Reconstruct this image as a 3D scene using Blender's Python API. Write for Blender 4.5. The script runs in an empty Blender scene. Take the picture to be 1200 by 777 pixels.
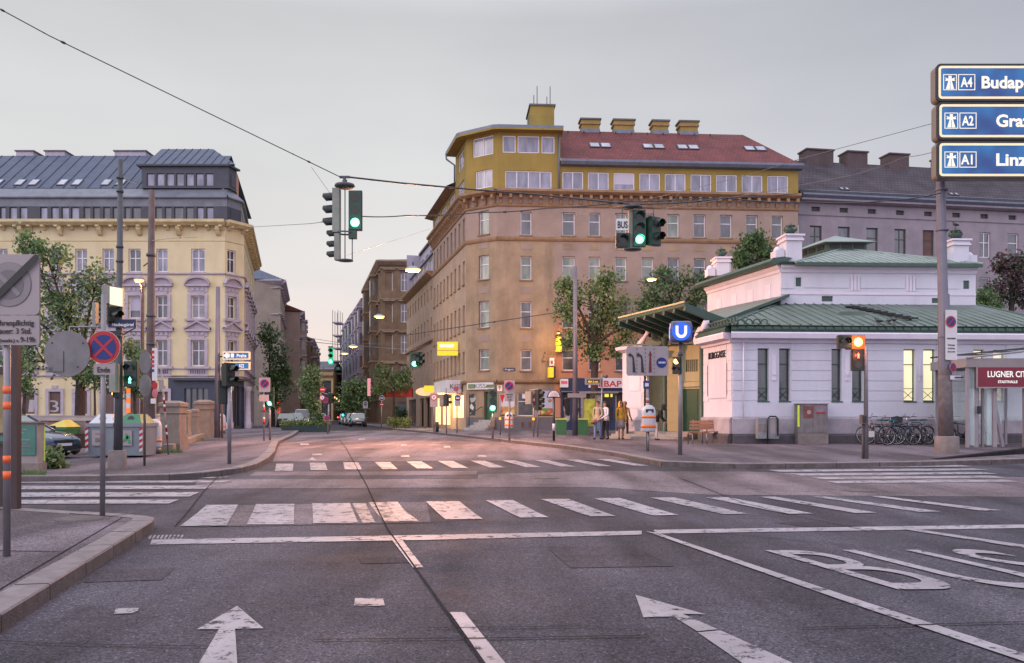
import bpy, bmesh, math, random
import numpy as np
from mathutils import Vector, Matrix
R = math.radians
PI = math.pi
S = bpy.context.scene
col = S.collection
rnd = random.Random(7)

# ------------------------------------------------------------------ camera
HZ, FPX, EYE = 487.0, 1000.0, 1.5          # horizon row, focal length in photo pixels, eye height
cam_d = bpy.data.cameras.new('camera'); cam = bpy.data.objects.new('camera', cam_d); col.objects.link(cam)
cam.location = (0, 0, EYE); cam.rotation_euler = (R(90), 0, 0)
cam_d.sensor_width = 36; cam_d.lens = 30.0; cam_d.shift_y = (HZ-388.5)/1200.0
cam_d.clip_start = 0.1; cam_d.clip_end = 6000
S.camera = cam

# ------------------------------------------------------------------ world: pale dusk sky
W_ = bpy.data.worlds.new('World'); S.world = W_; W_.use_nodes = True
nt = W_.node_tree; nt.nodes.clear()
N = nt.nodes.new; L = nt.links.new
out = N('ShaderNodeOutputWorld')
tc = N('ShaderNodeTexCoord'); sep = N('ShaderNodeSeparateXYZ'); L(tc.outputs['Generated'], sep.inputs[0])
elev = N('ShaderNodeValToRGB'); L(sep.outputs['Z'], elev.inputs[0])
cr = elev.color_ramp
stops = [(0.0,(.97,.72,.60)),(0.07,(.92,.77,.71)),(0.16,(.81,.77,.75)),(0.28,(.73,.73,.73)),(0.42,(.62,.625,.64)),(0.6,(1.25,1.3,1.42)),(1.0,(2.1,2.15,2.35))]  # unseen overhead stops brightened to light facades and road
while len(cr.elements) < len(stops): cr.elements.new(0.5)
for e,(p,c) in zip(cr.elements, stops): e.position = p; e.color = (*c,1)
# cooler and darker towards the right, and unseen sky behind the camera brightened to light the facades
dx = N('ShaderNodeMapRange'); L(sep.outputs['X'], dx.inputs[0])
for i,v in zip((1,2,3,4),(-.1,.6,0,1)): dx.inputs[i].default_value = v
mr = N('ShaderNodeMix'); mr.data_type='RGBA'; mr.blend_type='MULTIPLY'
L(dx.outputs[0], mr.inputs[0]); L(elev.outputs[0], mr.inputs[6]); mr.inputs[7].default_value = (.69,.70,.80,1)
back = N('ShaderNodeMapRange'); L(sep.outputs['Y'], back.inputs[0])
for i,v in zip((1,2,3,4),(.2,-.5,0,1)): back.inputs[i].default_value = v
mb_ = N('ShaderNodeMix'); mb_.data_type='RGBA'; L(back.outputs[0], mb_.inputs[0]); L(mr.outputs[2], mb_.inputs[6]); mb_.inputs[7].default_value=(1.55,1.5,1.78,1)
# very soft cloud mottling
nz = N('ShaderNodeTexNoise'); nz.inputs['Scale'].default_value = 2.2; nz.inputs['Detail'].default_value = 3
mp = N('ShaderNodeMapping'); mp.inputs['Scale'].default_value=(1,1,3.5); L(tc.outputs['Generated'], mp.inputs[0]); L(mp.outputs[0], nz.inputs[0])
cm = N('ShaderNodeMapRange'); L(nz.outputs[0], cm.inputs[0])
for i,v in zip((1,2,3,4),(.3,.7,.925,1.06)): cm.inputs[i].default_value = v
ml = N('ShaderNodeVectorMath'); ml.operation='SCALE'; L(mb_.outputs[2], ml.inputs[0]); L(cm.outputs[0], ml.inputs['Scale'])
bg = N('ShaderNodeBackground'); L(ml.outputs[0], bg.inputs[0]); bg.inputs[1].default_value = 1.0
sky = N('ShaderNodeTexSky'); sky.sky_type = 'NISHITA'; sky.sun_disc = False
SUN_EL, SUN_AZ = 24.0, -118.0     # azimuth measured from +Y, clockwise (negative: to the left, behind the camera)
sky.sun_elevation = R(SUN_EL); sky.sun_rotation = R(SUN_AZ)
bg2 = N('ShaderNodeBackground'); L(sky.outputs[0], bg2.inputs[0]); bg2.inputs[1].default_value = 0.004
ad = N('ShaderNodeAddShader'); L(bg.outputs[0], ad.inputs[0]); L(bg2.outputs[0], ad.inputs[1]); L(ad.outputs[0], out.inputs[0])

sd = bpy.data.lights.new('sun','SUN'); sun = bpy.data.objects.new('sun', sd); col.objects.link(sun)
sd.energy = 0.9; sd.angle = R(35); sd.color = (1.0,.86,.74)
a, e_ = R(SUN_AZ), R(SUN_EL)
sdir = Vector((math.sin(a)*math.cos(e_), math.cos(a)*math.cos(e_), math.sin(e_)))
sun.rotation_euler = sdir.to_track_quat('Z','Y').to_euler()

S.view_settings.view_transform = 'Standard'; S.view_settings.look = 'None'
S.view_settings.exposure = 0.0; S.view_settings.gamma = 1.0; S.view_settings.use_curve_mapping = False
S.render.engine = 'CYCLES'
S.cycles.max_bounces = 6; S.cycles.diffuse_bounces = 3; S.cycles.glossy_bounces = 3
S.cycles.transparent_max_bounces = 8; S.cycles.transmission_bounces = 4
S.cycles.caustics_reflective = False; S.cycles.caustics_refractive = False
S.cycles.sample_clamp_indirect = 6.0

# ------------------------------------------------------------------ materials
def lin(r,g,b):
    f = lambda c: ((c/255+.055)/1.055)**2.4 if c/255 > .04045 else c/255/12.92
    return (f(r),f(g),f(b))
MATS = {}
def M(name, c, rough=.7, var=.12, scale=2.0, bump=0.0, metal=0.0, spec=.4, emit=0.0, stain=0.0, stain_col=(.12,.10,.08), fine=20.0, streak=False, coat=0.0):
    if name in MATS: return MATS[name]
    m = bpy.data.materials.new(name); m.use_nodes = True; MATS[name] = m
    t = m.node_tree; b = t.nodes['Principled BSDF']
    b.inputs['Roughness'].default_value = rough; b.inputs['Metallic'].default_value = metal
    b.inputs['Specular IOR Level'].default_value = spec
    if coat: b.inputs['Coat Weight'].default_value = coat; b.inputs['Coat Roughness'].default_value=.08
    tc = t.nodes.new('ShaderNodeTexCoord')
    n1 = t.nodes.new('ShaderNodeTexNoise'); n1.inputs['Scale'].default_value = scale; n1.inputs['Detail'].default_value = 5; n1.inputs['Roughness'].default_value=.6
    t.links.new(tc.outputs['Object'], n1.inputs[0])
    mr = t.nodes.new('ShaderNodeMapRange'); mr.inputs[1].default_value=.3; mr.inputs[2].default_value=.7
    mr.inputs[3].default_value = 1-var; mr.inputs[4].default_value = 1+var
    t.links.new(n1.outputs[0], mr.inputs[0])
    sc = t.nodes.new('ShaderNodeVectorMath'); sc.operation='SCALE'; sc.inputs[0].default_value = c
    t.links.new(mr.outputs[0], sc.inputs['Scale'])
    last = sc.outputs[0]
    if stain > 0:
        n2 = t.nodes.new('ShaderNodeTexNoise'); n2.inputs['Scale'].default_value = .55 if streak else scale*.35; n2.inputs['Detail'].default_value = 7; n2.inputs['Roughness'].default_value=.65
        if streak:
            mp = t.nodes.new('ShaderNodeMapping'); mp.inputs['Scale'].default_value=(1.6,1.6,.28); t.links.new(tc.outputs['Object'], mp.inputs[0]); t.links.new(mp.outputs[0], n2.inputs[0])
        else: t.links.new(tc.outputs['Object'], n2.inputs[0])
        m2 = t.nodes.new('ShaderNodeMapRange'); m2.inputs[1].default_value=.48; m2.inputs[2].default_value=.75; m2.inputs[3].default_value=0; m2.inputs[4].default_value=stain
        t.links.new(n2.outputs[0], m2.inputs[0])
        mx = t.nodes.new('ShaderNodeMix'); mx.data_type='RGBA'; t.links.new(m2.outputs[0], mx.inputs[0]); t.links.new(last, mx.inputs[6]); mx.inputs[7].default_value=(*stain_col,1)
        last = mx.outputs[2]
    t.links.new(last, b.inputs['Base Color'])
    if bump > 0:
        n3 = t.nodes.new('ShaderNodeTexNoise'); n3.inputs['Scale'].default_value = fine; n3.inputs['Detail'].default_value=4
        t.links.new(tc.outputs['Object'], n3.inputs[0])
        bp = t.nodes.new('ShaderNodeBump'); bp.inputs['Strength'].default_value = bump; bp.inputs['Distance'].default_value=.02
        t.links.new(n3.outputs[0], bp.inputs['Height']); t.links.new(bp.outputs[0], b.inputs['Normal'])
    if emit:
        t.links.new(last, b.inputs['Emission Color']); b.inputs['Emission Strength'].default_value = emit
    return m

def glass_mat(name, lo, hi, rough=.06, spec=.9, emit=None, em=0, sheen=0.3):
    """window pane seen from outside: dim room, curtain and sky reflection put into the base colour under a glossy coat"""
    if name in MATS: return MATS[name]
    m = bpy.data.materials.new(name); m.use_nodes=True; MATS[name]=m
    t=m.node_tree; b=t.nodes['Principled BSDF']
    oi=t.nodes.new('ShaderNodeObjectInfo'); tc=t.nodes.new('ShaderNodeTexCoord')
    ad=t.nodes.new('ShaderNodeVectorMath'); ad.operation='ADD'
    sc=t.nodes.new('ShaderNodeVectorMath'); sc.operation='SCALE'; sc.inputs[0].default_value=(37,17,53); t.links.new(oi.outputs['Random'], sc.inputs['Scale'])
    t.links.new(tc.outputs['Object'], ad.inputs[0]); t.links.new(sc.outputs[0], ad.inputs[1])
    mp=t.nodes.new('ShaderNodeMapping'); mp.inputs['Scale'].default_value=(2.2,1,.7); t.links.new(ad.outputs[0], mp.inputs[0])
    n=t.nodes.new('ShaderNodeTexNoise'); n.inputs['Scale'].default_value=1.0; n.inputs['Detail'].default_value=3; t.links.new(mp.outputs[0], n.inputs[0])
    mr=t.nodes.new('ShaderNodeMapRange'); mr.inputs[1].default_value=.35; mr.inputs[2].default_value=.65; t.links.new(n.outputs[0], mr.inputs[0])
    mx=t.nodes.new('ShaderNodeMix'); mx.data_type='RGBA'; t.links.new(mr.outputs[0], mx.inputs[0]); mx.inputs[6].default_value=(*lo,1); mx.inputs[7].default_value=(*hi,1)  # mixed base colour stands in for sky reflection and curtains
    t.links.new(mx.outputs[2], b.inputs['Base Color'])
    b.inputs['Roughness'].default_value=.35; b.inputs['Specular IOR Level'].default_value=spec
    b.inputs['Coat Weight'].default_value=.7; b.inputs['Coat Roughness'].default_value=rough; b.inputs['Coat IOR'].default_value=1.5
    n2=t.nodes.new('ShaderNodeTexNoise'); n2.inputs['Scale'].default_value=.8; t.links.new(ad.outputs[0], n2.inputs[0])
    bp=t.nodes.new('ShaderNodeBump'); bp.inputs['Strength'].default_value=.08; bp.inputs['Distance'].default_value=.3; t.links.new(n2.outputs[0], bp.inputs['Height']); t.links.new(bp.outputs[0], b.inputs['Coat Normal'])
    if emit:
        b.inputs['Emission Color'].default_value=(*emit,1); b.inputs['Emission Strength'].default_value=em
    return m

def pattern_mat(name, c1, c2, cm, scale, bw=.5, bh=.25, mortar=.02, rough=.8, axes=(0,2), bump=.3, stain=0.25):
    """brick or tile courses; axes picks which object coordinates carry the courses"""
    if name in MATS: return MATS[name]
    m=bpy.data.materials.new(name); m.use_nodes=True; MATS[name]=m
    t=m.node_tree; b=t.nodes['Principled BSDF']; b.inputs['Roughness'].default_value=rough; b.inputs['Specular IOR Level'].default_value=.3
    tc=t.nodes.new('ShaderNodeTexCoord'); sp=t.nodes.new('ShaderNodeSeparateXYZ'); cb=t.nodes.new('ShaderNodeCombineXYZ')
    t.links.new(tc.outputs['Object'], sp.inputs[0]); t.links.new(sp.outputs[axes[0]], cb.inputs[0]); t.links.new(sp.outputs[axes[1]], cb.inputs[1])
    br=t.nodes.new('ShaderNodeTexBrick'); t.links.new(cb.outputs[0], br.inputs[0])
    br.inputs['Color1'].default_value=(*c1,1); br.inputs['Color2'].default_value=(*c2,1); br.inputs['Mortar'].default_value=(*cm,1)
    br.inputs['Scale'].default_value=scale; br.inputs['Brick Width'].default_value=bw; br.inputs['Row Height'].default_value=bh; br.inputs['Mortar Size'].default_value=mortar
    n=t.nodes.new('ShaderNodeTexNoise'); n.inputs['Scale'].default_value=.7; n.inputs['Detail'].default_value=6; t.links.new(tc.outputs['Object'], n.inputs[0])
    mr=t.nodes.new('ShaderNodeMapRange'); mr.inputs[1].default_value=.3; mr.inputs[2].default_value=.7; mr.inputs[3].default_value=1-stain; mr.inputs[4].default_value=1+stain; t.links.new(n.outputs[0], mr.inputs[0])
    sc=t.nodes.new('ShaderNodeVectorMath'); sc.operation='SCALE'; t.links.new(br.outputs[0], sc.inputs[0]); t.links.new(mr.outputs[0], sc.inputs['Scale'])
    t.links.new(sc.outputs[0], b.inputs['Base Color'])
    bp=t.nodes.new('ShaderNodeBump'); bp.inputs['Strength'].default_value=bump; bp.inputs['Distance'].default_value=.03; bp.invert=True
    t.links.new(br.outputs['Fac'], bp.inputs['Height']); t.links.new(bp.outputs[0], b.inputs['Normal'])
    return m

def asphalt(name, c, rough=.84, patch=.25, crack=True):
    m=bpy.data.materials.new(name); m.use_nodes=True; MATS[name]=m
    t=m.node_tree; b=t.nodes['Principled BSDF']; b.inputs['Specular IOR Level'].default_value=.14
    tc=t.nodes.new('ShaderNodeTexCoord')
    def noise(s,d=4,r=.6,vec=None):
        n=t.nodes.new('ShaderNodeTexNoise'); n.inputs['Scale'].default_value=s; n.inputs['Detail'].default_value=d; n.inputs['Roughness'].default_value=r
        t.links.new(vec or tc.outputs['Object'], n.inputs[0]); return n.outputs[0]
    def mrn(x,a,b_,c_,d_):
        q=t.nodes.new('ShaderNodeMapRange'); q.inputs[1].default_value=a; q.inputs[2].default_value=b_; q.inputs[3].default_value=c_; q.inputs[4].default_value=d_; t.links.new(x,q.inputs[0]); return q.outputs[0]
    mp=t.nodes.new('ShaderNodeMapping'); mp.inputs['Rotation'].default_value=(0,0,R(-14)); mp.inputs['Scale'].default_value=(1,.12,1); t.links.new(tc.outputs['Object'], mp.inputs[0])
    big=mrn(noise(.35,5),.3,.7,1-patch,1+patch); wear=mrn(noise(.9,4,.5,mp.outputs[0]),.38,.62,.70,1.38)
    # coarse light and dark aggregate
    vo=t.nodes.new('ShaderNodeTexVoronoi'); vo.inputs['Scale'].default_value=80; t.links.new(tc.outputs['Object'], vo.inputs[0])
    spx=t.nodes.new('ShaderNodeSeparateColor'); t.links.new(vo.outputs['Color'], spx.inputs[0])
    grain=mrn(spx.outputs[0],.0,1.0,.42,1.58)
    pick=mrn(spx.outputs[1],.95,.98,0,1.4)
    g2=t.nodes.new('ShaderNodeMath'); g2.operation='ADD'; t.links.new(grain,g2.inputs[0]); t.links.new(pick,g2.inputs[1])
    m1=t.nodes.new('ShaderNodeMath'); m1.operation='MULTIPLY'; t.links.new(big,m1.inputs[0]); t.links.new(wear,m1.inputs[1])
    m2=t.nodes.new('ShaderNodeMath'); m2.operation='MULTIPLY'; t.links.new(m1.outputs[0],m2.inputs[0]); t.links.new(g2.outputs[0],m2.inputs[1])
    sc=t.nodes.new('ShaderNodeVectorMath'); sc.operation='SCALE'; sc.inputs[0].default_value=c; t.links.new(m2.outputs[0], sc.inputs['Scale'])
    last=sc.outputs[0]
    # oil and tar spots
    st=mrn(noise(1.3,6,.7),.56,.74,0,.6)
    mx=t.nodes.new('ShaderNodeMix'); mx.data_type='RGBA'; t.links.new(st,mx.inputs[0]); t.links.new(last,mx.inputs[6]); mx.inputs[7].default_value=(.022,.02,.022,1)
    t.links.new(mx.outputs[2], b.inputs['Base Color'])
    t.links.new(mrn(noise(.8,4),.3,.7,rough-.1,rough+.12), b.inputs['Roughness'])
    bp=t.nodes.new('ShaderNodeBump'); bp.inputs['Strength'].default_value=.55; bp.inputs['Distance'].default_value=.006
    t.links.new(spx.outputs[2], bp.inputs['Height']); t.links.new(bp.outputs[0], b.inputs['Normal'])
    return m

# ------------------------------------------------------------------ object bookkeeping
WL = {}
def tag(o, label=None, cat=None, group=None, kind=None):
    if label: o['label']=label
    if cat: o['category']=cat
    if group: o['group']=group
    if kind: o['kind']=kind
    return o
def thing(name, loc, label, cat, group=None, rz=0.0, kind=None):
    o=bpy.data.objects.new(name,None); col.objects.link(o); o.location=loc; o.rotation_euler=(0,0,rz); o.empty_display_size=.3
    WL[o.name]=Matrix.Translation(Vector(loc)) @ Matrix.Rotation(rz,4,'Z')
    return tag(o,label,cat,group,kind)
def wm(o): return WL.get(o.name, Matrix.Identity(4))

class MB:
    """collects faces; build() links them as ONE mesh object. Local=True keeps vertices in the parent's own space."""
    def __init__(s): s.v=[]; s.f=[]; s.m=[]; s.sm=[]; s.mats=[]
    def mi(s,mat):
        if mat not in s.mats: s.mats.append(mat)
        return s.mats.index(mat)
    def face(s,pts,mat,smooth=False):
        i=len(s.v); s.v+= [tuple(p) for p in pts]; s.f.append(tuple(range(i,i+len(pts)))); s.m.append(s.mi(mat)); s.sm.append(smooth)
    def mesh(s,vs,fs,mat,smooth=False):
        i=len(s.v); s.v+=[tuple(p) for p in vs]; k=s.mi(mat)
        for f in fs: s.f.append(tuple(i+j for j in f)); s.m.append(k); s.sm.append(smooth)
    def box(s,x0,x1,y0,y1,z0,z1,mat,T=None):
        vs=[Vector(p) for p in ((x0,y0,z0),(x1,y0,z0),(x1,y1,z0),(x0,y1,z0),(x0,y0,z1),(x1,y0,z1),(x1,y1,z1),(x0,y1,z1))]
        if T is not None: vs=[T(v) if callable(T) else T@v for v in vs]
        s.mesh(vs,[(0,3,2,1),(4,5,6,7),(0,1,5,4),(1,2,6,5),(2,3,7,6),(3,0,4,7)],mat)
    def bar(s,a,b,w,h,mat):
        a=Vector(a);b=Vector(b);d=(b-a).normalized(); up=Vector((0,0,1)) if abs(d.z)<.95 else Vector((1,0,0))
        x=d.cross(up).normalized()*w/2; y=x.cross(d).normalized()*h/2
        s.mesh([a-x-y,a+x-y,a+x+y,a-x+y,b-x-y,b+x-y,b+x+y,b-x+y],[(3,2,1,0),(4,5,6,7),(0,1,5,4),(1,2,6,5),(2,3,7,6),(3,0,4,7)],mat)
    def tube(s,pts,r,mat,n=8,caps=True,smooth=True):
        pts=[Vector(p) for p in pts]; rs=r if isinstance(r,(list,tuple)) else [r]*len(pts)
        vs=[];fs=[]; ref=None
        for i,p in enumerate(pts):
            d=(pts[min(i+1,len(pts)-1)]-pts[max(i-1,0)]).normalized()
            if ref is None or abs(ref.dot(d))>.98: ref=Vector((0,0,1)) if abs(d.z)<.9 else Vector((1,0,0))
            x=(ref-d*ref.dot(d)).normalized(); ref=x; y=d.cross(x)
            for k in range(n):
                a=2*PI*k/n; vs.append(p+(x*math.cos(a)+y*math.sin(a))*rs[i])
        for i in range(len(pts)-1):
            for k in range(n):
                a=i*n+k; b=i*n+(k+1)%n; fs.append((a,b,b+n,a+n))
        s.mesh(vs,fs,mat,smooth)
        if caps:
            s.face([vs[k] for k in range(n)][::-1],mat); s.face([vs[(len(pts)-1)*n+k] for k in range(n)],mat)
    def cyl(s,c,r,z0,z1,mat,n=16,r2=None): s.tube([(c[0],c[1],z0),(c[0],c[1],z1)],[r,r if r2 is None else r2],mat,n)
    def lathe(s,c,prof,mat,n=16,T=None):
        vs=[];fs=[]
        for (r,z) in prof:
            for k in range(n):
                a=2*PI*k/n; v=Vector((c[0]+r*math.cos(a),c[1]+r*math.sin(a),c[2]+z)); vs.append(T@v if T is not None else v)
        for i in range(len(prof)-1):
            for k in range(n):
                a=i*n+k;b=i*n+(k+1)%n; fs.append((a,b,b+n,a+n))
        s.mesh(vs,fs,mat,True)
    def disc(s,c,nrm,r,t,mat,n=28,mat2=None,sx=1.0):
        """thin round plate of thickness t whose front is at c looking along nrm"""
        nrm=Vector(nrm).normalized(); c=Vector(c); x=Vector((0,0,1)).cross(nrm).normalized(); y=nrm.cross(x)
        fr=[c+(x*math.cos(2*PI*k/n)*sx+y*math.sin(2*PI*k/n))*r for k in range(n)]; bk=[p-nrm*t for p in fr]
        s.face(fr,mat); s.face(bk[::-1],mat2 or mat)
        s.mesh(fr+bk,[(k,k+n,(k+1)%n+n,(k+1)%n) for k in range(n)],mat2 or mat)
    def prism(s,poly,z0,z1,mat,T=None):
        """poly in x,y extruded in z"""
        n=len(poly); vs=[Vector((p[0],p[1],z0)) for p in poly]+[Vector((p[0],p[1],z1)) for p in poly]
        if T is not None: vs=[T(v) if callable(T) else T@v for v in vs]
        s.mesh(vs,[tuple(range(n))[::-1],tuple(range(n,2*n))]+[(k,(k+1)%n,(k+1)%n+n,k+n) for k in range(n)],mat)
    def build(s,name,parent=None,local=False,loc=None,rz=0.0,label=None,fix=True):
        me=bpy.data.meshes.new(name)
        vs=s.v
        if parent is not None and not local:
            inv=wm(parent).inverted(); vs=[tuple(inv@Vector(v)) for v in vs]
        me.from_pydata(vs,[],s.f)
        for m in s.mats: me.materials.append(m)
        me.polygons.foreach_set('material_index',s.m); me.polygons.foreach_set('use_smooth',s.sm)
        if fix:
            bm=bmesh.new(); bm.from_mesh(me); bmesh.ops.remove_doubles(bm,verts=bm.verts,dist=1e-5); bmesh.ops.recalc_face_normals(bm,faces=bm.faces); bm.to_mesh(me); bm.free()
        me.update()
        o=bpy.data.objects.new(name,me); col.objects.link(o)
        if parent is not None: o.parent=parent; WL[o.name]=wm(parent).copy()
        if loc is not None:
            o.location=loc; o.rotation_euler=(0,0,rz); WL[o.name]=wm(o) @ Matrix.Translation(Vector(loc)) @ Matrix.Rotation(rz,4,'Z') if parent is not None else Matrix.Translation(Vector(loc)) @ Matrix.Rotation(rz,4,'Z')
        if label: o['label']=label
        return o

def dup(root, loc=None, rz=None, label=None, parent=None):
    c=root.copy(); col.objects.link(c)
    if parent is not None: c.parent=parent
    if loc is not None: c.location=loc
    if rz is not None: c.rotation_euler=(0,0,rz)
    if label: c['label']=label
    for ch in list(root.children):
        dup(ch,parent=c)
    return c

_txt={}
def text(s, size, mat, parent, origin, xdir, ydir, name='lettering', fit=None, align='CENTER', thick=.004, bold=0.0):
    """raised lettering: origin = anchor on baseline, xdir = reading direction, ydir = up. size = cap height; fit = total width"""
    cu=bpy.data.curves.new('t','FONT'); cu.body=s; cu.size=1; cu.align_x=align; cu.extrude=.001; cu.offset=bold; cu.resolution_u=3
    to=bpy.data.objects.new('t',cu); col.objects.link(to)
    dg=bpy.context.evaluated_depsgraph_get(); me=bpy.data.meshes.new_from_object(to.evaluated_get(dg)); me.name=name
    bpy.data.objects.remove(to); bpy.data.curves.remove(cu)
    xs=[v.co.x for v in me.vertices]; w=max(xs)-min(xs)
    sy=size/.69; sx=(fit/w) if fit else sy
    X=Vector(xdir).normalized(); Y=Vector(ydir).normalized(); Zv=X.cross(Y)
    inv=wm(parent).inverted() if parent is not None else Matrix.Identity(4); O=Vector(origin)
    for v in me.vertices:
        c=v.co; v.co=inv@(O+X*c.x*sx+Y*c.y*sy+Zv*(thick/2+ c.z/.001*thick/2))
    me.materials.clear(); me.materials.append(mat)
    o=bpy.data.objects.new(name,me); col.objects.link(o)
    if parent is not None: o.parent=parent; WL[o.name]=wm(parent).copy()
    return o

# ------------------------------------------------------------------ ground profile and photo measuring
def g(y):
    """the junction rises 0.3 m from the near lanes to the far side"""
    return 0.0 if y<13 else (.3*(y-13)/18 if y<31 else .3)
def G(px,py,lift=0.0):
    y=10.0
    for _ in range(60): y=.5*y+.5*(EYE-lift-g(y))*FPX/(py-HZ)
    return Vector(((px-600)/FPX*y,y,lift+g(y)))
def P(px,py,d): return Vector(((px-600)/FPX*d,d,EYE+(HZ-py)/FPX*d))
K=.13   # kerb height

# ------------------------------------------------------------------ ground, road, pavements, markings
m_asph=asphalt('asphalt',(.058,.053,.066)); m_light=asphalt('worn_asphalt',(.135,.110,.122),patch=.3)
m_walk=asphalt('pavement_asphalt',(.105,.089,.104),rough=.85,patch=.2)
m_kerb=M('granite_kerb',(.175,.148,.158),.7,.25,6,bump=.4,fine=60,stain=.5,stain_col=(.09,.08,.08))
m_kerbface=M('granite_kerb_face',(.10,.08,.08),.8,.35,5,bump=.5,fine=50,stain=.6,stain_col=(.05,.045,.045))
m_joint=M('joint_tar',(.028,.024,.027),.95,.3,4,spec=.05)
def paint_mat(name,c,keep):
    m=bpy.data.materials.new(name); m.use_nodes=True; t=m.node_tree; b=t.nodes['Principled BSDF']; b.inputs['Roughness'].default_value=.6
    tc=t.nodes.new('ShaderNodeTexCoord')
    n=t.nodes.new('ShaderNodeTexNoise'); n.inputs['Scale'].default_value=9; n.inputs['Detail'].default_value=8; n.inputs['Roughness'].default_value=.75; t.links.new(tc.outputs['Object'],n.inputs[0])
    r=t.nodes.new('ShaderNodeMapRange'); r.inputs[1].default_value=keep; r.inputs[2].default_value=keep+.16; r.inputs[4].default_value=.85; t.links.new(n.outputs[0],r.inputs[0])
    n2=t.nodes.new('ShaderNodeTexNoise'); n2.inputs['Scale'].default_value=1.1; n2.inputs['Detail'].default_value=5; t.links.new(tc.outputs['Object'],n2.inputs[0])
    r2=t.nodes.new('ShaderNodeMapRange'); r2.inputs[1].default_value=.3; r2.inputs[2].default_value=.7; r2.inputs[3].default_value=.72; r2.inputs[4].default_value=1.15; t.links.new(n2.outputs[0],r2.inputs[0])
    sc=t.nodes.new('ShaderNodeVectorMath'); sc.operation='SCALE'; sc.inputs[0].default_value=c; t.links.new(r2.outputs[0],sc.inputs['Scale'])
    mx=t.nodes.new('ShaderNodeMix'); mx.data_type='RGBA'; t.links.new(r.outputs[0],mx.inputs[0]); t.links.new(sc.outputs[0],mx.inputs[6]); mx.inputs[7].default_value=(.12,.11,.12,1)
    t.links.new(mx.outputs[2],b.inputs['Base Color'])
    tr=t.nodes.new('ShaderNodeBsdfTransparent'); ms=t.nodes.new('ShaderNodeMixShader'); n3=t.nodes.new('ShaderNodeTexNoise'); n3.inputs['Scale'].default_value=5; n3.inputs['Detail'].default_value=9; n3.inputs['Roughness'].default_value=.8; t.links.new(tc.outputs['Object'],n3.inputs[0])
    r3=t.nodes.new('ShaderNodeMapRange'); r3.inputs[1].default_value=keep-.03; r3.inputs[2].default_value=keep+.05; t.links.new(n3.outputs[0],r3.inputs[0]); t.links.new(r3.outputs[0],ms.inputs[0]); t.links.new(b.outputs[0],ms.inputs[1]); t.links.new(tr.outputs[0],ms.inputs[2]); t.links.new(ms.outputs[0],t.nodes['Material Output'].inputs[0]); return m
m_mark=paint_mat('road_paint',(.30,.27,.30),.56); m_mark_old=paint_mat('road_paint_worn',(.25,.23,.25),.53)

def flat(mb,poly,lift,mat):
    bm=bmesh.new(); vs=[bm.verts.new((p[0],p[1],0)) for p in poly]
    bm.faces.new(vs); bmesh.ops.triangulate(bm,faces=bm.faces)
    for yb in (13,31):
        bmesh.ops.bisect_plane(bm,geom=bm.verts[:]+bm.edges[:]+bm.faces[:],plane_co=(0,yb,0),plane_no=(0,1,0))
    bm.verts.index_update()
    vv=[(v.co.x,v.co.y,g(v.co.y)+lift) for v in bm.verts]; ff=[tuple(v.index for v in f.verts) for f in bm.faces]
    bm.free(); mb.mesh(vv,ff,mat)
gr=MB()
xs=[-900,900]
for y0,y1 in ((-60,13),(13,31),(31,3000)):
    gr.face([(-1500,y0,g(y0)),(1500,y0,g(y0)),(1500,y1,g(y1)),(-1500,y1,g(y1))],m_asph)
tag(gr.build('road'),kind='structure')

def pavement(top, kerb_idx, name='pavement', kw=.26):
    """top: world xy outline; kerb_idx: (i0,i1) range of outline vertices that form the kerb line"""
    mb=MB(); flat(mb,top,K,m_walk); tag(mb.build(name),kind='structure')
    kb=MB(); line=[Vector((p[0],p[1])) for p in top[kerb_idx[0]:kerb_idx[1]+1]]
    ctr=Vector((sum(p[0] for p in top)/len(top),sum(p[1] for p in top)/len(top)))
    # resample in ~1 m kerb stones and keep the slope breaks
    pts=[line[0]]
    for a,b in zip(line,line[1:]):
        n=max(1,min(60,int((b-a).length/1.0)))
        for k in range(1,n+1): pts.append(a.lerp(b,k/n))
    def off(i,d):
        t=(pts[min(i+1,len(pts)-1)]-pts[max(i-1,0)]).normalized(); n=Vector((-t.y,t.x))
        return pts[i]+n*d
    area=sum(a[0]*b[1]-b[0]*a[1] for a,b in zip(top,top[1:]+top[:1]))
    sgn=1 if area>0 else -1          # +: inside lies to the left of the outline
    for i in range(len(pts)-1):
        A,B=pts[i],pts[i+1]; jj=.012 if (B-A).length>.5 else 0
        d=(B-A).normalized(); A2=A+d*jj
        o0,o1=off(i,-.006*sgn),off(i+1,-.006*sgn); i0,i1=off(i,kw*sgn),off(i+1,kw*sgn)
        o0=o0+d*jj; i0=i0+d*jj
        h=rnd.uniform(.003,.010)
        z=lambda p,l: (p.x,p.y,g(p.y)+l)
        v=[z(o0,-.05),z(o1,-.05),z(o1,K+h-.015),z(o0,K+h-.015)]
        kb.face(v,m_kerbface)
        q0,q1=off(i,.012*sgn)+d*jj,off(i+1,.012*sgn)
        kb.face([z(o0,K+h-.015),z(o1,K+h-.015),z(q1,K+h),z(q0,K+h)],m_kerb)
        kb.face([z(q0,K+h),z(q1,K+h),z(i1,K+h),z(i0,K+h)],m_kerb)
        kb.face([z(o0,-.05),z(o0,K+h-.015),z(q0,K+h),z(i0,K+h),z(i0,-.05)],m_joint)
        kb.face([z(i0,K+h),z(i1,K+h),z(i1,K-.05),z(i0,K-.05)],m_joint)
    tag(kb.build('kerb',fix=False),kind='structure')

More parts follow.
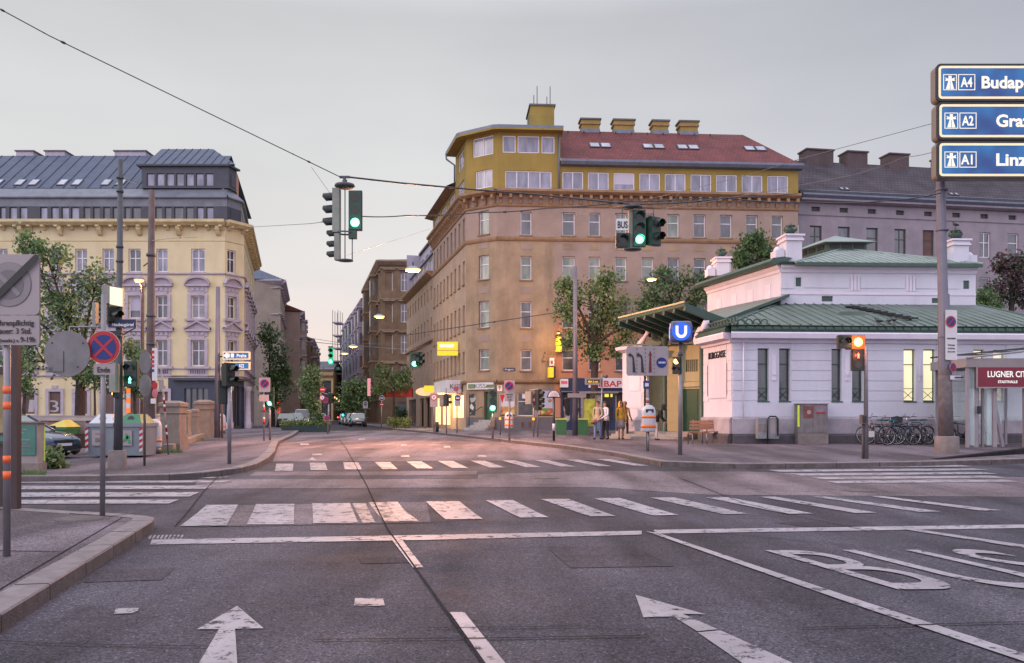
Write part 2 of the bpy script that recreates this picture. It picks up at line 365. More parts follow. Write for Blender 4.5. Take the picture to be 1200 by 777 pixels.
P0=G(181,609,K); P1=G(0,720,K); dn=(P1-P0).normalized(); ext=P1+dn*12
nearA=[(-60,ext.y),tuple(ext.xy),tuple(P1.xy),tuple(P0.lerp(P1,.02).xy),tuple(G(180,606.5,K).xy),tuple(G(172,604.8,K).xy),tuple(G(150,603,K).xy),tuple(G(100,600,K).xy),tuple(G(20,595,K).xy),tuple(G(-400,594,K).xy)]
pavement(nearA,(1,9))
ju=MB()
def strip(mb,pxa,pxb,w,lift,mat,wa=None):
    a=Vector(pxa); b=Vector(pxb); d=(b-a).normalized(); n=Vector((-d.y,d.x))*w/2
    flat(mb,[a+n,a-n,b-n,b+n],lift,mat)
a_=G(0,691,K).xy; b_=G(146,605,K).xy
strip(ju,a_-(b_-a_).normalized()*6,b_,.02,K+.004,m_joint); strip(ju,G(-30,645,K).xy,G(72,647,K).xy,.02,K+.004,m_joint)
farL=[tuple(p.xy) for p in (G(-600,561,K),G(20,558,K),G(120,557.5,K),G(198,556,K),G(235,553.8,K),G(259,551.0,K),G(282,548.0,K),G(300,543.5,K),G(314,536,K),G(322,528,K),G(326,517,K))]
farL+= [(-12.3,48),(-15,60),(-18.0,72),(-18.0-.255*250,322),(-140,322),(-140,20)]
pavement(farL,(0,14))
rightK=[(-8.1-.255*255,320),tuple(G(466,502.5,K).xy)]+[tuple(G(x,y,K).xy) for x,y in ((500,505.5),(560,511.5),(620,518),(720,530),(745,535),(775,540.5),(860,543.5),(980,542.5),(1080,541),(1200,537.5),(1500,531))]
rightK+=[(150,60),(150,320)]
pavement(rightK,(0,12))
mk=MB()
def q(mb,pts,lift=.008,mat=None): flat(mb,[G(x,y).xy for x,y in pts],lift,mat or m_mark)
# concrete-grey patches of worn asphalt across the junction
pt=MB()
for p in ([(560,556),(700,552),(880,553),(1010,557),(1320,561),(1320,583),(1120,582),(830,580),(700,571),(560,571)],
          [(232,562),(560,561.5),(560,571.5),(226,573)],
          [(300,553),(560,552),(558,556.5),(292,557.5)],
          [(335,506),(470,504),(560,513),(660,524),(740,534),(740,539),(320,541)],
          [(262,592.6),(500,588.4),(505,612.5),(235,617.5)]):
    q(pt,p,.004,m_light)
m_dk=asphalt('dark_repair_asphalt',(.047,.041,.050),patch=.25)
for p in ([(640,641),(742,640),(790,664),(668,666)],[(120,668),(205,666),(190,680),(98,683)],[(905,612.5),(960,612),(1010,617),(950,618)],[(420,654),(470,653.5),(480,660),(424,661)]): q(pt,p,.005,m_dk)
tag(pt.build('road_patch'),kind='structure')
# stop line, lane lines
q(mk,[(178,633),(500,627.6),(752,622.6),(752,627.2),(500,633.4),(176,639)])
q(mk,[(766,621.5),(1320,613.5),(1320,617.6),(768,626)])
q(mk,[(757,623.5),(773,626),(1005,704),(1320,807),(1320,818),(990,706)],.012)
q(mk,[(1058,621),(1070,620.5),(1320,657),(1320,662)],.012)
q(mk,[(458,632),(470,632),(496,666),(484,666.5)],.012); q(mk,[(527,719),(544,719),(592,779),(640,840),(618,840),(569,779)],.012)
q(mk,[(416,702),(449,702),(451,711),(415,711)]); q(mk,[(136,714),(163,713.5),(160,719.5),(133,720.5)],.008,m_mark_old)
for k in range(9): q(mk,[(176+k*4.6,627.5),(178.6+k*4.6,627.5),(176.2+k*4.6,632),(173.4+k*4.6,632)],.008,m_mark_old)
# straight-ahead arrow, left-bending arrow
q(mk,[(278,711),(309,737.5),(275.5,738),(278,777),(281,850),(215,850),(234,777),(256.5,738.5),(231,738.5)])
q(mk,[(744.5,698),(827,721),(800,720.5),(841,738.6),(817,741),(789,723.5),(754,724.6)]); q(mk,[(844.5,740),(817.5,742.3),(868,777),(930,822),(1010,822),(926,777)])
# main zebra
for (a,b,c,d,yt,yb,old) in ((242,279,211,265,592.5,617.5,0),(300,345,289,344,591.5,615.5,0),(366,410,367,420,590.5,614,0),(413,428,425,440,590.3,613.3,1),(432,463,450,491,589.3,611.8,1),(453,466,468,484,589.2,611.5,0),
        (499,538,522,566,588.4,609.4,0),(569,601,610,643,587,607.4,0),(634,666,692,722,585.6,606,0),(695,726,765,796,584.4,604.8,0),(762,790,848,877,583.8,603.4,0),(827,853,923,953,583.6,603,0),(891,908,1002,1028,583,602,0),(953,968,1077,1103,582.8,600.6,0),(1021,1034,1150,1174,582.4,599.2,0)):
    q(mk,[(a,yt),(b,yt-.3),(d,yb-.4),(c,yb)],.009 if old else (.015 if a==453 else .012),m_mark_old if old else m_mark)
# far zebra
for (a,b,c,d,yt,yb) in ((324,344,322,343,543.8,552.3),(363,381,364,384,542.8,551.5),(402,420,404,424,542.2,550.6),(439,457,448,466,541.8,550.2),(476,494,489,508,541.0,549.6),(513,531,530,549,540.6,549),(551,568,574,592,540.3,548.4),(588,604,616,634,540,547.8),(626,642,658,675,539.6,547.3),(663,678,701,717,539,546.8),(700,715,744,760,538.6,546.2),(738,752,787,802,538.2,545.6)):
    q(mk,[(a,yt),(b,yt),(d,yb),(c,yb)],.012)
# crossing over the left arm: long stripes; crossing on the right
for (y0,y1,xl,xr) in ((559.6,561.6,30,262),(564,566.6,20,264),(570,574.2,0,244),(577.8,583.2,-30,226),(586.6,591.4,-60,202)):
    q(mk,[(xl,y0),(xr+8,y0-.4),(xr-4,y1-.6),(xl-20,y1)],.012,m_mark_old if y0<563 else m_mark)
for (y0,y1,xl,xr) in ((546,548.2,880,1120),(550.4,552.6,900,1140),(554.6,557.0,925,1150),(559.0,561.4,950,1160),(563.6,566.2,968,1175)):
    q(mk,[(xl,y0+1.0),(xr,y0-1.0),(xr+20,y1-1.0),(xl+14,y1+1.0)],.014)
# little marks further off
for (x,y,w) in ((352,520,9),(366,532,10),(420,514,7),(470,521,6),(520,523,7),(470,534,9),(560,534,9),(385,545,0)):
    if w: q(mk,[(x,y),(x+w,y-.2),(x+w*1.2,y+1.8),(x,y+2)],.012)
q(mk,[(366,536),(371,540),(361,540)],.012)
# BUS lettering
cu=bpy.data.curves.new('t','FONT'); cu.body='BUS'; cu.size=1; cu.offset=.0; cu.space_character=1.12
to=bpy.data.objects.new('t',cu); col.objects.link(to)
me=bpy.data.meshes.new_from_object(to.evaluated_get(bpy.context.evaluated_depsgraph_get())); bpy.data.objects.remove(to)
xs=[v.co.x for v in me.vertices]; x0,x1=min(xs),max(xs)
BL=G(1052,692); TL=G(893,645); TR=G(1138,642.5)
ex=(TR-TL); ex=Vector((ex.x,ex.y*.35,0))*1.03; ey=(TL-BL)
vv=[]
for v in me.vertices:
    p=BL+ex*((v.co.x-x0)/(x1-x0))+ey*(v.co.y/.70); vv.append((p.x,p.y,g(p.y)+.012))
mk.mesh(vv,[tuple(f.vertices) for f in me.polygons],m_mark)
tag(mk.build('road_marking',fix=False),kind='structure')
# tar joints of the lanes
def jl(pts,w=.03,lift=.016,mat=m_joint):
    for a,b in zip(pts,pts[1:]): strip(ju,G(*a).xy,G(*b).xy,w,lift,mat)
jl([(398,516),(430,570),(455,622),(566,779),(640,880)],.018)
jl([(0,737.5),(60,700),(120,657),(176,616)],.05,.016)
jl([(795,560),(870,590),(1020,624)],.018); jl([(262,553),(240,575),(205,618)],.018)
jl([(367,752),(600,750),(760,747)],.02); jl([(500,738),(700,736)],.012); jl([(840,625.5),(1000,640)],.015)
jl([(230,617.8),(520,612.5),(560,611)],.03); jl([(-20,752),(60,757),(240,760)],.012); jl([(560,655),(760,651)],.01); jl([(940,738),(1240,730)],.02)
tag(ju.build('road_joint',fix=False),kind='structure')
# manhole covers
m_iron=M('cast_iron',(.09,.085,.09),.5,.2,10,bump=.5,metal=.6,fine=80)
mh=MB()
for (x,y) in ((96,608),(1005,575),(640,560)):
    p=G(x,y,K if y==608 else 0); mh.cyl((p.x,p.y),.33,p.z-.05,p.z+.008,m_iron,24); mh.cyl((p.x,p.y),.27,p.z,p.z+.012,m_kerbface,24)
tag(mh.build('manhole_cover'),kind='structure')

# ------------------------------------------------------------------ facades
class F:
    """a vertical plane through two ground points (left to right as seen from outside)"""
    def __init__(s,a,b):
        s.a=Vector((a[0],a[1])); s.b=Vector((b[0],b[1])); s.d=(s.b-s.a).normalized(); s.n=Vector((s.d.y,-s.d.x)); s.w=(s.b-s.a).length
        s.rz=math.atan2(s.d.y,s.d.x)
    def u(s,px):
        k=(px-600)/FPX; return (k*s.a.y-s.a.x)/(s.d.x-k*s.d.y)
    def dep(s,u): return s.a.y+s.d.y*u
    def z(s,py,u=None): return EYE+(HZ-py)/FPX*s.dep(s.w/2 if u is None else u)
    def p(s,u,o,z): q=s.a+s.d*u+s.n*o; return Vector((q.x,q.y,z))
    def box(s,mb,u0,u1,o0,o1,z0,z1,mat): mb.box(u0,u1,o0,o1,z0,z1,mat,T=lambda v:s.p(v.x,v.y,v.z))
    def quad(s,mb,pts,mat): mb.face([s.p(*q) for q in pts],mat)
    def prof(s,mb,u0,u1,pr,mat,e0=0,e1=0):
        """profile of (out, z) points swept along the facade; e0/e1 extend the ends by out*e for mitred corners"""
        A=[s.p(u0-o*e0,o,z) for o,z in pr]; B=[s.p(u1+o*e1,o,z) for o,z in pr]; n=len(pr)
        mb.mesh(A+B,[(i,i+1,i+1+n,i+n) for i in range(n-1)]+[tuple(range(n)),tuple(range(n,2*n))[::-1]],mat)
def wall(mb,f,u0,u1,z0,z1,ops,mat,rev=.22,matf=None,revmat=None,backmat=None):
    """wall with real recessed openings (u0,z0,u1,z1)"""
    us=sorted(set([u0,u1]+[min(max(o[i],u0),u1) for o in ops for i in (0,2)]))
    zs=sorted(set([z0,z1]+[min(max(o[i],z0),z1) for o in ops for i in (1,3)]+([] if matf is None else [z for z in matf[1] if z0<z<z1])))
    for i in range(len(us)-1):
        if us[i+1]-us[i]<1e-4: continue
        uc=(us[i]+us[i+1])/2
        for j in range(len(zs)-1):
            if zs[j+1]-zs[j]<1e-4: continue
            zc=(zs[j]+zs[j+1])/2
            if any(o[0]<uc<o[2] and o[1]<zc<o[3] for o in ops): continue
            m=mat if matf is None else matf[0](uc,zc)
            f.quad(mb,[(us[i],0,zs[j]),(us[i+1],0,zs[j]),(us[i+1],0,zs[j+1]),(us[i],0,zs[j+1])],m)
    for a,b,c,d in ops:
        rm=revmat or (mat if matf is None else matf[0]((a+c)/2,(b+d)/2))
        for (x,y,X,Y) in ((a,b,c,b),(c,b,c,d),(c,d,a,d),(a,d,a,b)):
            f.quad(mb,[(x,0,y),(X,0,Y),(X,-rev,Y),(x,-rev,y)],rm)
m_wframe=M('white_window_frame',(.62,.60,.66),.5,.06,3)
gl_cur=M('net_curtain_pane',(.23,.22,.25),.5,.25,3,coat=.5)
m_wframe_d=M('dark_window_frame',(.05,.045,.05),.45,.1,3)
gl_std=glass_mat('window_glass',(.008,.008,.013),(.085,.08,.10))
gl_light=glass_mat('curtained_glass',(.06,.08,.055),(.21,.24,.19))
gl_sky=glass_mat('attic_glass',(.07,.07,.12),(.21,.205,.30),rough=.03)  # lilac base colour carries the reflected sky
gl_dark=glass_mat('dark_glass',(.012,.014,.02),(.06,.06,.07))
gl_lit=glass_mat('lit_glass',(.75,.68,.45),(.8,.75,.5),emit=(1,.86,.5),em=.75)
gl_blind=M('roller_blind',(.42,.40,.50),.6,.05,2)
_wc={}
def window(parent,f,a,b,c,d,style='T',glass=None,frame=None,rev=.16,ft=.07,cols=None,name='window',sill=None):
    """style T: transom at 60%; X: cross; V: two casements; n: n vertical lights; B: lowered blind; O: single; A: arched cross"""
    w=round(c-a,2); h=round(d-b,2); glass=glass or gl_std; frame=frame or m_wframe
    key=(w,h,style,glass.name,frame.name,ft)
    if key not in _wc:
        mb=MB(); y0,y1=0,.07
        mb.box(0,ft,y0,y1,0,h,frame); mb.box(w-ft,w,y0,y1,0,h,frame); mb.box(ft,w-ft,y0,y1,0,ft,frame); mb.box(ft,w-ft,y0,y1,h-ft,h,frame)
        t=ft*.8
        if style=='T': mb.box(ft,w-ft,y0,y1,h*.62-t/2,h*.62+t/2,frame)
        if style in('X','A'): 
            mb.box(ft,w-ft,y0,y1,h*.6-t/2,h*.6+t/2,frame); mb.box(w/2-t/2,w/2+t/2,y0+.004,y1,ft,h*.6-t/2,frame); mb.box(w/2-t/2,w/2+t/2,y0+.004,y1,h*.6+t/2,h-ft,frame)
        if style=='A':   # arch spandrels in front of the top corners
            n=6
            for sgn,x0 in ((1,0),(-1,w)):
                pts=[(x0,h+.01),(x0,h-.22*w)]
                for k in range(n+1):
                    t_=k/n; pts.append((x0+sgn*w/2*t_, h-.22*w+.22*w*math.sin(t_*PI/2)))
                mb.prism([(p[0],-p[1]) for p in pts],-.0,.05,frame,T=lambda v:Vector((v.x,v.z-.06,-v.y)))
        if style=='V': mb.box(w/2-t/2,w/2+t/2,y0,y1,ft,h-ft,frame)
        if isinstance(style,int):
            for k in range(1,style): mb.box(w*k/style-t/2,w*k/style+t/2,y0,y1,ft,h-ft,frame)
        pb=MB(); pb.box(ft*.5,w-ft*.5,.035,.045,ft*.5,h-ft*.5,glass)
        if style=='B': pb=MB(); pb.box(ft,w-ft,.02,.04,h*.35,h-ft,gl_blind); pb.box(ft,w-ft,.05,.055,ft,h*.35,glass)
        _wc[key]=(mb,pb)
        o=mb.build(name,parent,local=True); p=pb.build('pane',o,local=True); _wc[key]=(o,p)
    else:
        src=_wc[key]; o=src[0].copy(); col.objects.link(o); o.parent=parent; p=src[1].copy(); col.objects.link(p); p.parent=o
    loc=wm(parent).inverted()@f.p(a,-rev,b)
    o.location=loc; o.rotation_euler=(0,0,f.rz); o.name=name
    WL[o.name]=wm(parent)@Matrix.Translation(loc)@Matrix.Rotation(f.rz,4,'Z')
    if sill:
        mb=MB(); f.box(mb,a-.08,c+.08,-rev-.02,.09,b-.09,b-.003,sill); mb.build('sill',o)
    return o
def sky_light(parent,f,u0,u1,o,zc,slope,h=.9,name='skylight'):
    """roof window lying on a slope; slope=(inward run, rise) unit vector"""
    sl=Vector((slope[0],slope[1])).normalized(); mb=MB(); pb=MB()
    def T(v,off=0): # v.x along, v.y up slope, v.z out of slope
        return f.p(v.x, o - v.y*sl.x + v.z*sl.y, zc + v.y*sl.y + v.z*sl.x)
    mb.box(u0,u1,0,h,-.03,.07,m_wframe_d,T=T); pb.box(u0+.07,u1-.07,.08,h-.07,.071,.08,gl_sky,T=T)
    o_=mb.build(name,parent); pb.build('pane',o_); return o_
def corbels(mb,f,u0,u1,step,w,out,z0,z1,mat):
    n=max(1,int((u1-u0)/step)); st=(u1-u0)/n
    for k in range(n+1):
        u=u0+st*k; 
        f.prof(mb,u-w/2,u+w/2,[(0,z0),(out*.35,z0+.02),(out*.55,z0+(z1-z0)*.45),(out,z0+(z1-z0)*.6),(out,z1),(0,z1)],mat)
def street(u): # direction helper of the street that runs away
    return Vector((-.255,1)).normalized()*u
SD=Vector((-.247,.969))

m_ocre=M('ochre_render',(.25,.18,.045),.85,.14,.6,bump=.15,stain=.35,stain_col=(.12,.085,.03),streak=True)
m_pink=M('pink_grey_render',(.28,.21,.178),.9,.13,.9,bump=.2,stain=.35,stain_col=(.19,.135,.12),streak=True)
m_tan=M('stained_tan_render',(.285,.208,.138),.9,.22,.8,bump=.25,stain=.75,stain_col=(.14,.105,.085),streak=True)
m_salmon=M('salmon_render_and_lamplight',(.38,.185,.12),.9,.14,.8,bump=.2,stain=.4,stain_col=(.26,.13,.08),streak=True)  # lower facade: orange lamplight put into the render colour
m_ptan=M('pink_tan_render_and_glow',(.34,.25,.185),.9,.14,.9,bump=.2,stain=.4,stain_col=(.20,.13,.10),streak=True)  # street side of the corner building: low glow put into a lighter tan
m_corn=M('brown_cornice',(.25,.155,.09),.85,.2,2,bump=.2,stain=.4,stain_col=(.10,.07,.05))
m_gutter=M('zinc_gutter',(.13,.15,.20),.5,.15,3,metal=.3)
m_redtile=pattern_mat('red_roof_tiles',(.155,.042,.040),(.115,.034,.035),(.085,.028,.03),3.2,bw=.9,bh=.9,mortar=.09,bump=.6,stain=.22)
m_grey_r=M('grey_plinth',(.12,.115,.13),.85,.15,2,bump=.2,stain=.4,stain_col=(.06,.055,.06))
m_step=M('stone_step',(.30,.28,.27),.8,.2,4)
m_blk=M('black_metal',(.02,.02,.022),.5,.2,4)
m_greyroof=M('flat_roof_felt',(.10,.10,.12),.8,.2,2)

# ================================================================== tan corner building
DT=62.0
c0=P(546,487,DT+1.6).xy; c1=P(583,487,DT).xy; c2=P(935.5,487,DT+1.5).xy
fF=F(c1,c2); fC=F(c0,c1); sideEnd=c0+SD*15.6; fS=F(sideEnd,c0)
g0=g(60)+K
tan=thing('corner_building',(c1.x,c1.y,g0),'tall corner building with ochre attic storey, red tiled roof and stained tan and pink render','building')
zf=lambda y: EYE+(HZ-y)/FPX*DT
zb=g0-.1; z_gf=zf(446); z_str=zf(278); z_cor=zf(237); z_att=zf(222.5); z_eav=zf(189); z_tow=zf(155)
# openings
rowz=[(zf(434),zf(409.5)),(zf(384),zf(353)),(zf(327.5),zf(299.5)),(zf(275),zf(247.5))]
colx=[(610,623),(659,674),(690,703.5),(721,734.5),(752,766),(782,796),(813,827),(844,858),(874.5,888),(904.5,917.5)]
wb=MB(); opsF=[]; wins=[]
def addw(f,lst,a,b,c,d,style,gl=None,rev=.2,fr=None):
    lst.append((a,b,c,d)); wins.append((f,a,b,c,d,style,gl,rev,fr))
for ri,(za,zc) in enumerate(rowz):
    for ci,(xa,xb) in enumerate(colx):
        if ri==0 and ci>4: continue
        gl=gl_light if (ri==2 and ci<5) or rnd.random()<.12 else (gl_dark if rnd.random()<.4 else gl_std)
        addw(fF,opsF,fF.u(xa),za,fF.u(xb),zc,'T',gl)
attz=(zf(220.5),zf(199.5))
for k in range(9):
    xa=659+k*30.05; addw(fF,opsF,fF.u(xa),attz[0],fF.u(xa+24.5),attz[1],'B' if k==2 else 'V',gl_sky,.08)
addw(fF,opsF,fF.u(592),attz[0],fF.u(646.5),attz[1],4,gl_sky,.08)
for xa,xb in ((589,604.5),(606.5,632),(634.5,650)): addw(fF,opsF,fF.u(xa),zf(178.5),fF.u(xb),zf(158.5),'O',gl_sky,.08)
# shop openings on the front
shopops=[(fF.u(586.5),zf(487.5),fF.u(603.5),zf(461)),(fF.u(606.5),zf(487.5),fF.u(625.5),zf(460)),(fF.u(628.5),zf(487.5),fF.u(649),zf(457)),(fF.u(657),zf(501.5),fF.u(735),zf(459))]
u_sp=fF.u(650); u_kb=fF.u(655)
def mF(u,z):
    if z>z_att: return m_ocre
    if z>z_str: return m_pink
    if z<zf(489) and u<u_kb: return m_grey_r
    if u<u_sp: return m_tan
    if z<zf(368): return m_salmon
    return m_pink
brk=[z_att,z_str,zf(489),zf(368)]
wall(wb,fF,0,fF.w,zb,z_eav,opsF+shopops,m_pink,matf=(mF,brk+[]) )
# split columns at section borders: add thin re-lays of the tan section on top are avoided, section edges fall on openings' grid
ut=fF.u(657)
wall(wb,fF,0,ut,z_eav,z_tow,[o for o in opsF if o[1]>z_eav],m_ocre)
# chamfer
opsC=[]; zC=lambda y: EYE+(HZ-y)/FPX*(DT+.8)
for (ya,yb_) in ((434,409.5),(384,353),(327.5,299.5),(275,247.5)): addw(fC,opsC,fC.u(561),zC(ya),fC.u(573),zC(yb_),'T',gl_light)
addw(fC,opsC,fC.u(557),zC(221),fC.u(577),zC(200),'V',gl_sky,.08); addw(fC,opsC,fC.u(554),zC(183),fC.u(578),zC(161),'V',gl_sky,.08)
doorop=(fC.u(567),g0+.75,fC.u(577),zC(459)); posterop=(fC.u(549.5),zC(487),fC.u(557.5),zC(461.5))
wall(wb,fC,0,fC.w,zb,z_tow,opsC+[doorop,posterop],m_tan,rev=.25,matf=(lambda u,z: m_ocre if z>z_att else (m_pink if z>z_str else (m_grey_r if z<zC(489) else m_tan)),[z_att,z_str,zC(489)]))
# street side
opsS=[]; ns=9
for ri,(za,zc) in enumerate(rowz):
    for k in range(ns):
        uc=fS.w*(k+.5)/ns; addw(fS,opsS,uc-.38,za,uc+.38,zc,'T',gl_dark,.22)
for k in range(4):
    uc=fS.w*(k+.5)/4; addw(fS,opsS,uc-1.3,attz[0],uc+1.3,attz[1],4,gl_sky,.08)
sshop=[(fS.w-14.8,g0+.3,fS.w-11.2,z_gf-1.0),(fS.w-10.6,g0+.3,fS.w-6.6,z_gf-1.0),(fS.w-6.0,g0+.9,fS.w-.9,z_gf-1.0)]
wall(wb,fS,0,fS.w,zb,z_eav,opsS+sshop,m_tan,matf=(lambda u,z: m_ocre if z>z_att else (m_pink if z>z_str else m_ptan),[z_att,z_str]))
# tower above the eaves, street side return and rear closings
twS=F(c0+SD*4.2,c0); opT=[]
addw(twS,opT,1.0,zf(183),3.4,zf(161),'V',gl_sky,.08); wall(wb,twS,0,twS.w,z_eav,z_tow,opT,m_ocre)
DB=9.0 # depth of the block
bk=lambda f,u: f.p(u,-DB,0)
def vface(mb,a,b,z0,z1,mat): mb.face([(a[0],a[1],z0),(b[0],b[1],z0),(b[0],b[1],z1),(a[0],a[1],z1)],mat)
tb=fF.p(ut,-DB,0); vface(wb,fF.p(ut,0,0),tb,z_eav,z_tow,m_ocre)
rb=fF.p(fF.w,-DB,0); vface(wb,c2,rb,zb,z_eav,m_pink)
vface(wb,sideEnd,fS.p(0,-DB,0),zb,z_eav,m_ocre); vface(wb,twS.p(0,0,0),twS.p(0,-6,0),z_eav,z_tow,m_ocre)
vface(wb,twS.p(0,-6,0),fF.p(ut,-5,0),z_eav,z_tow,m_ocre)
tan_w=wb.build('wall',tan,fix=True)
for (f,a,b,c,d,st,gl,rev,fr) in wins: window(tan,f,a,b,c,d,st,gl,fr,rev=rev,ft=.075,sill=m_corn if b<z_cor else None)
cb=MB()
def band(z0,z1,o,mat,fs=((fF,0,1,0,0),(fC,0,1,0,0),(fS,0,1,0,0))):
    for f,*_ in fs: f.prof(cb,0,f.w,[(0,z0),(o*.6,z0+.03),(o,(z0+z1)/2),(o,z1-.02),(0,z1+.03)],mat,e1=.12 if f is not fF else 0,e0=.12 if f is not fS else 0)
band(zf(282),zf(277),.14,m_corn); band(zf(449.5),zf(445),.2,m_corn)
band(zf(242),zf(238.5),.12,m_corn); band(zf(228.5),zf(222.3),.62,m_corn)
for f in (fF,fC,fS): corbels(cb,f,.2,f.w-.2,.72,.2,.5,zf(239),zf(228.6),m_corn)
cb.build('cornice',tan)
# inset coloured fields between the storeys
for ri,(y0,y1) in enumerate(((291.5,284.5),(344,336),(400.5,393))):
    for ci,(xa,xb) in enumerate(colx):
        if ri==2 and ci>0: continue
        pn=MB(); fF.box(pn,fF.u(xa)+.02,fF.u(xb)-.02,.001,.02,zf(y0),zf(y1),m_pink if ci==0 else m_tan); pn.build('render_panel',tan)
    pn=MB(); fC.box(pn,fC.u(561),fC.u(573),.001,.02,zC(y0),zC(y1),m_pink); pn.build('render_panel',tan)
# roofs
rf=MB()
rin=4.4; ridge_z=EYE+(HZ-151.5)/FPX*(DT+rin)
A=fF.p(ut,.45,z_eav+.05); B=fF.p(fF.w+.15,.45,z_eav+.05); C_=fF.p(fF.w-2.7,-rin,ridge_z); D=fF.p(ut,-rin,ridge_z)
rf.face([A,B,C_,D],m_redtile); B2=fF.p(fF.w+.15,-DB,z_eav+.05); rf.face([B,B2,fF.p(fF.w-2.7,-DB+1,ridge_z),C_],m_redtile); rf.face([C_,fF.p(fF.w-2.7,-DB+1,ridge_z),fF.p(ut,-DB+1,ridge_z),D],m_redtile)
rf.face([A,B,fF.p(fF.w+.15,.1,z_eav-.02),fF.p(ut,.1,z_eav-.02)],m_gutter)
rf.build('tiled_roof',tan,fix=False)
gt=MB(); fF.prof(gt,ut,fF.w+.2,[(0,z_eav-.28),(.42,z_eav-.22),(.55,z_eav-.02),(.55,z_eav+.14),(.38,z_eav+.14),(0,z_eav+.1)],m_gutter); gt.build('gutter',tan)
# corner roof with wide overhang
tr2=MB(); o=.75
poly=[twS.p(-.3,o,0),twS.p(twS.w+.1,o,0),fC.p(0,o,0),fC.p(fC.w+.08,o,0),fF.p(.1,o,0),fF.p(ut+.12,o,0),fF.p(ut+.12,-6,0),twS.p(-.3,-6.5,0)]
tr2.prism([(p.x,p.y) for p in poly],z_tow,z_tow+.14,m_ocre); tr2.prism([(p.x,p.y) for p in poly],z_tow+.142,z_tow+.34,m_gutter)
tr2.build('corner_roof',tan)
# street side lean roof
sr=MB(); sr.face([fS.p(-.3,.75,z_eav-.3),fS.p(fS.w-4.2,.75,z_eav-.3),fS.p(fS.w-4.2,-2.5,z_eav+1.3),fS.p(-.3,-2.5,z_eav+1.3)],m_gutter); sr.face([fS.p(-.3,.75,z_eav-.3),fS.p(fS.w-4.2,.75,z_eav-.3),fS.p(fS.w-4.2,0,z_eav-.45),fS.p(-.3,0,z_eav-.45)],m_corn)
sr.face([fS.p(-.3,.75,z_eav-.3),fS.p(-.3,-2.5,z_eav+1.3),fS.p(-.3,0,z_eav-.45)],m_ocre); sr.build('side_roof',tan,fix=False)
dpipe=MB(); dpipe.tube([twS.p(.1,.8,z_tow+.1),twS.p(.1,.75,z_tow-.35),twS.p(.2,.12,z_tow-.8),twS.p(.2,.12,z_eav)],.07,m_gutter); dpipe.tube([fF.p(ut-.12,.1,z_tow-.1),fF.p(ut-.12,.1,z_att)],.07,m_gutter)
dpipe.build('downpipe',tan)
# chimneys
for xa,xb in ((685,710),(726,753),(774.5,796),(808.5,833)):
    ch=MB(); a,b=fF.u(xa)*1.0+.35,fF.u(xb)+.35; zt=EYE+(HZ-139.5)/FPX*(DT+rin+.5)
    fF.box(ch,a+.08,b-.08,-rin-.9,-rin+.1,ridge_z-1,zt-.3,m_ocre); fF.box(ch,a,b,-rin-1,-rin+.2,zt-.45,zt-.3,m_corn); fF.box(ch,a+.04,b-.04,-rin-.95,-rin+.15,zt-.3,zt-.1,m_ocre); fF.box(ch,a-.05,b+.05,-rin-1.05,-rin+.25,zt-.1,zt+.02,m_greyroof)
    fF.box(ch,a+.05,b-.05,-rin-.9,-rin+.16,ridge_z-.4,ridge_z+.16,m_gutter); ch.build('chimney',tan)
ch=MB(); a,b=fF.u(628),fF.u(652); zlh=EYE+(HZ-124.5)/FPX*(DT+2.5)
fF.box(ch,a-.2,b+.1,-5.2,-2.2,z_tow,zlh,m_ocre); fF.box(ch,a-.3,b+.2,-5.3,-2.1,zlh,zlh+.13,m_greyroof); fF.box(ch,a-.205,a-.19,-4.2,-3.2,zlh-1,zlh-.3,m_blk); ch.build('lift_house',tan)
an=MB()
for x,h in ((630,1.0),(634,1.7),(646,.9),(650,1.7)): an.tube([fF.p(fF.u(x),-3,zlh+.1),fF.p(fF.u(x),-3,zlh+.1+h)],.03,m_blk,5)
an.build('antenna',tan)
for x0 in (694,758.5,800,881):
    for k in (0,1):
        sl=(rin+.45,ridge_z-z_eav); fr=.42; sky_light(tan,fF,fF.u(x0+k*13.4)+.1,fF.u(x0+k*13.4+12.2)+.1,.45-(rin+.45)*fr,z_eav+.05+(ridge_z-z_eav)*fr,sl,h=.85)
for k in range(10):
    rp=MB(); u=ut+1+k*1.25; rp.box(0,.12,0,.05,0,.12,m_blk,T=Matrix.Translation(fF.p(u,-rin+.5,ridge_z-.28))); rp.build('roof_hook',tan)

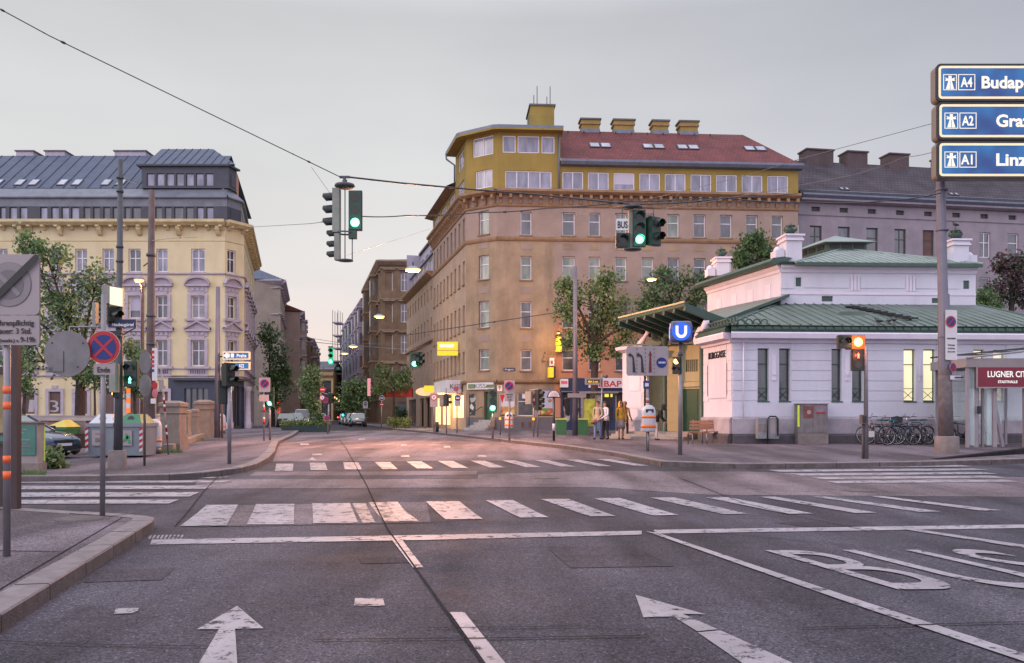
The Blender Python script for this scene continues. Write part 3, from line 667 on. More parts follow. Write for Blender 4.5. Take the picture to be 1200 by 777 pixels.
# ------------- shops of the tan building
m_board=M('white_sign_board',(.55,.54,.58),.5,.08,2)
m_bluefront=M('dark_blue_shopfront',(.022,.035,.085),.4,.2,2)
m_green_txt=M('green_sign_letters',(.10,.17,.03),.5,.1,4); m_red_txt=M('red_letters',(.45,.02,.03),.5,.1,4); m_black_txt=M('black_letters',(.02,.02,.02),.5,.1,4); m_white_txt=M('white_letters',(.8,.8,.8),.5,.05,4)
m_poster=None
def poster_mat(name,cols,scale,emit=0):
    m=bpy.data.materials.new(name); m.use_nodes=True; MATS[name]=m; t=m.node_tree; b=t.nodes['Principled BSDF']; b.inputs['Roughness'].default_value=.4
    tc=t.nodes.new('ShaderNodeTexCoord'); v=t.nodes.new('ShaderNodeTexVoronoi'); v.inputs['Scale'].default_value=scale; t.links.new(tc.outputs['Object'],v.inputs[0])
    sp=t.nodes.new('ShaderNodeSeparateColor'); t.links.new(v.outputs['Color'],sp.inputs[0]); r=t.nodes.new('ShaderNodeValToRGB'); r.color_ramp.interpolation='CONSTANT'
    while len(r.color_ramp.elements)<len(cols): r.color_ramp.elements.new(.5)
    for i,(e,c) in enumerate(zip(r.color_ramp.elements,cols)): e.position=i/len(cols); e.color=(*c,1)
    t.links.new(sp.outputs[0],r.inputs[0]); t.links.new(r.outputs[0],b.inputs['Base Color'])
    if emit: t.links.new(r.outputs[0],b.inputs['Emission Color']); b.inputs['Emission Strength'].default_value=emit
    return m
m_food=poster_mat('food_photo',[(.45,.22,.05),(.55,.38,.10),(.12,.20,.03),(.5,.42,.3),(.35,.08,.03)],3.5)
m_poster_bw=poster_mat('collage_photo',[(.03,.03,.03),(.5,.5,.5),(.2,.2,.2),(.02,.02,.02),(.3,.32,.3)],3.0)
# door with steps in the chamfer
dm=MB(); fC.box(dm,doorop[0]+.02,doorop[2]-.02,-.3,-.26,doorop[1],doorop[3],M('green_door_paint',(.02,.10,.05),.4,.2,2)); fC.box(dm,doorop[0]+.12,doorop[2]-.12,-.255,-.245,doorop[1]+.9,doorop[3]-.15,gl_dark); dm.build('door',tan)
st=MB()
for k in range(4): fC.box(st,doorop[0]-.9+k*.22,doorop[2]+.25,.02,1.25-k*.3,g0-.05,g0+.19*(k+1),m_step)
st.build('entrance_step',tan)
ra=MB(); ra.tube([fC.p(doorop[0]-.6,1.0,g0+.3),fC.p(doorop[0]-.6,1.0,g0+1.1),fC.p(doorop[0]-.1,.2,g0+1.7),fC.p(doorop[0]-.1,.05,g0+1.7)],.03,m_blk,6); ra.build('handrail',tan)
po=MB(); fC.box(po,posterop[0]+.01,posterop[2]-.01,-.2,-.1,posterop[1],posterop[3],m_poster_bw); po.build('window_poster',tan)
sg=MB(); fC.box(sg,fC.u(549),fC.u(580),.05,.2,zC(456.5),zC(448.5),m_board); s_=sg.build('shop_sign',tan)
uu=(fC.u(549)+fC.u(580))/2
text('KISS',.32,m_black_txt,s_,fC.p(uu,.202,zC(455)),(fC.d.x,fC.d.y,0),(0,0,1),fit=1.0); 
tb_=MB()
for k in range(14): 
    x=fC.u(550.5)+k*.06; 
    if k<9: fC.box(tb_,fC.u(550.5)+k*.07,fC.u(550.5)+k*.07+.05,.202,.21,zC(455.3),zC(450),m_green_txt)
    fC.box(tb_,uu+.55+k*.05,uu+.55+k*.05+.035,.202,.21,zC(454.8),zC(451),m_green_txt)
tb_.build('sign_stripes',s_)
# shop windows / posters on the front
pw=MB(); a,b,c,d=shopops[0]; fF.box(pw,a+.01,c-.01,-.12,-.05,b+.02,d,m_board); fF.box(pw,a+.02,c-.02,-.05,-.04,b+.1,b+(d-b)*.42,m_food); fF.box(pw,a+.02,c-.02,-.05,-.035,b+.0,b+.1,m_blk); pw.build('window_poster',tan,label='shop window poster of pale green with a food photo')
pw=MB(); a,b,c,d=shopops[2]; fF.box(pw,a+.01,c-.01,-.12,-.05,b+.02,d,M('pale_blue_poster',(.36,.38,.50),.5,.1,1)); fF.box(pw,a+.25,c-.02,-.05,-.04,b+.1,b+(d-b)*.3,m_food)
pw.disc(fF.p(a+1.0,-.03,b+1.15),(fF.n.x,fF.n.y,0),.13,.02,m_food); fF.box(pw,a+.02,c-.02,-.05,-.035,b,b+.1,m_blk)
for k,(du,dz) in enumerate(((.15,1.75),(.45,1.5),(.1,1.3),(.5,1.05),(.12,.85),(.3,1.15))): pw.disc(fF.p(a+du,-.03,b+dz),(fF.n.x,fF.n.y,0),.12,.02,m_blk,12)
pw.build('window_poster',tan,label='shop window poster of pale blue with a food photo')
a,b,c,d=shopops[1]; o=window(tan,fF,a,b,c,d,'T',gl_dark,m_wframe,rev=.12,ft=.06,name='shop_window')
mu=MB(); fF.box(mu,fF.u(612),fF.u(621),-.1,-.08,zf(467),zf(461.5),m_board); mu.build('menu_card',tan)
bv=MB()
for x in (611,619.5): fF.box(bv,fF.u(x),fF.u(x+2.4),.001,.03,zf(501),zf(494.5),M('rusty_vent',(.14,.05,.03),.8,.3,5))
bv.build('cellar_vent',tan)
np_=MB(); fF.box(np_,fF.u(590),fF.u(603.5),.02,.05,zf(434.5),zf(431),m_bluefront); nps=np_.build('street_name_plate',tan)
text('Burggasse',.11,m_white_txt,nps,fF.p(fF.u(596.7),.052,zf(433.8)),(fF.d.x,fF.d.y,0),(0,0,1),fit=.62)
# kebab shop: blue front, sign with red letters
kb=MB(); a,b,c,d=shopops[3]
fF.box(kb,a+.01,c-.01,-.9,-.5,b,d,gl_dark); fF.box(kb,a-.05,c+.05,.02,.28,zf(459),zf(443),m_bluefront)
for x in (657,668,679,690,704,718,729): fF.box(kb,fF.u(x),fF.u(x)+.16,-.12,.06,zb,d,m_bluefront)
for x in (661,671): fF.box(kb,fF.u(x),fF.u(x)+.5,-.3,-.25,zf(495),zf(466),m_poster_bw)
fF.box(kb,a,c,-.1,.35,zf(459.6),zf(458.3),m_gutter); fF.box(kb,a,c,-.1,.05,zb,zf(494),m_bluefront); kb.build('shopfront',tan,label='dark blue kebab shopfront')
ks=MB(); fF.box(ks,fF.u(689),fF.u(730),.3,.42,zf(454.5),zf(442.8),m_board); kso=ks.build('shop_sign',tan,label='white sign reading KEBAP in red')
text('KEBAP',.42,m_red_txt,kso,fF.p(fF.u(709.5),.424,zf(453)),(fF.d.x,fF.d.y,0),(0,0,1),fit=2.2,bold=.02)
yl=MB(); m_yl=M('lit_yellow_tube',(.8,.75,.15),.5,.05,1,emit=.8)
for x in (709,716): fF.box(yl,fF.u(x),fF.u(x+4.5),-.2,-.05,zf(465),zf(459.9),m_yl)
yl.build('menu_light',tan)
wk=MB(); fF.box(wk,fF.u(655.5),fF.u(665),.3,.45,zf(454),zf(444),m_board); fF.box(wk,fF.u(656.5),fF.u(664),.452,.46,zf(450),zf(446.5),M('pink_red_print',(.55,.10,.16),.5,.3,12)); fF.box(wk,fF.u(656),fF.u(660),0,.3,zf(450),zf(449),m_blk); wk.build('projecting_sign',tan,label='small white and red projecting sign')
# lit yellow box signs on the corner
m_ylit=M('lit_yellow_sign',(.75,.52,.02),.4,.1,6,emit=.6); m_olit=M('lit_orange_sign',(.8,.38,.02),.4,.1,6,emit=.8)
def hangbox(x0,x1,y0,y1,mat,f=fF,o0=.15,o1=.9,lab=None,n='lit_sign'):
    b=MB(); f.box(b,f.u(x0),f.u(x1),o0,o1,zf(y1),zf(y0),mat); f.box(b,f.u(x1)-.02,f.u(x1)+.12,o0-.03,o1+.03,zf(y1)-.04,zf(y0)+.04,m_blk); f.box(b,f.u(x0)+.1,f.u(x0)+.16,0,o0,zf(y0)-.3,zf(y0)-.2,m_blk); return b.build(n,tan,label=lab)
hangbox(650.5,656.5,395.5,405,m_ylit,lab='upper yellow lit box sign'); hangbox(650.5,656.5,406.5,412.5,m_ylit,lab='lower yellow lit box sign'); hangbox(641.5,647.5,431,442.5,m_olit,lab='orange lit box sign')
b=MB(); fF.box(b,fF.u(643),fF.u(648),.1,.8,zf(429),zf(420),m_board); fF.box(b,fF.u(643)+.05,fF.u(648)-.1,.801,.81,zf(427),zf(423),m_red_txt); b.build('projecting_sign',tan,label='white and red box sign above the orange one')
b=MB()
for k in range(3): b.disc(fF.p(fF.u(638+k*1.5),.25,zf(421-k*4)),(fF.n.x,fF.n.y,0),.14,.1,m_corn,10)
b.build('wall_ornament',tan)
# street side signs
sgn=MB(); fS.box(sgn,fS.w-6.9,fS.w-1.2,.1,1.3,z_gf-.8,z_gf+.15,m_board)
ss=sgn.build('shop_sign',tan,label='white shop sign on the street side')
cs=fS.p(fS.w-1.1,.7,0)
text('KISS',.34,m_black_txt,ss,(cs.x+.15,cs.y-.06,z_gf-.5),(1,0,0),(0,0,1),fit=.9)
# lit side shop: panels glowing warm, big hanging signs square to the street
m_warm=M('lit_cream_panel',(.95,.62,.28),.5,.12,1.2,emit=1.3)
b=MB()
for k in range(11): fS.box(b,fS.w-14.7+k*1.26,fS.w-14.7+k*1.26+1.12,-.2,-.1,g0+.3,z_gf-1.0,m_warm)
b.build('lit_panel',tan)
def cross_sign(px0,px1,py0,py1,dep,mat,name,lab,shape='box',side=m_blk,th=.25):
    b=MB(); p0=P(px0,py1,dep); p1=P(px1,py0,dep)
    if shape=='box': b.box(p0.x,p1.x,dep,dep+th,p0.z,p1.z,mat)
    else:
        c=(p0+p1)/2; b.disc((c.x,dep,c.z),(0,-1,0),(p1.z-p0.z)/2,th,mat,28,side,sx=(p1.x-p0.x)/(p1.z-p0.z))
    return b.build(name,tan,label=lab)
s1=cross_sign(512.5,536.5,400.5,410,66,m_ylit,'lit_sign','large yellow lit sign over the side street')
cross_sign(512.5,536.5,411,416.5,66,m_ylit,'lit_sign','lower strip of the yellow sign')
b=MB(); q0=P(515.5,406.8,65.98); q1=P(532,403.6,65.98); b.box(q0.x,q1.x,65.96,65.998,q0.z,q1.z,M('pale_yellow_strip',(.9,.85,.5),.4,.3,9,emit=.9)); b.build('pale_strip',s1)
b=MB(); p=P(524,405,66.1); b.bar((p.x,66.4,p.z-.4),fS.p(fS.w-7,0,p.z-.4),.08,.08,m_blk); b.build('sign_arm',tan)
cross_sign(497,511,452,459.5,76,m_ylit,'lit_sign','small yellow lit sign over the doorway')
cross_sign(487,509,454,464,77,M('lit_cream_oval',(.8,.6,.35),.5,.1,1,emit=.35),'lit_sign','oval cream sign','disc')
for (x,z,e,c_) in ((-5.2,3.3,60,(1,.6,.25)),):
    ld=bpy.data.lights.new('shop_lamp','POINT'); ld.energy=e*9; ld.color=c_; ld.shadow_soft_size=.3; lo=bpy.data.objects.new('shop_lamp',ld); col.objects.link(lo); lo.location=fS.p(fS.w-5.0,1.2,z_gf-1.3)
    lo['kind']='helper'

# ================================================================== next block along the side street
e1=sideEnd+SD*.02; e2=sideEnd+SD*19
fN=F(e2,e1); nb=thing('side_street_building',(e1.x,e1.y,g0),'pinkish brown side street building with pale attic beyond the ochre one','building')
wb=MB(); ops=[]; z2=zf(325)*1.0
zz=lambda y,x: EYE+(HZ-y)/FPX*fN.dep(fN.u(x))
ztop=zz(321,505); zs_=zz(353,505)
w2=[]
for (ya,yb_) in ((350,334),(390,371),(426,410)):
    for k in range(9):
        uc=fN.w*(k+.5)/9; w2.append((uc-.4,zz(ya,507)-.0,uc+.4,zz(yb_,507)))
wall(wb,fN,0,fN.w,zb,ztop,w2+[(fN.w*.55,g0,fN.w*.7,g0+2.8),(fN.w*.75,g0,fN.w*.95,g0+2.8),(fN.w*.1,g0,fN.w*.4,g0+2.8)],m_salmon,matf=(lambda u,z:m_ptan,[]))
m_paleattic=M('pale_attic_cladding',(.34,.32,.40),.6,.1,2)
att=[]; za=ztop+.5
for k in range(6): uc=fN.w*(k+.5)/6; att.append((uc-1.2,za+.2,uc+1.2,za+1.5))
fA=F(fN.p(0,-.5,0).xy,fN.p(fN.w,-.5,0).xy); wall(wb,fA,0,fA.w,ztop,ztop+2.2,att,m_paleattic)
fA2=F(fN.p(0,-1.6,0).xy,fN.p(fN.w,-1.6,0).xy); att2=[]
for k in range(6): uc=fN.w*(k+.5)/6; att2.append((uc-.9,ztop+2.8,uc+.9,ztop+4.2))
wall(wb,fA2,0,fA2.w,ztop+2.2,ztop+5.0,att2,m_paleattic)
fA2.box(wb,0,fA2.w,-6,.25,ztop+5.0,ztop+5.2,m_greyroof); fA.box(wb,0,fA.w,-1.2,.2,ztop+2.2,ztop+2.35,m_gutter)
vface(wb,e2,fN.p(0,-9,0),zb,ztop+5,m_paleattic); vface(wb,fN.p(fN.w,-1.6,0),fN.p(fN.w,-9,0),z_eav-8,ztop+5,m_paleattic)
fN.prof(wb,0,fN.w,[(0,ztop-.5),(.3,ztop-.3),(.6,ztop-.05),(.6,ztop+.1),(-.6,ztop+.12)],m_corn); fN.prof(wb,0,fN.w,[(0,zz(400,507)),(.2,zz(399,507)),(.2,zz(397,507)),(0,zz(396.5,507))],m_corn)
wb.build('wall',nb)
for o in w2: window(nb,fN,*o,'T',gl_dark,m_wframe_d,rev=.2)
for o in att: window(nb,fA,*o,'V',gl_sky,m_wframe,rev=.08)
for o in att2: window(nb,fA2,*o,'V',gl_sky,m_wframe,rev=.08)
b=MB(); fN.box(b,fN.w*.1,fN.w*.95,-.5,-.3,g0,g0+2.8,gl_dark); b.build('shop_window',nb)
b=MB(); p0=P(459,464.5,78.5); p1=P(472.5,457,78.5); b.box(p0.x-1.2,p1.x+.8,78.5,79.5,p0.z-.05,p1.z+.25,M('red_awning',(.38,.02,.03),.6,.15,2)); b.build('awning',nb)

# ================================================================== grey building behind the station
m_greyr=M('mauve_grey_render',(.235,.205,.235),.9,.14,.8,bump=.2,stain=.4,stain_col=(.14,.12,.135),streak=True)
m_darktile=pattern_mat('dark_roof_tiles',(.062,.048,.058),(.05,.042,.052),(.025,.022,.028),3.0,bw=.9,bh=.9,mortar=.08,bump=.6,stain=.35)
m_brownbrick=pattern_mat('chimney_brick',(.10,.068,.07),(.08,.057,.062),(.06,.05,.05),4,bump=.3)
h0=P(935.8,487,64.6).xy; h1=P(1330,487,69.5).xy; fG=F(h0,h1); gb=thing('grey_building',(h0.x,h0.y,g0),'mauve grey apartment building with dark tiled roof behind the white station','building')
zg=lambda y: EYE+(HZ-y)/FPX*65.3
wb=MB(); ops=[]; wl=[]
for k in range(11):
    x=949+k*33.1; u=fG.u(x); wl.append((u,zg(296.5),u+.98,zg(266)))
sm=[]
for k in range(11):
    x=951+k*33.0; u=fG.u(x); sm.append((u,zg(249.5),u+.7,zg(244)))
lw=[]
for r_ in (1,2): 
    for k in range(11): a,b,c,d=wl[k]; lw.append((a,b-3.55*r_,c,d-3.55*r_))
wall(wb,fG,0,fG.w,zb,zg(238),wl+sm+lw,m_greyr,rev=.2)
fG.prof(wb,0,fG.w,[(0,zg(238)-.15),(.3,zg(238)-.1),(.55,zg(238)),(.55,zg(236)),(0,zg(236))],m_greyr)
fG.prof(wb,0,fG.w,[(0,zg(254)),(.08,zg(254)),(.08,zg(253.3)),(0,zg(253))],m_greyr)
for a,b,c,d in sm: fG.box(wb,a+.02,c-.02,-.19,-.15,b+.02,d-.02,m_blk)
vface(wb,h1,fG.p(fG.w,-9,0),zb,zg(238),m_greyr); wb.build('wall',gb)
for i,o in enumerate(wl+lw): window(gb,fG,*o,'X' if i%3==0 else 'T',(gl_std,gl_dark,M('brown_blind',(.10,.05,.04),.6,.2,3))[2 if i in(4,5,10,11) else (0 if i in(0,1,6,7) else 1)],m_wframe_d if i<6 else m_wframe,rev=.14,ft=.08)
rf=MB(); ze=zg(233); zr=EYE+(HZ-192.5)/FPX*(65.3+4.8)
rf.face([fG.p(-.0,.6,ze),fG.p(fG.w,.6,ze),fG.p(fG.w,-4.2,zr),fG.p(0,-4.2,zr)],m_darktile); rf.face([fG.p(0,-4.2,zr),fG.p(fG.w,-4.2,zr),fG.p(fG.w,-9,ze),fG.p(0,-9,ze)],m_darktile)
rf.build('tiled_roof',gb,fix=False)
rf=MB(); fG.prof(rf,0,fG.w,[(0,zg(236)),(.55,zg(235.9)),(.75,zg(233)),(.75,zg(231)),(.5,zg(231)),(0,zg(232))],m_gutter); rf.tube([fG.p(0,.3,ze+.45),fG.p(fG.w,.3,ze+.45)],.05,m_gutter,6); rf.build('gutter',gb)
zr=EYE+(HZ-192.5)/FPX*(65.3+4.8); zch=EYE+(HZ-181.5)/FPX*(65.3+4.8)
for xa,xb in ((970,1003),(1020.5,1045),(1072,1096),(1135,1165)):
    ch=MB(); a,b=fG.u(xa)+.3,fG.u(xb)+.3; fG.box(ch,a,b,-5,-3.7,zr-.6,zch,m_brownbrick); fG.box(ch,a-.08,b+.08,-5.1,-3.6,zch,zch+.12,m_brownbrick); ch.build('chimney',gb)
for x in (987,1116): 
    for k in (0,1): sky_light(gb,fG,fG.u(x+k*6),fG.u(x+k*6+4.5),.6-4.8*.17,ze+(zr-ze)*.17,(4.8,zr-ze),h=.4)
b=MB(); 
for x in (1007,1128): fG.box(b,fG.u(x),fG.u(x)+.12,-.9,-.8,zg(228),zg(220),m_board)
b.build('roof_vent',gb)

# ================================================================== yellow building on the left
DL=69.0
m_yel=M('pale_yellow_render',(.54,.468,.30),.9,.09,.6,bump=.15,stain=.3,stain_col=(.36,.26,.14),streak=True)
m_surr=M('mauve_stone_trim',(.36,.32,.38),.85,.14,3,bump=.2,stain=.4,stain_col=(.2,.17,.2))
m_zinc=M('standing_seam_zinc',(.060,.075,.118),.55,.16,1.2,metal=.1,spec=.2,stain=.3,stain_col=(.07,.08,.10))
m_zincl=M('light_zinc',(.13,.14,.175),.5,.2,1.5,metal=.1,stain=.35,stain_col=(.12,.12,.15))
m_attd=M('dark_attic_cladding',(.042,.045,.062),.5,.15,2)
m_ycorn=M('yellow_cornice',(.48,.40,.23),.85,.15,2,bump=.2,stain=.4,stain_col=(.25,.18,.1))
l0=P(-95,487,DL).xy; l1=P(263.6,487,DL).xy; l2=P(286,487,DL+1.7).xy; l3=l2+SD*18.5
fL=F(l0,l1); fLC=F(l1,l2); fLS=F(l2,l3)
yb=thing('corner_building',(l1.x,l1.y,g0),'pale yellow corner building with mauve window surrounds and dark zinc attic','building')
zl=lambda y: EYE+(HZ-y)/FPX*DL
ZC_=lambda y: zl(y)
colsL=[(-36,-22),(-5,9),(27,41),(57.5,71),(88,102),(120,133.5),(150.5,165),(183,196.5),(224,240)]
opsL=[];opsLC=[];opsLS=[];win=[]
rows=[('A',zl(318.5),zl(291.5)),('X',zl(373),zl(346.5)),('X',zl(429),zl(398.5))]
def addl(f,lst,a,b,c,d,st,gl,fr=None,rev=.2): lst.append((a,b,c,d)); win.append((f,a,b,c,d,st,gl,rev,fr))
surr={}
def surround(f,a,b,c,d,kind):
    trim=MB(); surr[(id(f),a,b)]=trim
    w=.26
    f.box(trim,a-w,a-.002,.0,.10,b-.25,d+.12,m_surr); f.box(trim,c+.002,c+w,.0,.10,b-.25,d+.12,m_surr); f.box(trim,a-.002,c+.002,.0,.10,d+.002,d+.30,m_surr)
    f.box(trim,a-w-.18,c+w+.18,0,.26,b-.22,b-.04,m_surr)
    f.box(trim,a-w,c+w,0,.06,b-.95,b-.22,m_surr)
    f.box(trim,a-w,c+w,.0,.07,d+.30,d+.75,m_surr)
    m=(a+c)/2
    for dx_ in (-.38,0,.38): f.box(trim,m+dx_-.12,m+dx_+.12,.07,.13,d+.38,d+.62,m_surr)
    if kind=='arc':
        f.box(trim,a-w-.2,c+w+.2,0,.24,d+.75,d+.90,m_surr)
        n=10; hw=(c-a)/2+w+.2
        for k in range(n):
            t0,t1=-1+2*k/n,-1+2*(k+1)/n; z0=.62*(1-t0*t0)**.5; z1=.62*(1-t1*t1)**.5
            A=[f.p(m+t0*hw,o,d+.90+z0+dz) for o,dz in ((0,-.12),(.32,-.12),(.34,.06),(0,.06))]; B=[f.p(m+t1*hw,o,d+.90+z1+dz) for o,dz in ((0,-.12),(.32,-.12),(.34,.06),(0,.06))]
            trim.mesh(A+B,[(i,(i+1)%4,(i+1)%4+4,i+4) for i in range(4)],m_surr)
            f.quad(trim,[(m+t0*hw,.08,d+.9),(m+t1*hw,.08,d+.9),(m+t1*hw,.08,d+.85+z1),(m+t0*hw,.08,d+.85+z0)],m_surr)
    if kind=='tri':
        f.box(trim,a-w-.2,c+w+.2,0,.24,d+.70,d+.84,m_surr); hw=(c-a)/2+w+.25
        for s_ in (-1,1):
            A=[f.p(m+s_*hw,o,d+.84+dz) for o,dz in ((0,0),(.3,0),(.32,.16),(0,.16))]; B=[f.p(m,o,d+.84+.58+dz) for o,dz in ((0,0),(.3,0),(.32,.16),(0,.16))]
            trim.mesh(A+B,[(i,(i+1)%4,(i+1)%4+4,i+4) for i in range(4)],m_surr)
        f.quad(trim,[(m-hw,.08,d+.84),(m+hw,.08,d+.84),(m,.08,d+1.42)],m_surr)
for ri,(st,za,zc) in enumerate(rows):
    for ci,(xa,xb) in enumerate(colsL):
        a,c=fL.u(xa),fL.u(xb)
        gl=gl_cur if rnd.random()<.15 else (gl_sky if ri==0 and ci%3 else (gl_dark if (ci*3+ri)%3==0 else gl_std))
        if ri==1 and ci==6: addl(fL,opsL,a,za,c,zc,'B',gl_std)
        else: addl(fL,opsL,a,za,c,zc,st,gl)
        if ri>0: surround(fL,a,za,c,zc,'arc' if ri==1 else 'tri')
        else: tq=MB(); fL.box(tq,a-.1,c+.1,0,.08,za-.18,za-.02,m_surr); surr[(id(fL),a,za)]=tq
    zo=-.02*0
    a,c=fLC.u(266.5),fLC.u(276.5); addl(fLC,opsLC,a,za,c,zc,st,gl_dark)
    if ri>0: surround(fLC,a,za,c,zc,'arc' if ri==1 else 'tri')
    for k in range(6):
        uc=fLS.w*(k+.5)/6; addl(fLS,opsLS,uc-.5,za,uc+.5,zc,st,gl_std)
        if ri>0: surround(fLS,uc-.5,za,uc+.5,zc,'tri')
# ground floor windows
gfw=[(fL.u(x),zl(485),fL.u(x+14),zl(459)) for x in (-6,27,57.5,88.5,120,150,183)]
shp=[(fL.u(216),g0+.1,fL.u(244),zl(455))]
zw_top=zl(259); zbl=g0-.1
wb=MB()
my=(lambda u,z: (m_yel if z>zl(443) or u<fL.u(203) else m_bluefd),[zl(443)])
m_bluefd=M('dark_blue_grey_shopfront',(.035,.045,.075),.5,.15,2)
wall(wb,fL,0,fL.w,zbl,zw_top,opsL+gfw+shp,m_yel,matf=my)
wall(wb,fLC,0,fLC.w,zbl,zw_top,opsLC+[(.5,g0+.2,fLC.w-.5,zl(452))],m_yel,matf=(lambda u,z: m_yel if z>zl(443) else m_bluefd,[zl(443)]))
wall(wb,fLS,0,fLS.w,zbl,zw_top,opsLS+[(fLS.w*(k+.2)/6,g0+.3,fLS.w*(k+.8)/6,zl(452)) for k in range(6)],m_yel,matf=(lambda u,z: m_yel if z>zl(395) else m_surr,[zl(395)]))
vface(wb,l0,fL.p(0,-12,0),zbl,zw_top,m_yel); vface(wb,l3,fLS.p(fLS.w,-12,0),zbl,zw_top,m_yel)
wb.build('wall',yb)
for (f,a,b,c,d,st,gl,rev,fr) in win:
    o=window(yb,f,a,b,c,d,st,gl,fr,rev=rev,ft=.09)
    if (id(f),a,b) in surr: surr[(id(f),a,b)].build('surround',o)
m_shut=M('brown_roller_shutter',(.11,.065,.06),.6,.15,2)
shs=[]
for i,(a,b,c,d) in enumerate(gfw):
    sh=MB(); wt=MB()
    fL.box(sh,a+.01,c-.01,-.15,-.1,b,d,m_shut)
    for z in np.arange(b+.15,d,.15): fL.box(sh,a+.01,c-.01,-.101,-.09,z,z+.02,m_shut)
    sho=sh.build('roller_shutter',yb); shs.append(sho)
    fL.box(wt,a-.25,a,.0,.09,b-.1,d+.25,m_surr); fL.box(wt,c,c+.25,.0,.09,b-.1,d+.25,m_surr); fL.box(wt,a,c,0,.09,d,d+.25,m_surr); fL.box(wt,(a+c)/2-.2,(a+c)/2+.2,0,.12,d+.25,d+.5,m_surr); fL.box(wt,a-.25,c+.25,0,.12,b-.25,b-.1,m_surr); wt.build('surround',sho)
m_chalk=M('white_spray_paint',(.36,.34,.37),.8,.1,5)
text('1',1.0,m_chalk,shs[1],fL.p((gfw[1][0]+gfw[1][2])/2+.1,-.08,gfw[1][1]+.15),(fL.d.x,fL.d.y,0),(.12,0,1),fit=.45); text('3',.95,m_chalk,shs[2],fL.p((gfw[2][0]+gfw[2][2])/2-.05,-.08,gfw[2][1]+.15),(fL.d.x,fL.d.y,0),(-.1,0,1),fit=.75)
b=MB()
for f,(a,bb,c,d) in ((fL,shp[0]),(fLC,(.5,g0+.2,fLC.w-.5,zl(452)))):
    f.box(b,a+.02,c-.02,-.25,-.2,bb,d,gl_dark)
    for k in range(5): u=a+(c-a)*k/4; f.box(b,max(a,u-.05),min(c,u+.05),-.19,-.1,bb,d,m_attd)
fL.box(b,fL.u(203),fL.w,0,.35,zl(446),zl(443),m_attd); fLC.box(b,-.2,fLC.w+.2,0,.6,zl(446),zl(443),m_attd)
b.build('shopfront',yb)
b=MB()
for f in (fLS,):
    for k in range(6): f.box(b,f.w*(k+.2)/6,f.w*(k+.8)/6,-.2,-.15,g0+.3,zl(452),gl_dark)
b.build('shop_window',yb)
for k in (0.02,.97):
    b=MB(); p=fLC.p(fLC.w*k+.15,.35,0); b.lathe((p.x,p.y,g0),[(.3,0),(.3,.5),(.24,.55),(.2,3.0),(.28,3.1),(.32,3.3),(.32,3.45)],m_surr,12); b.build('column',yb)
cb=MB()
def bandL(z0,z1,o,mat):
    fL.prof(cb,0,fL.w,[(0,z0),(o*.6,z0+.02),(o,(z0+z1)/2),(o,z1-.02),(0,z1+.02)],mat,e1=.2); fLC.prof(cb,0,fLC.w,[(0,z0),(o*.6,z0+.02),(o,(z0+z1)/2),(o,z1-.02),(0,z1+.02)],mat,e0=.2,e1=.35); fLS.prof(cb,0,fLS.w,[(0,z0),(o*.6,z0+.02),(o,(z0+z1)/2),(o,z1-.02),(0,z1+.02)],mat,e0=.35)
bandL(zl(322.3),zl(319.8),.14,m_surr); bandL(zl(441.5),zl(439.5),.14,m_surr); bandL(zl(433),zl(431.5),.08,m_surr); bandL(zl(265.5),zl(258.5),.75,m_ycorn)
bandL(zl(283),zl(282),.04,m_ycorn)
for f in (fL,fLC,fLS): corbels(cb,f,.3,f.w-.2,1.06,.26,.6,zl(270),zl(265),m_ycorn)
for k in range(20): u=fL.w-.5-k*3.18; fL.prof(cb,u-.16,u+.16,[(0,zl(277)),(.2,zl(275)),(.45,zl(270)),(.5,zl(266)),(0,zl(266))],m_ycorn) if u>0 else None
cb.build('cornice',yb)
# ground floor railings under windows
b=MB()
for xa,xb in colsL[4:]:
    for k in range(7): f=fL; u=f.u(xa)+k*(f.u(xb)-f.u(xa))/6; f.box(b,u-.02,u+.02,.08,.12,zl(438),zl(433.5),m_attd)
b.build('balustrade_bars',yb)
# attic
oa=-.35
fa=F(fL.p(0,oa,0).xy,fL.p(fL.w+.05,oa,0).xy); fb=F(fa.b,fLC.p(fLC.w,oa,0).xy); fc=F(fb.b,fLS.p(fLS.w,oa,0).xy)
wb=MB(); oo=[]
za0,za1=zl(258)+.05,zl(230.5)
for xa,xb in ((-30,-21),(-17,-8),(0,6.5),(11,20),(23,32),(47,55.5),(60,69),(72,81),(83.3,92.8),(98,106),(109,117),(121,129),(132,138),(146,153),(155,165),(182,190),(193,201),(204,215),(218,227),(230.6,238.8),(241.8,250.3)): oo.append((fa.u(xa),zl(257.5),fa.u(xb),zl(241.5)))
wall(wb,fa,0,fa.w,za0,za1,oo,m_attd,rev=.12); wall(wb,fb,0,fb.w,za0,za1,[],m_attd); wall(wb,fc,0,fc.w,za0,za1,[],m_attd)
fb.box(wb,.4,fb.w-.3,.001,.04,zl(256),zl(243),m_attd)
fa.prof(wb,0,fa.w,[(.01,zl(241)),(.03,zl(240.8)),(.03,zl(231.5)),(.25,zl(231)),(.25,zl(229.5)),(-.7,zl(216.5)),(-.9,zl(216.5))],m_zincl,e1=.3); fb.prof(wb,0,fb.w,[(.01,zl(241)),(.03,zl(240.8)),(.03,zl(231.5)),(.25,zl(231)),(.25,zl(229.5)),(-.7,zl(216.5)),(-.9,zl(216.5))],m_zincl,e0=.3,e1=.35); fc.prof(wb,0,fc.w,[(.01,zl(241)),(.03,zl(240.8)),(.03,zl(231.5)),(.25,zl(231)),(.25,zl(229.5)),(-.7,zl(216.5)),(-.9,zl(216.5))],m_zincl,e0=.35)
wb.build('attic_wall',yb)
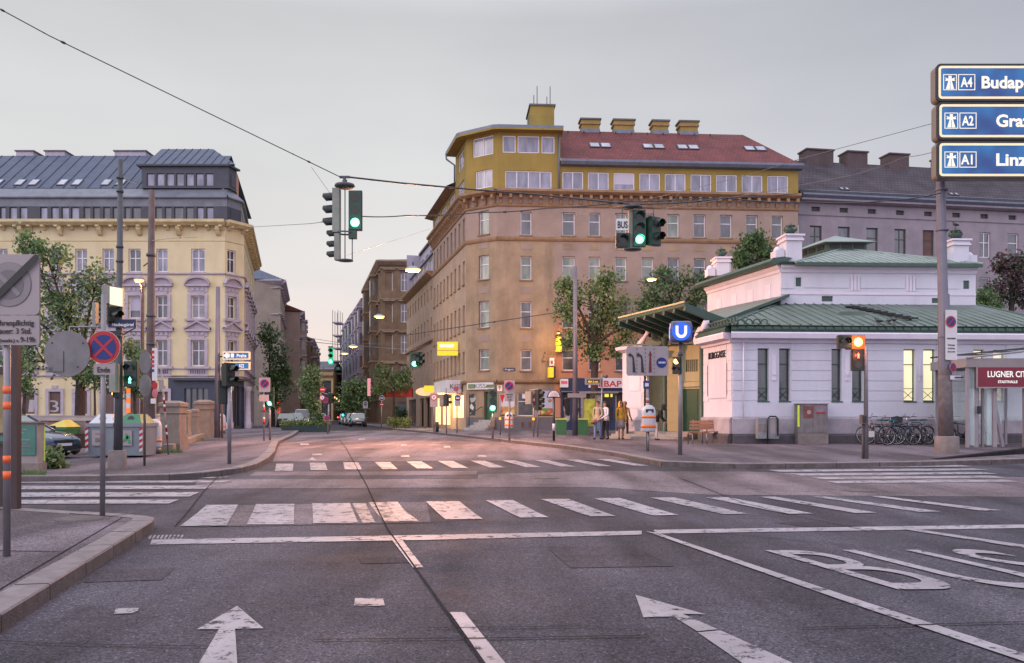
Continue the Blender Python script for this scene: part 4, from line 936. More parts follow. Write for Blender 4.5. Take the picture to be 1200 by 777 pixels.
for i,o in enumerate(oo): window(yb,fa,*o,'O',gl_sky if (i in(0,1,2,3,4,5,6,7,8,19,20)) else gl_dark,m_wframe_d,rev=.08,ft=.05,name='attic_window')
# corner dormer
od=-.75
fd=F(fa.p(fa.u(163.5),od+.35,0).xy,fa.p(fa.w-.0,od+.35,0).xy); fe=F(fd.b,fb.p(fb.w-.05,od+.3,0).xy)
wb=MB(); oo=[(fd.u(172+k*11.5),zl(215),fd.u(181.3+k*11.5),zl(200)) for k in range(7)]
zd0,zd1=zl(217.5),zl(192)
wall(wb,fd,0,fd.w,zd0,zd1,oo,m_attd,rev=.1); wall(wb,fe,0,fe.w,zd0,zd1,[],m_attd); fe.box(wb,.35,fe.w-.25,.001,.04,zl(214),zl(200),m_attd)
vface(wb,fd.a,fd.p(0,-4,0),zd0,zd1,m_attd); vface(wb,fe.b,Vector(fe.b)+Vector((SD.x,SD.y))*3,zd0,zd1,m_salmon); 
poly=[fd.p(-.35,.25,0),fd.p(fd.w+.1,.25,0),fe.p(fe.w+.2,.25,0),fe.p(fe.w+.2,-6,0),fd.p(-.35,-6,0)]
wb.prism([(p.x,p.y) for p in poly],zd1,zd1+.15,m_attd); wb.build('dormer_wall',yb)
for o in oo: window(yb,fd,*o,'O',gl_sky,m_wframe_d,rev=.07,ft=.05,name='dormer_window')
rf=MB(); zr0=zl(216.5); rr=5.2; zr1=EYE+(HZ-178.5)/FPX*(DL+rr)
def seam_roof(mb,f,u0,u1,o0,z0,o1,z1,mat,step=.62,inset0=0,inset1=0,h=.05,w=.04):
    mb.face([f.p(u0,o0,z0),f.p(u1,o0,z0),f.p(u1-inset1,o1,z1),f.p(u0+inset0,o1,z1)],mat)
    n=int((u1-u0)/step); L_=math.hypot(o1-o0,z1-z0); nx,nz=(z1-z0)/L_,-(o1-o0)/L_
    for k in range(1,n):
        u=u0+(u1-u0)*k/n; t=1.0
        if u<u0+inset0: t=(u-u0)/inset0
        if u>u1-inset1: t=(u1-u)/inset1
        a=[f.p(u-w/2,o0,z0),f.p(u+w/2,o0,z0),f.p(u+w/2,o0+nx*h,z0+nz*h),f.p(u-w/2,o0+nx*h,z0+nz*h)]
        E=Vector(f.p(0,o0+(o1-o0)*t,z0+(z1-z0)*t))-Vector(f.p(0,o0,z0)); b=[Vector(p)+E for p in a]
        mb.mesh(a+b,[(0,1,5,4),(1,2,6,5),(2,3,7,6),(3,0,4,7)],mat)
seam_roof(rf,fL,0,fL.w-1.5,-1.0,zr0,-1.0-rr,zr1,m_zinc,step=1.0)
rf.face([fL.p(0,-1-rr,zr1),fL.p(fL.w-1.5,-1-rr,zr1),fL.p(fL.w-1.5,-12,zr0),fL.p(0,-12,zr0)],m_zinc)
z_b=EYE+(HZ-177)/FPX*(DL+4.5)
seam_roof(rf,fd,.3,fd.w+.6,.1,zd1+.15,-3.2,z_b,m_zinc,step=.62,inset1=3.0)
rf.face([fd.p(.3,-3.2,z_b),fd.p(fd.w-2.4,-3.2,z_b),fd.p(fd.w-2.4,-8,z_b),fd.p(.3,-8,z_b)],m_zinc); rf.face([fd.p(fd.w+.6,.1,zd1+.15),fe.p(fe.w,-1.0,zd1+.15),fd.p(fd.w-2.4,-3.2,z_b)],m_zinc); rf.face([fe.p(fe.w,-1.0,zd1+.15),fe.p(fe.w,-8,zd1+.15),fd.p(fd.w-2.4,-8,z_b),fd.p(fd.w-2.4,-3.2,z_b)],m_zinc)
rf.build('zinc_roof',yb,fix=False)
for x in (6.5,23.5,58,75.5,110.5,128,-20,-38): 
    fr=.07; sky_light(yb,fL,fL.u(x)*1.0-.2,fL.u(x+10)-.2,-1.0-rr*fr,zr0+(zr1-zr0)*fr,(rr,zr1-zr0),h=1.1)
for xa,xb in ((-6,16),(31,56),(120,160),(206,224)):
    ch=MB(); fL.box(ch,fL.u(xa)-2,fL.u(xb)-2,-8,-6.4,zr1-1.2,zr1+.45,m_paleattic if 0 else m_surr); fL.box(ch,fL.u(xa)-2.1,fL.u(xb)-1.9,-8.1,-6.3,zr1+.45,zr1+.55,m_greyroof); ch.build('chimney',yb)

# ================================================================== further buildings along the street
def row_building(name,label,a,b,h,mat,nx,rows_,roofm=None,roofh=2.5,winw=1.0,front=None,depth=12,fr=None,trimm=None,gfz=4.2,base=None,bays=0):
    """house whose street facade runs a->b (left to right as seen from the street)"""
    base=g(80) if base is None else base
    f=F(a,b); o=thing(name,(a[0],a[1],base),label,'building'); wb=MB(); ops=[]; ws=[]
    fh=(h-gfz-.8)/max(rows_,1)
    for r in range(rows_):
        for k in range(nx):
            uc=f.w*(k+.5)/nx; z=base+gfz+fh*r+fh*.25; ws.append((f,uc-winw/2,z,uc+winw/2,z+fh*.6))
    ops=[w[1:] for w in ws]
    gf=[(f.w*(k+.15)/nx,base+.3,f.w*(k+.85)/nx,base+gfz-1.0) for k in range(nx)]
    wall(wb,f,0,f.w,base-.1,base+h,ops+gf,mat); 
    for x in gf: f.box(wb,x[0],x[2],-.24,-.215,x[1],x[3],gl_dark)
    f2=None
    if front:
        f2=F(*front); w2=[]; n2=max(1,int(f2.w/1.9))
        for r in range(rows_):
            for k in range(n2):
                uc=f2.w*(k+.5)/n2; z=base+gfz+fh*r+fh*.25; w2.append((f2,uc-winw/2,z,uc+winw/2,z+fh*.6))
        gf2=[(f2.w*.25,base+.1,f2.w*.6,base+gfz-1.2)]
        wall(wb,f2,0,f2.w,base-.1,base+h,[w[1:] for w in w2]+gf2,mat); f2.box(wb,gf2[0][0],gf2[0][2],-.24,-.215,gf2[0][1],gf2[0][3],gl_dark)
        ws+=w2
    vface(wb,f.p(0,0,0),f.p(0,-depth,0),base,base+h,mat); vface(wb,f.p(f.w,0,0),f.p(f.w,-depth,0),base,base+h,mat)
    wb.build('wall',o)
    for w in ws: window(o,*w,'X',gl_std if rnd.random()<.5 else gl_dark,fr or m_wframe,rev=.2,ft=.1)
    t=MB(); tm=trimm or m_surr
    for ff in [f]+([f2] if f2 else []):
        ff.prof(t,0,ff.w,[(0,base+h-.6),(.25,base+h-.5),(.7,base+h-.1),(.7,base+h+.1),(0,base+h+.15)],tm,e0=.5,e1=.5)
        for r in range(rows_+1):
            z=base+gfz+fh*r-.1; ff.prof(t,0,ff.w,[(0,z-.15),(.18,z),(.2,z+.1),(0,z+.15)],tm,e0=.5,e1=.5)
        for w in ws:
            if w[0] is ff: ff.prof(t,w[1]-.3,w[3]+.3,[(0,w[4]+.2),(.3,w[4]+.3),(.3,w[4]+.4),(0,w[4]+.5)],tm)
    t.build('cornice',o)
    if bays:
        for kb in range(bays):
            bb_=MB(); uc=f.w*(kb+.5)/bays; z0_=base+gfz+.2; z1_=base+h-1.2; f.box(bb_,uc-1.5,uc+1.5,0,.9,z0_,z1_,mat); f.box(bb_,uc-1.7,uc+1.7,0,1.1,z1_,z1_+.3,tm)
            for r in range(rows_):
                z=z0_+fh*r; f.box(bb_,uc-1.6,uc+1.6,0,1.02,z,z+.22,tm); f.box(bb_,uc-.5,uc+.5,.902,.93,z+.9,z+fh*.75,gl_dark); f.box(bb_,uc-1.502,uc-1.51,.2,.7,z+.9,z+fh*.75,gl_dark); f.box(bb_,uc+1.502,uc+1.51,.2,.7,z+.9,z+fh*.75,gl_dark)
            bb_.build('bay_window',o)
    rm=roofm or m_redtile; rf=MB(); H=base+h+.1
    rf.face([f.p(-.3,.5,H),f.p(f.w+.3,.5,H),f.p(f.w+.3-(1.5 if front else 0),-depth*.4,H+roofh),f.p(-.3+(1.5 if front else 0),-depth*.4,H+roofh)],rm)
    rf.face([f.p(-.3+(1.5 if front else 0),-depth*.4,H+roofh),f.p(f.w+.3-(1.5 if front else 0),-depth*.4,H+roofh),f.p(f.w+.3,-depth,H),f.p(-.3,-depth,H)],rm)
    rf.face([f.p(-.3,.5,H),f.p(-.3+(1.5 if front else 0),-depth*.4,H+roofh),f.p(-.3,-depth,H)],rm); rf.face([f.p(f.w+.3,.5,H),f.p(f.w+.3-(1.5 if front else 0),-depth*.4,H+roofh),f.p(f.w+.3,-depth,H)],rm)
    rf.build('roof',o,fix=False)
    return o,f
def at(px,d): return ((px-600)/FPX*d,d)
m_gr1=M('warm_grey_render',(.27,.23,.20),.9,.15,.8,stain=.3); m_gr2=M('cool_grey_render',(.24,.25,.30),.9,.15,.8,stain=.3); m_br1=M('brown_sandstone',(.165,.11,.07),.9,.25,1,bump=.2,stain=.5,stain_col=(.09,.06,.04))
m_lil=M('lilac_grey_render',(.27,.24,.30),.9,.15,.8,stain=.3); m_crm=M('cream_render',(.50,.36,.20),.9,.12,.8,stain=.3)
m_slate=M('blue_slate',(.09,.11,.16),.6,.2,3)
def LS(t,off=0): v=l2+SD*t; return (v.x+off,v.y)
# left side: grey house beyond the first cross street, then narrower slices
a=LS(38,2.4); b=LS(56,2.8)
row_building('side_street_building','grey house with red roof edge and dish behind the leafy street tree',a,b,18.2,m_gr1,7,4,m_slate,2.2,front=(LS(38,-8),a))
row_building('side_street_building','narrow pink grey house with stacked bay windows in the left street row',LS(57,5.0),LS(80,5.4),16.5,m_pink,8,4,m_redtile,2,bays=3)
row_building('side_street_building','lower brown house at the far end of the left street row',LS(81,7),LS(106,8.5),14.5,m_br1,8,4,m_slate,2,bays=3)
row_building('far_building','pale blue grey house wall with dark mansard roof closing the left row',at(346,210),at(372,222),18.5,m_gr2,4,4,m_slate,3.2,front=(at(340,214),at(346,210)))
# wedge building in the street axis
ya,yb_=at(358,190),at(390.5,190)
ob,fy=row_building('far_building','cream gable building with relief ring in the street axis',ya,yb_,11.6,m_crm,2,0,m_greyroof,1.8,depth=10,gfz=10.0)
b=MB(); fy.prof(b,0,fy.w,[(0,10.0),(.4,10.2),(.4,10.5),(0,10.6)],m_corn); p=fy.p(fy.w*.45,.1,8.0)
for k in range(10): an_=2*PI*k/10; b.disc((p.x+math.cos(an_)*.7,p.y-.05,p.z+math.sin(an_)*.7),(0,-1,0),.2,.1,m_br1,8)
b.build('relief',ob)
b=MB(); cr_=fy.p(fy.w*.62,-1,12.0); b.prism([(cr_.x-3,cr_.y),(cr_.x+3.5,cr_.y),(cr_.x+3.5,cr_.y+6),(cr_.x-3,cr_.y+6)],11.7,12.3,M('verdigris',(.09,.24,.18),.6,.2,2)); b.build('copper_roof',ob)
# right side of the street: brown ornate corner house, then slices
def RS(t,off=0): v=c0+SD*t; return (v.x+off,v.y)
a=RS(49,-1.5)
row_building('side_street_building','brown ornate corner house with parapet and arched windows',RS(76,-1.3),a,21.3,m_br1,9,4,m_greyroof,.6,front=(a,(a[0]+8,a[1]+.8)),trimm=M('pale_brown_trim',(.27,.20,.145),.85,.2,2,stain=.4),winw=.95,fr=m_wframe,bays=2)
row_building('side_street_building','lilac grey house with deep cornices and balconies in the right street row',RS(97,-1.6),RS(76.5,-1.4),20,m_lil,7,4,m_slate,2.5,bays=3)
row_building('side_street_building','cool grey house with bay windows further down the right street row',RS(122,-1.9),RS(97.5,-1.7),20,m_gr2,8,4,m_slate,1.5,bays=3)
row_building('side_street_building','brown house with open roof terraces at the end of the right row',RS(150,-1.6),RS(123,-1.2),19.5,m_gr1,8,5,m_greyroof,.5)
row_building('far_building','distant grey blue house at the end of the street',at(391,330),at(408,330),13,m_gr2,3,3,m_slate,3,winw=1.6)
row_building('far_building','distant pinkish house front low behind the street trees',at(372,420),at(412,420),10,m_pink,6,2,m_redtile,3,winw=1.8)
row_building('far_building','distant cool grey terrace left of the cream gable',at(318,330),at(366,330),15,m_lil,6,4,m_slate,3,winw=1.8)
# open terraces stepping up on the right row end
b=MB()
for k in range(7):
    p=RS(138,-1.4); z=5+k*2.9; b.box(p[0]-1.6,p[0]+.3,p[1]-5,p[1],z,z+.25,m_surr); 
    for q_ in (0,2.5,5): b.tube([(p[0]-1.5,p[1]-q_,z),(p[0]-1.5,p[1]-q_,z+2.9)],.06,m_blk,5); b.tube([(p[0]-.3,p[1]-q_,z),(p[0]-.3,p[1]-q_,z+2.9)],.06,m_blk,5)
sc_=thing('scaffold_terrace',(RS(138)[0],RS(138)[1],.3),'stack of open balcony decks with thin posts on the right street row','balcony'); b.build('deck',sc_)

# ================================================================== white station pavilion
m_white=M('white_station_render',(.55,.54,.62),.85,.05,.7,bump=.1,stain=.4,stain_col=(.36,.32,.39),streak=True)
m_whcorn=M('white_cornice',(.62,.57,.66),.8,.06,2)
m_plinth=M('stained_plinth',(.36,.32,.36),.9,.18,1.6,bump=.2,stain=.65,stain_col=(.13,.11,.125))
m_base=M('dark_granite_base',(.075,.065,.075),.75,.25,4,bump=.3)
m_green=M('station_green_paint',(.045,.082,.066),.5,.18,2,stain=.3,stain_col=(.03,.05,.04))
m_grroof=M('verdigris_sheet_roof',(.10,.135,.118),.5,.22,1.2,stain=.4,stain_col=(.13,.18,.16))
m_grtile=M('pale_verdigris_roof',(.21,.25,.23),.55,.2,1.5,stain=.4,stain_col=(.14,.22,.18))
m_cream=M('cream_recess_render',(.40,.37,.23),.85,.08,1,stain=.4,stain_col=(.20,.19,.10),streak=True)
m_drkgreen=M('dark_green_door',(.015,.06,.03),.45,.15,2)
s1=P(858,487,32.5).xy; s0=P(824.5,487,35.3).xy; sE=s1+Vector((1,.07)).normalized()*13.3
fP=F(s1,sE); fQ=F(s0,s1); fR_=F(sE,sE+SD*7)
st_=thing('station_building',(s1.x,s1.y,g(33)+K),'white metro station pavilion with green sheet roofs and tall narrow windows','building')
gs=g(33)+K; zs=lambda y:EYE+(HZ-y)/FPX*32.7
zwt=zs(399); wb=MB()
wo=[]
for xa,xb in ((888,901),(913,926),(974.5,986.5),(998.5,1011.5),(1059,1073),(1082,1096.5),(1141,1154),(1164,1178)): wo.append((fP.u(xa),zs(470),fP.u(xb),zs(408.5)))
zpl=zs(489); 
wall(wb,fP,0,fP.w,zpl,zwt,wo,m_white,rev=.2); wall(wb,fQ,0,fQ.w,zpl,zwt,[],m_white); wall(wb,fR_,0,fR_.w,gs-.1,zwt,[],m_white)
# rusticated courses
zc=list(np.linspace(zs(470),zwt,7)); spans=[(0.0,wo[0][0])]+[(wo[i][2],wo[i+1][0]) for i in (1,3,5)]+[(wo[-1][2],fP.w)]
for a,b in spans:
    for i in range(6): fP.box(wb,a+.03,b-.03 if b<fP.w else b,.0,.025,zc[i]+.016,zc[i+1]-.016,m_white)
fP.box(wb,.03,fP.w,.0,.03,zpl+.02,zs(470)-.016,m_white)
for i in range(0,7,2):
    a,b=wo[i][2]+.04,wo[i+1][0]-.04; fP.box(wb,a+.08,b-.08,.0,.03,zs(446),zs(416),m_whcorn); fP.box(wb,(a+b)/2-.06,(a+b)/2+.06,.03,.06,zs(440),zs(437),m_whcorn)
# grooves and panel of the corner face
u0,u1=fQ.u(831),fQ.u(852)
fQ.box(wb,u0,u1,.0,.03,zs(466),zs(403),m_white); 
for i in range(6):
    fQ.box(wb,.03,u0-.03,.0,.025,zc[i]+.016,zc[i+1]-.016,m_white); fQ.box(wb,u1+.03,fQ.w-.03,.0,.025,zc[i]+.016,zc[i+1]-.016,m_white)
m_groove_shade=M('groove_shade',(.16,.10,.13),.8,.1,3)  # shade of the vertical grooves put in as thin dark strips on the face
for px_ in (830,852.5): fQ.box(wb,fQ.u(px_)-.03,fQ.u(px_)+.03,.03,.036,zs(463),zs(425),m_groove_shade)
wb.build('wall',st_)
pl=MB()
for f in (fP,fQ): f.prof(pl,0,f.w,[(0,gs+.38),(.12,gs+.38),(.12,zpl-.06),(.05,zpl+.01),(0,zpl+.01)],m_plinth,e0=.1,e1=.1); f.prof(pl,0,f.w,[(0,gs-.1),(.2,gs-.1),(.2,gs+.3),(.12,gs+.379),(0,gs+.379)],m_base,e0=.1,e1=.1)
pl.build('plinth',st_)
m_gbar=M('green_window_bar',(.03,.07,.05),.5,.1,3)
for i,(a,b,c,d) in enumerate(wo):
    gl=gl_lit if i>=4 else gl_dark
    o=window(st_,fP,a,b,c,d,'O',gl,m_gbar,rev=.16,ft=.035)
    bb=MB(); w=c-a; o.name='window'
    fP.box(bb,a+.03,c-.03,-.14,-.1,b+(d-b)*.70,b+(d-b)*.715,m_gbar); fP.box(bb,a+.03,c-.03,-.14,-.1,b+(d-b)*.24,b+(d-b)*.25,m_gbar)
    for s in (0,1):
        p0=fP.p(a+.05,-.12,b+.08+s*(d-b)*.16); p1=fP.p(c-.05,-.12,b+.08+(1-s)*(d-b)*.16); bb.tube([p0,p1],.012,m_gbar,5)
    fP.box(bb,a-.02,c+.02,-.15,.05,b-.05,b-.003,m_gbar); bb.build('window_grille',st_)
cn=MB()
for f,e0,e1 in ((fQ,0,.42),(fP,.42,.3)): 
    f.prof(cn,0,f.w,[(0,zs(403)),(.1,zs(402)),(.14,zs(399)),(.42,zs(397.5)),(.46,zs(392)),(.42,zs(390.5)),(-.2,zs(390.5))],m_whcorn,e0=e0,e1=e1)
cn.build('cornice',st_)
ep=MB()
for f,e0,e1 in ((fQ,0,.42),(fP,.42,.3)): f.prof(ep,0,f.w,[(-.2,zs(390.4)),(.36,zs(390.3)),(.38,zs(387)),(.30,zs(384)),(.36,zs(382.5)),(-.2,zs(382))],m_green,e0=e0,e1=e1)
for k in range(int(fP.w/.34)): fP.prof(ep,.1+k*.34,.1+k*.34+.26,[(.36,zs(388.5)),(.42,zs(387.5)),(.42,zs(385)),(.30,zs(383.7))],m_green)
ep.build('eaves_gutter',st_)
text('BURGGASSE',.27,m_black_txt,st_,fQ.p((u0+u1)/2,.035,zs(417.5)),(fQ.d.x,fQ.d.y,0),(0,0,1),fit=u1-u0-.1,thick=.03)
# pavilion roof
dA=37.0; A1=P(915,487,dA).xy; A2=A1+Vector((1,.05)).normalized()*8.7; A0=P(829,487,43.6).xy
zre=zs(382); zra=EYE+(HZ-356)/FPX*dA
rf=MB()
Lc,Rc=fP.p(0-.3,.3,zre),fP.p(fP.w+.3,.3,zre)
def seams(mb,P00,P10,P01,P11,n,mat,h=.05,w=.035):
    """quad P00-P10 (eaves) to P01-P11 (ridge) with parallel standing seams perpendicular to the eaves"""
    P00,P10,P01,P11=map(Vector,(P00,P10,P01,P11)); mb.face([P00,P10,P11,P01],mat)
    e=(P10-P00); L_=e.length; e.normalize(); nrm=e.cross(P01-P00).normalized(); 
    if nrm.z<0: nrm=-nrm
    upv=nrm.cross(e).normalized(); 
    if upv.z<0: upv=-upv
    s0=(P01-P00).dot(e); s1=(P11-P00).dot(e); H=(P01-P00).dot(upv)
    for k in range(1,n):
        s=L_*k/n
        t=1.0
        if s<s0: t=s/s0
        if s>s1: t=(L_-s)/(L_-s1) if L_>s1 else 1
        a=P00+e*s; b=a+upv*H*t
        q0=[a-e*w/2,a+e*w/2,a+e*w/2+nrm*h,a-e*w/2+nrm*h]; q1=[v+(b-a) for v in q0]
        mb.mesh(q0+q1,[(0,1,5,4),(1,2,6,5),(2,3,7,6),(3,0,4,7)],mat)
B1=Vector((A1.x-.1,A1.y,zra)); B2=Vector((A2.x+.1,A2.y,zra))
seams(rf,Lc,Rc,B1,B2,34,m_grroof)
Lq=fQ.p(0,.3,zre); seams(rf,Lq,Lc,Vector((A1.x-.5,A1.y+1.2,zra)),B1,8,m_grroof)
Rr=fR_.p(fR_.w,.3,zre); seams(rf,Rc,Rr,B2,B2+Vector((SD.x*5,SD.y*5,0)),16,m_grroof)
rf.tube([Lc,B1],.06,m_green,6); rf.tube([Rc,B2],.06,m_green,6)
rf.build('sheet_roof',st_,fix=False)
hb=MB(); p=fP.p(fP.u(1040),-1.6,0); hb.box(p.x-1.0,p.x-.1,p.y,p.y+.5,zre+.55,zre+.78,m_grroof)
for k in range(9):
    t=k/8; q_=fP.p(fP.u(1046)+1.1*t,-3.3+2.6*t,zre+(zra-zre)*(3.5-2.6*t)/4.7+.12); hb.box(q_.x-.28,q_.x+.28,q_.y-.1,q_.y+.1,q_.z,q_.z+.05,m_blk)
hb.build('roof_ladder',st_)
# attic block
fA1=F(A1,A2); fA0=F(A0,A1); za=lambda y: EYE+(HZ-y)/FPX*dA
fAR=F(A2,A2+SD*9); zt_=za(311)
wb=MB(); vent=[(fA1.u(932.5),za(335.5),fA1.u(939),za(325)),(fA1.u(1129),za(337),fA1.u(1136),za(327)),(fA1.u(963),za(353),fA1.u(976),za(346.5)),(fA1.u(1092),za(354),fA1.u(1104),za(348))]
wall(wb,fA1,0,fA1.w,zra-.5,zt_,vent,m_white,rev=.1); wall(wb,fA0,0,fA0.w,zra-1.4,zt_,[],m_white); wall(wb,fAR,0,fAR.w,zra-.5,zt_,[],m_white)
for a,b,c,d in vent: fA1.box(wb,a+.01,c-.01,-.09,-.05,b,d,m_green)
for k in range(4): fA0.box(wb,1.0+k*1.5,1.5+k*1.5,0,.02,za(350),za(330),m_whcorn)
for x0,x1 in ((942,995),(1008,1060),(1073,1124)):
    fA1.box(wb,fA1.u(x0),fA1.u(x1),0,.025,za(337),za(324),m_white)
for x in (998,1002,1006,1063,1067,1071): fA1.box(wb,fA1.u(x)-.05,fA1.u(x)+.05,0,.03,za(340),za(322),m_whcorn)
fA1.box(wb,0,fA1.w,0,.03,za(345),za(342),m_whcorn); fA1.box(wb,.02,fA1.u(930),0,.03,za(338),za(323),m_white)
for f in (fA1,fA0): f.prof(wb,0,f.w,[(0,za(320)),(.05,za(319)),(.08,za(316)),(.16,za(314)),(.2,za(311)),(0,za(310.5))],m_whcorn,e0=.2,e1=.2)
wb.build('attic_wall',st_)
b=MB(); fA0.prof(b,-.4,fA0.w+.1,[(0,za(311)),(.45,za(310.5)),(.55,za(307)),(.42,za(303)),(-.1,za(301)),(-.5,za(302))],m_green); fA1.prof(b,0,fA1.w,[(0,za(310.8)),(.3,za(310.5)),(.35,za(308)),(0,za(307))],m_green,e0=.3,e1=.3); b.build('attic_eaves',st_)
def turret(f,u0,u1,us0,us1,o,zb_,zt,zsh,lab=None):
    b=MB(); f.box(b,u0,u1,-o-.9,-o,zb_,zt-.28,m_white); f.box(b,u0-.07,u1+.07,-o-.97,-o+.07,zt-.28,zt-.2,m_whcorn); f.box(b,u0-.03,u1+.03,-o-.93,-o+.03,zt-.2,zt-.08,m_white); f.box(b,u0-.1,u1+.1,-o-1.0,-o+.1,zt-.08,zt,m_whcorn)
    f.box(b,us0,us1,-o-.8,-o-.1,zb_,zsh-.1,m_white); p=f.p((us0+us1)/2,-o-.45,zsh-.12); b.lathe((p.x,p.y,p.z),[(abs(us1-us0)/2,0),(abs(us1-us0)/2*.95,.1),(abs(us1-us0)/2*.5,.2),(0,.24)],m_whcorn,12)
    t=b.build('turret',st_,label=lab)
    p=f.p((u0+u1)/2,-o-.45,zt); b=MB(); b.lathe((p.x,p.y,p.z),[(.16,0),(.12,.06),(.09,.12),(.28,.22),(.30,.27),(.12,.30),(.1,.36),(.21,.42),(.22,.46),(.06,.50),(.04,.56),(.0,.6)],m_green,12)
    for k in range(8): an_=k*PI/4; b.tube([(p.x+.12*math.cos(an_),p.y+.12*math.sin(an_),p.z+.12),(p.x+.3*math.cos(an_),p.y+.3*math.sin(an_),p.z+.28),(p.x+.24*math.cos(an_),p.y+.24*math.sin(an_),p.z+.38)],.025,m_green,5)
    b.build('urn',t)
turret(fA1,fA1.u(922.5),fA1.u(941),fA1.u(911.5),fA1.u(921.5),.1,zt_,za(273.5),za(289))
turret(fA1,fA1.u(1119),fA1.u(1137),fA1.u(1137.5),fA1.u(1148.5),.1,zt_,za(277),za(293))
fz=F((A0.x-.2,A0.y),(A0.x+3,A0.y)); z43=lambda y:EYE+(HZ-y)/FPX*44
turret(fz,fz.u(839),fz.u(854),fz.u(829),fz.u(838),-.2,z43(325),z43(303.5),z43(314))
# hipped roof and lantern
cx=(A1.x+A2.x)/2; e0=Vector((A1.x+.5,A1.y-.45,za(309))); e1_=Vector((A2.x+.1,A2.y-.4,za(309))); rg=Vector((cx,41.2,9.55)); bl=e0+Vector((SD.x*7,SD.y*7,0)); br_=e1_+Vector((SD.x*7,SD.y*7,0)); rgb=rg+Vector((SD.x*2,SD.y*2,0))
rf=MB(); seams(rf,e0,e1_,rg-Vector((.3,0,0)),rg+Vector((.3,0,0)),24,m_grtile,h=.03); rf.face([e1_,br_,rgb,rg],m_grtile); rf.face([bl,e0,rg,rgb],m_grtile); rf.face([br_,bl,rgb],m_grtile)
rf.box(0,1,0,.1,-.14,0,m_green,T=lambda v: e0+(e1_-e0)*v.x+Vector((0,v.y,v.z)))
rf.tube([rg,e1_],.06,m_grtile,6); rf.tube([rg,e0],.06,m_grtile,6); rf.build('hipped_roof',st_,fix=False)
ln=MB(); 
def lt(v): return Vector((rg.x+v.x-.247*v.y,rg.y+v.y-.4,v.z))
ln.box(-.95,.95,0,3,9.35,9.75,m_green,T=lt)
for k in range(4): ln.box(-.99,-.95,.2+k*.7,.7+k*.7,9.5,9.7,m_blk,T=lt)
for k in range(3): ln.box(-.8+k*.58,-.35+k*.58,-.03,0,9.5,9.7,m_blk,T=lt)
vs=[lt(Vector(p)) for p in ((-1.25,-.35,9.75),(1.25,-.35,9.75),(1.25,3.4,9.75),(-1.25,3.4,9.75),(0,.9,10.28),(0,2.4,10.28))]
ln.mesh(vs,[(0,1,4),(1,2,5,4),(2,3,5),(3,0,4,5),(3,2,1,0)],m_grtile); ln.build('lantern',st_)
# entrance canopy: butterfly roof running back along the side
cg=MB()
C2=Vector((6.87,34.0,6.0)); V2=Vector((8.75,35.0,5.5)); H2=Vector((A1.x+.3,A1.y-.25,6.75)); run=Vector((-1.93,5.5,0))
t_=Vector((0,0,.14))
def slab(a,b,c,d,t,m,m2): cg.mesh([a,b,c,d,a-t,b-t,c-t,d-t],[(0,1,2,3)],m); cg.mesh([a,b,c,d,a-t,b-t,c-t,d-t],[(7,6,5,4),(0,4,5,1),(1,5,6,2),(2,6,7,3),(3,7,4,0)],m2)
slab(C2,V2,V2+run,C2+run,t_,m_grroof,m_green); slab(V2,H2,H2+run,V2+run,t_,m_grroof,m_green)
cg.bar(C2+Vector((0,0,.03)),C2+run+Vector((0,0,.03)),.07,.07,m_cream)
m_pan=M('pale_green_panel',(.16,.19,.14),.6,.15,2)
for k in range(8):
    o=run*(k/7); cg.bar(C2+o-t_*1.6,V2+o-t_*1.6+Vector((0,0,-.05)),.12,.2,m_green)
    if k<7: a=C2+o-t_*1.03; b=V2+o-t_*1.03; d_=run/7*.75; s_=run/7*.12; cg.face([a+s_,b+s_,b+s_+d_,a+s_+d_],m_pan)
cg.bar(V2-t_*1.5,V2+run-t_*1.5,.25,.3,m_green); cg.build('entrance_canopy',st_,fix=False)
# gutter pipe, posts, brackets, balustrade ornaments
bz=gs+.3
for (px_,d_,zt) in ((779,39.6,5.1),(822.5,35.6,5.2)):
    pp=MB(); p=P(px_,487,d_); pp.lathe((p.x,p.y,gs),[(.17,0),(.17,.3),(.11,.4),(.1,zt-gs-.4),(.16,zt-gs-.25),(.2,zt-gs)],m_green,12); pp.build('iron_post',st_)
orn=MB()
def ring(c,r,f,w=.03):
    pts=[f.p(c[0]+r*math.cos(a),c[1],c[2]+r*math.sin(a)) for a in np.linspace(0,2*PI,13)]; orn.tube(pts,w,m_green,5,caps=False)
for k in range(12): ring((.25+k*.30,.15,zs(379)),.13,fQ)
for k in range(4): ring((.3+k*.3,.15,zs(379)),.13,fP)
orn.tube([fQ.p(0,.15,zs(374.5)),fQ.p(fQ.w,.15,zs(374.5))],.04,m_green,6)
orn.build('iron_ornament',st_)
b=MB()
for f,u in ((fQ,.0),):
    pts=[f.p(u-.1+t*.9, .2, zs(391)+.75*t+.18*math.sin(t*6)) for t in np.linspace(0,1,8)]; b.tube(pts,[.22,.18,.14,.12,.13,.16,.18,.12],m_whcorn,8)
b.build('stone_scroll',st_)
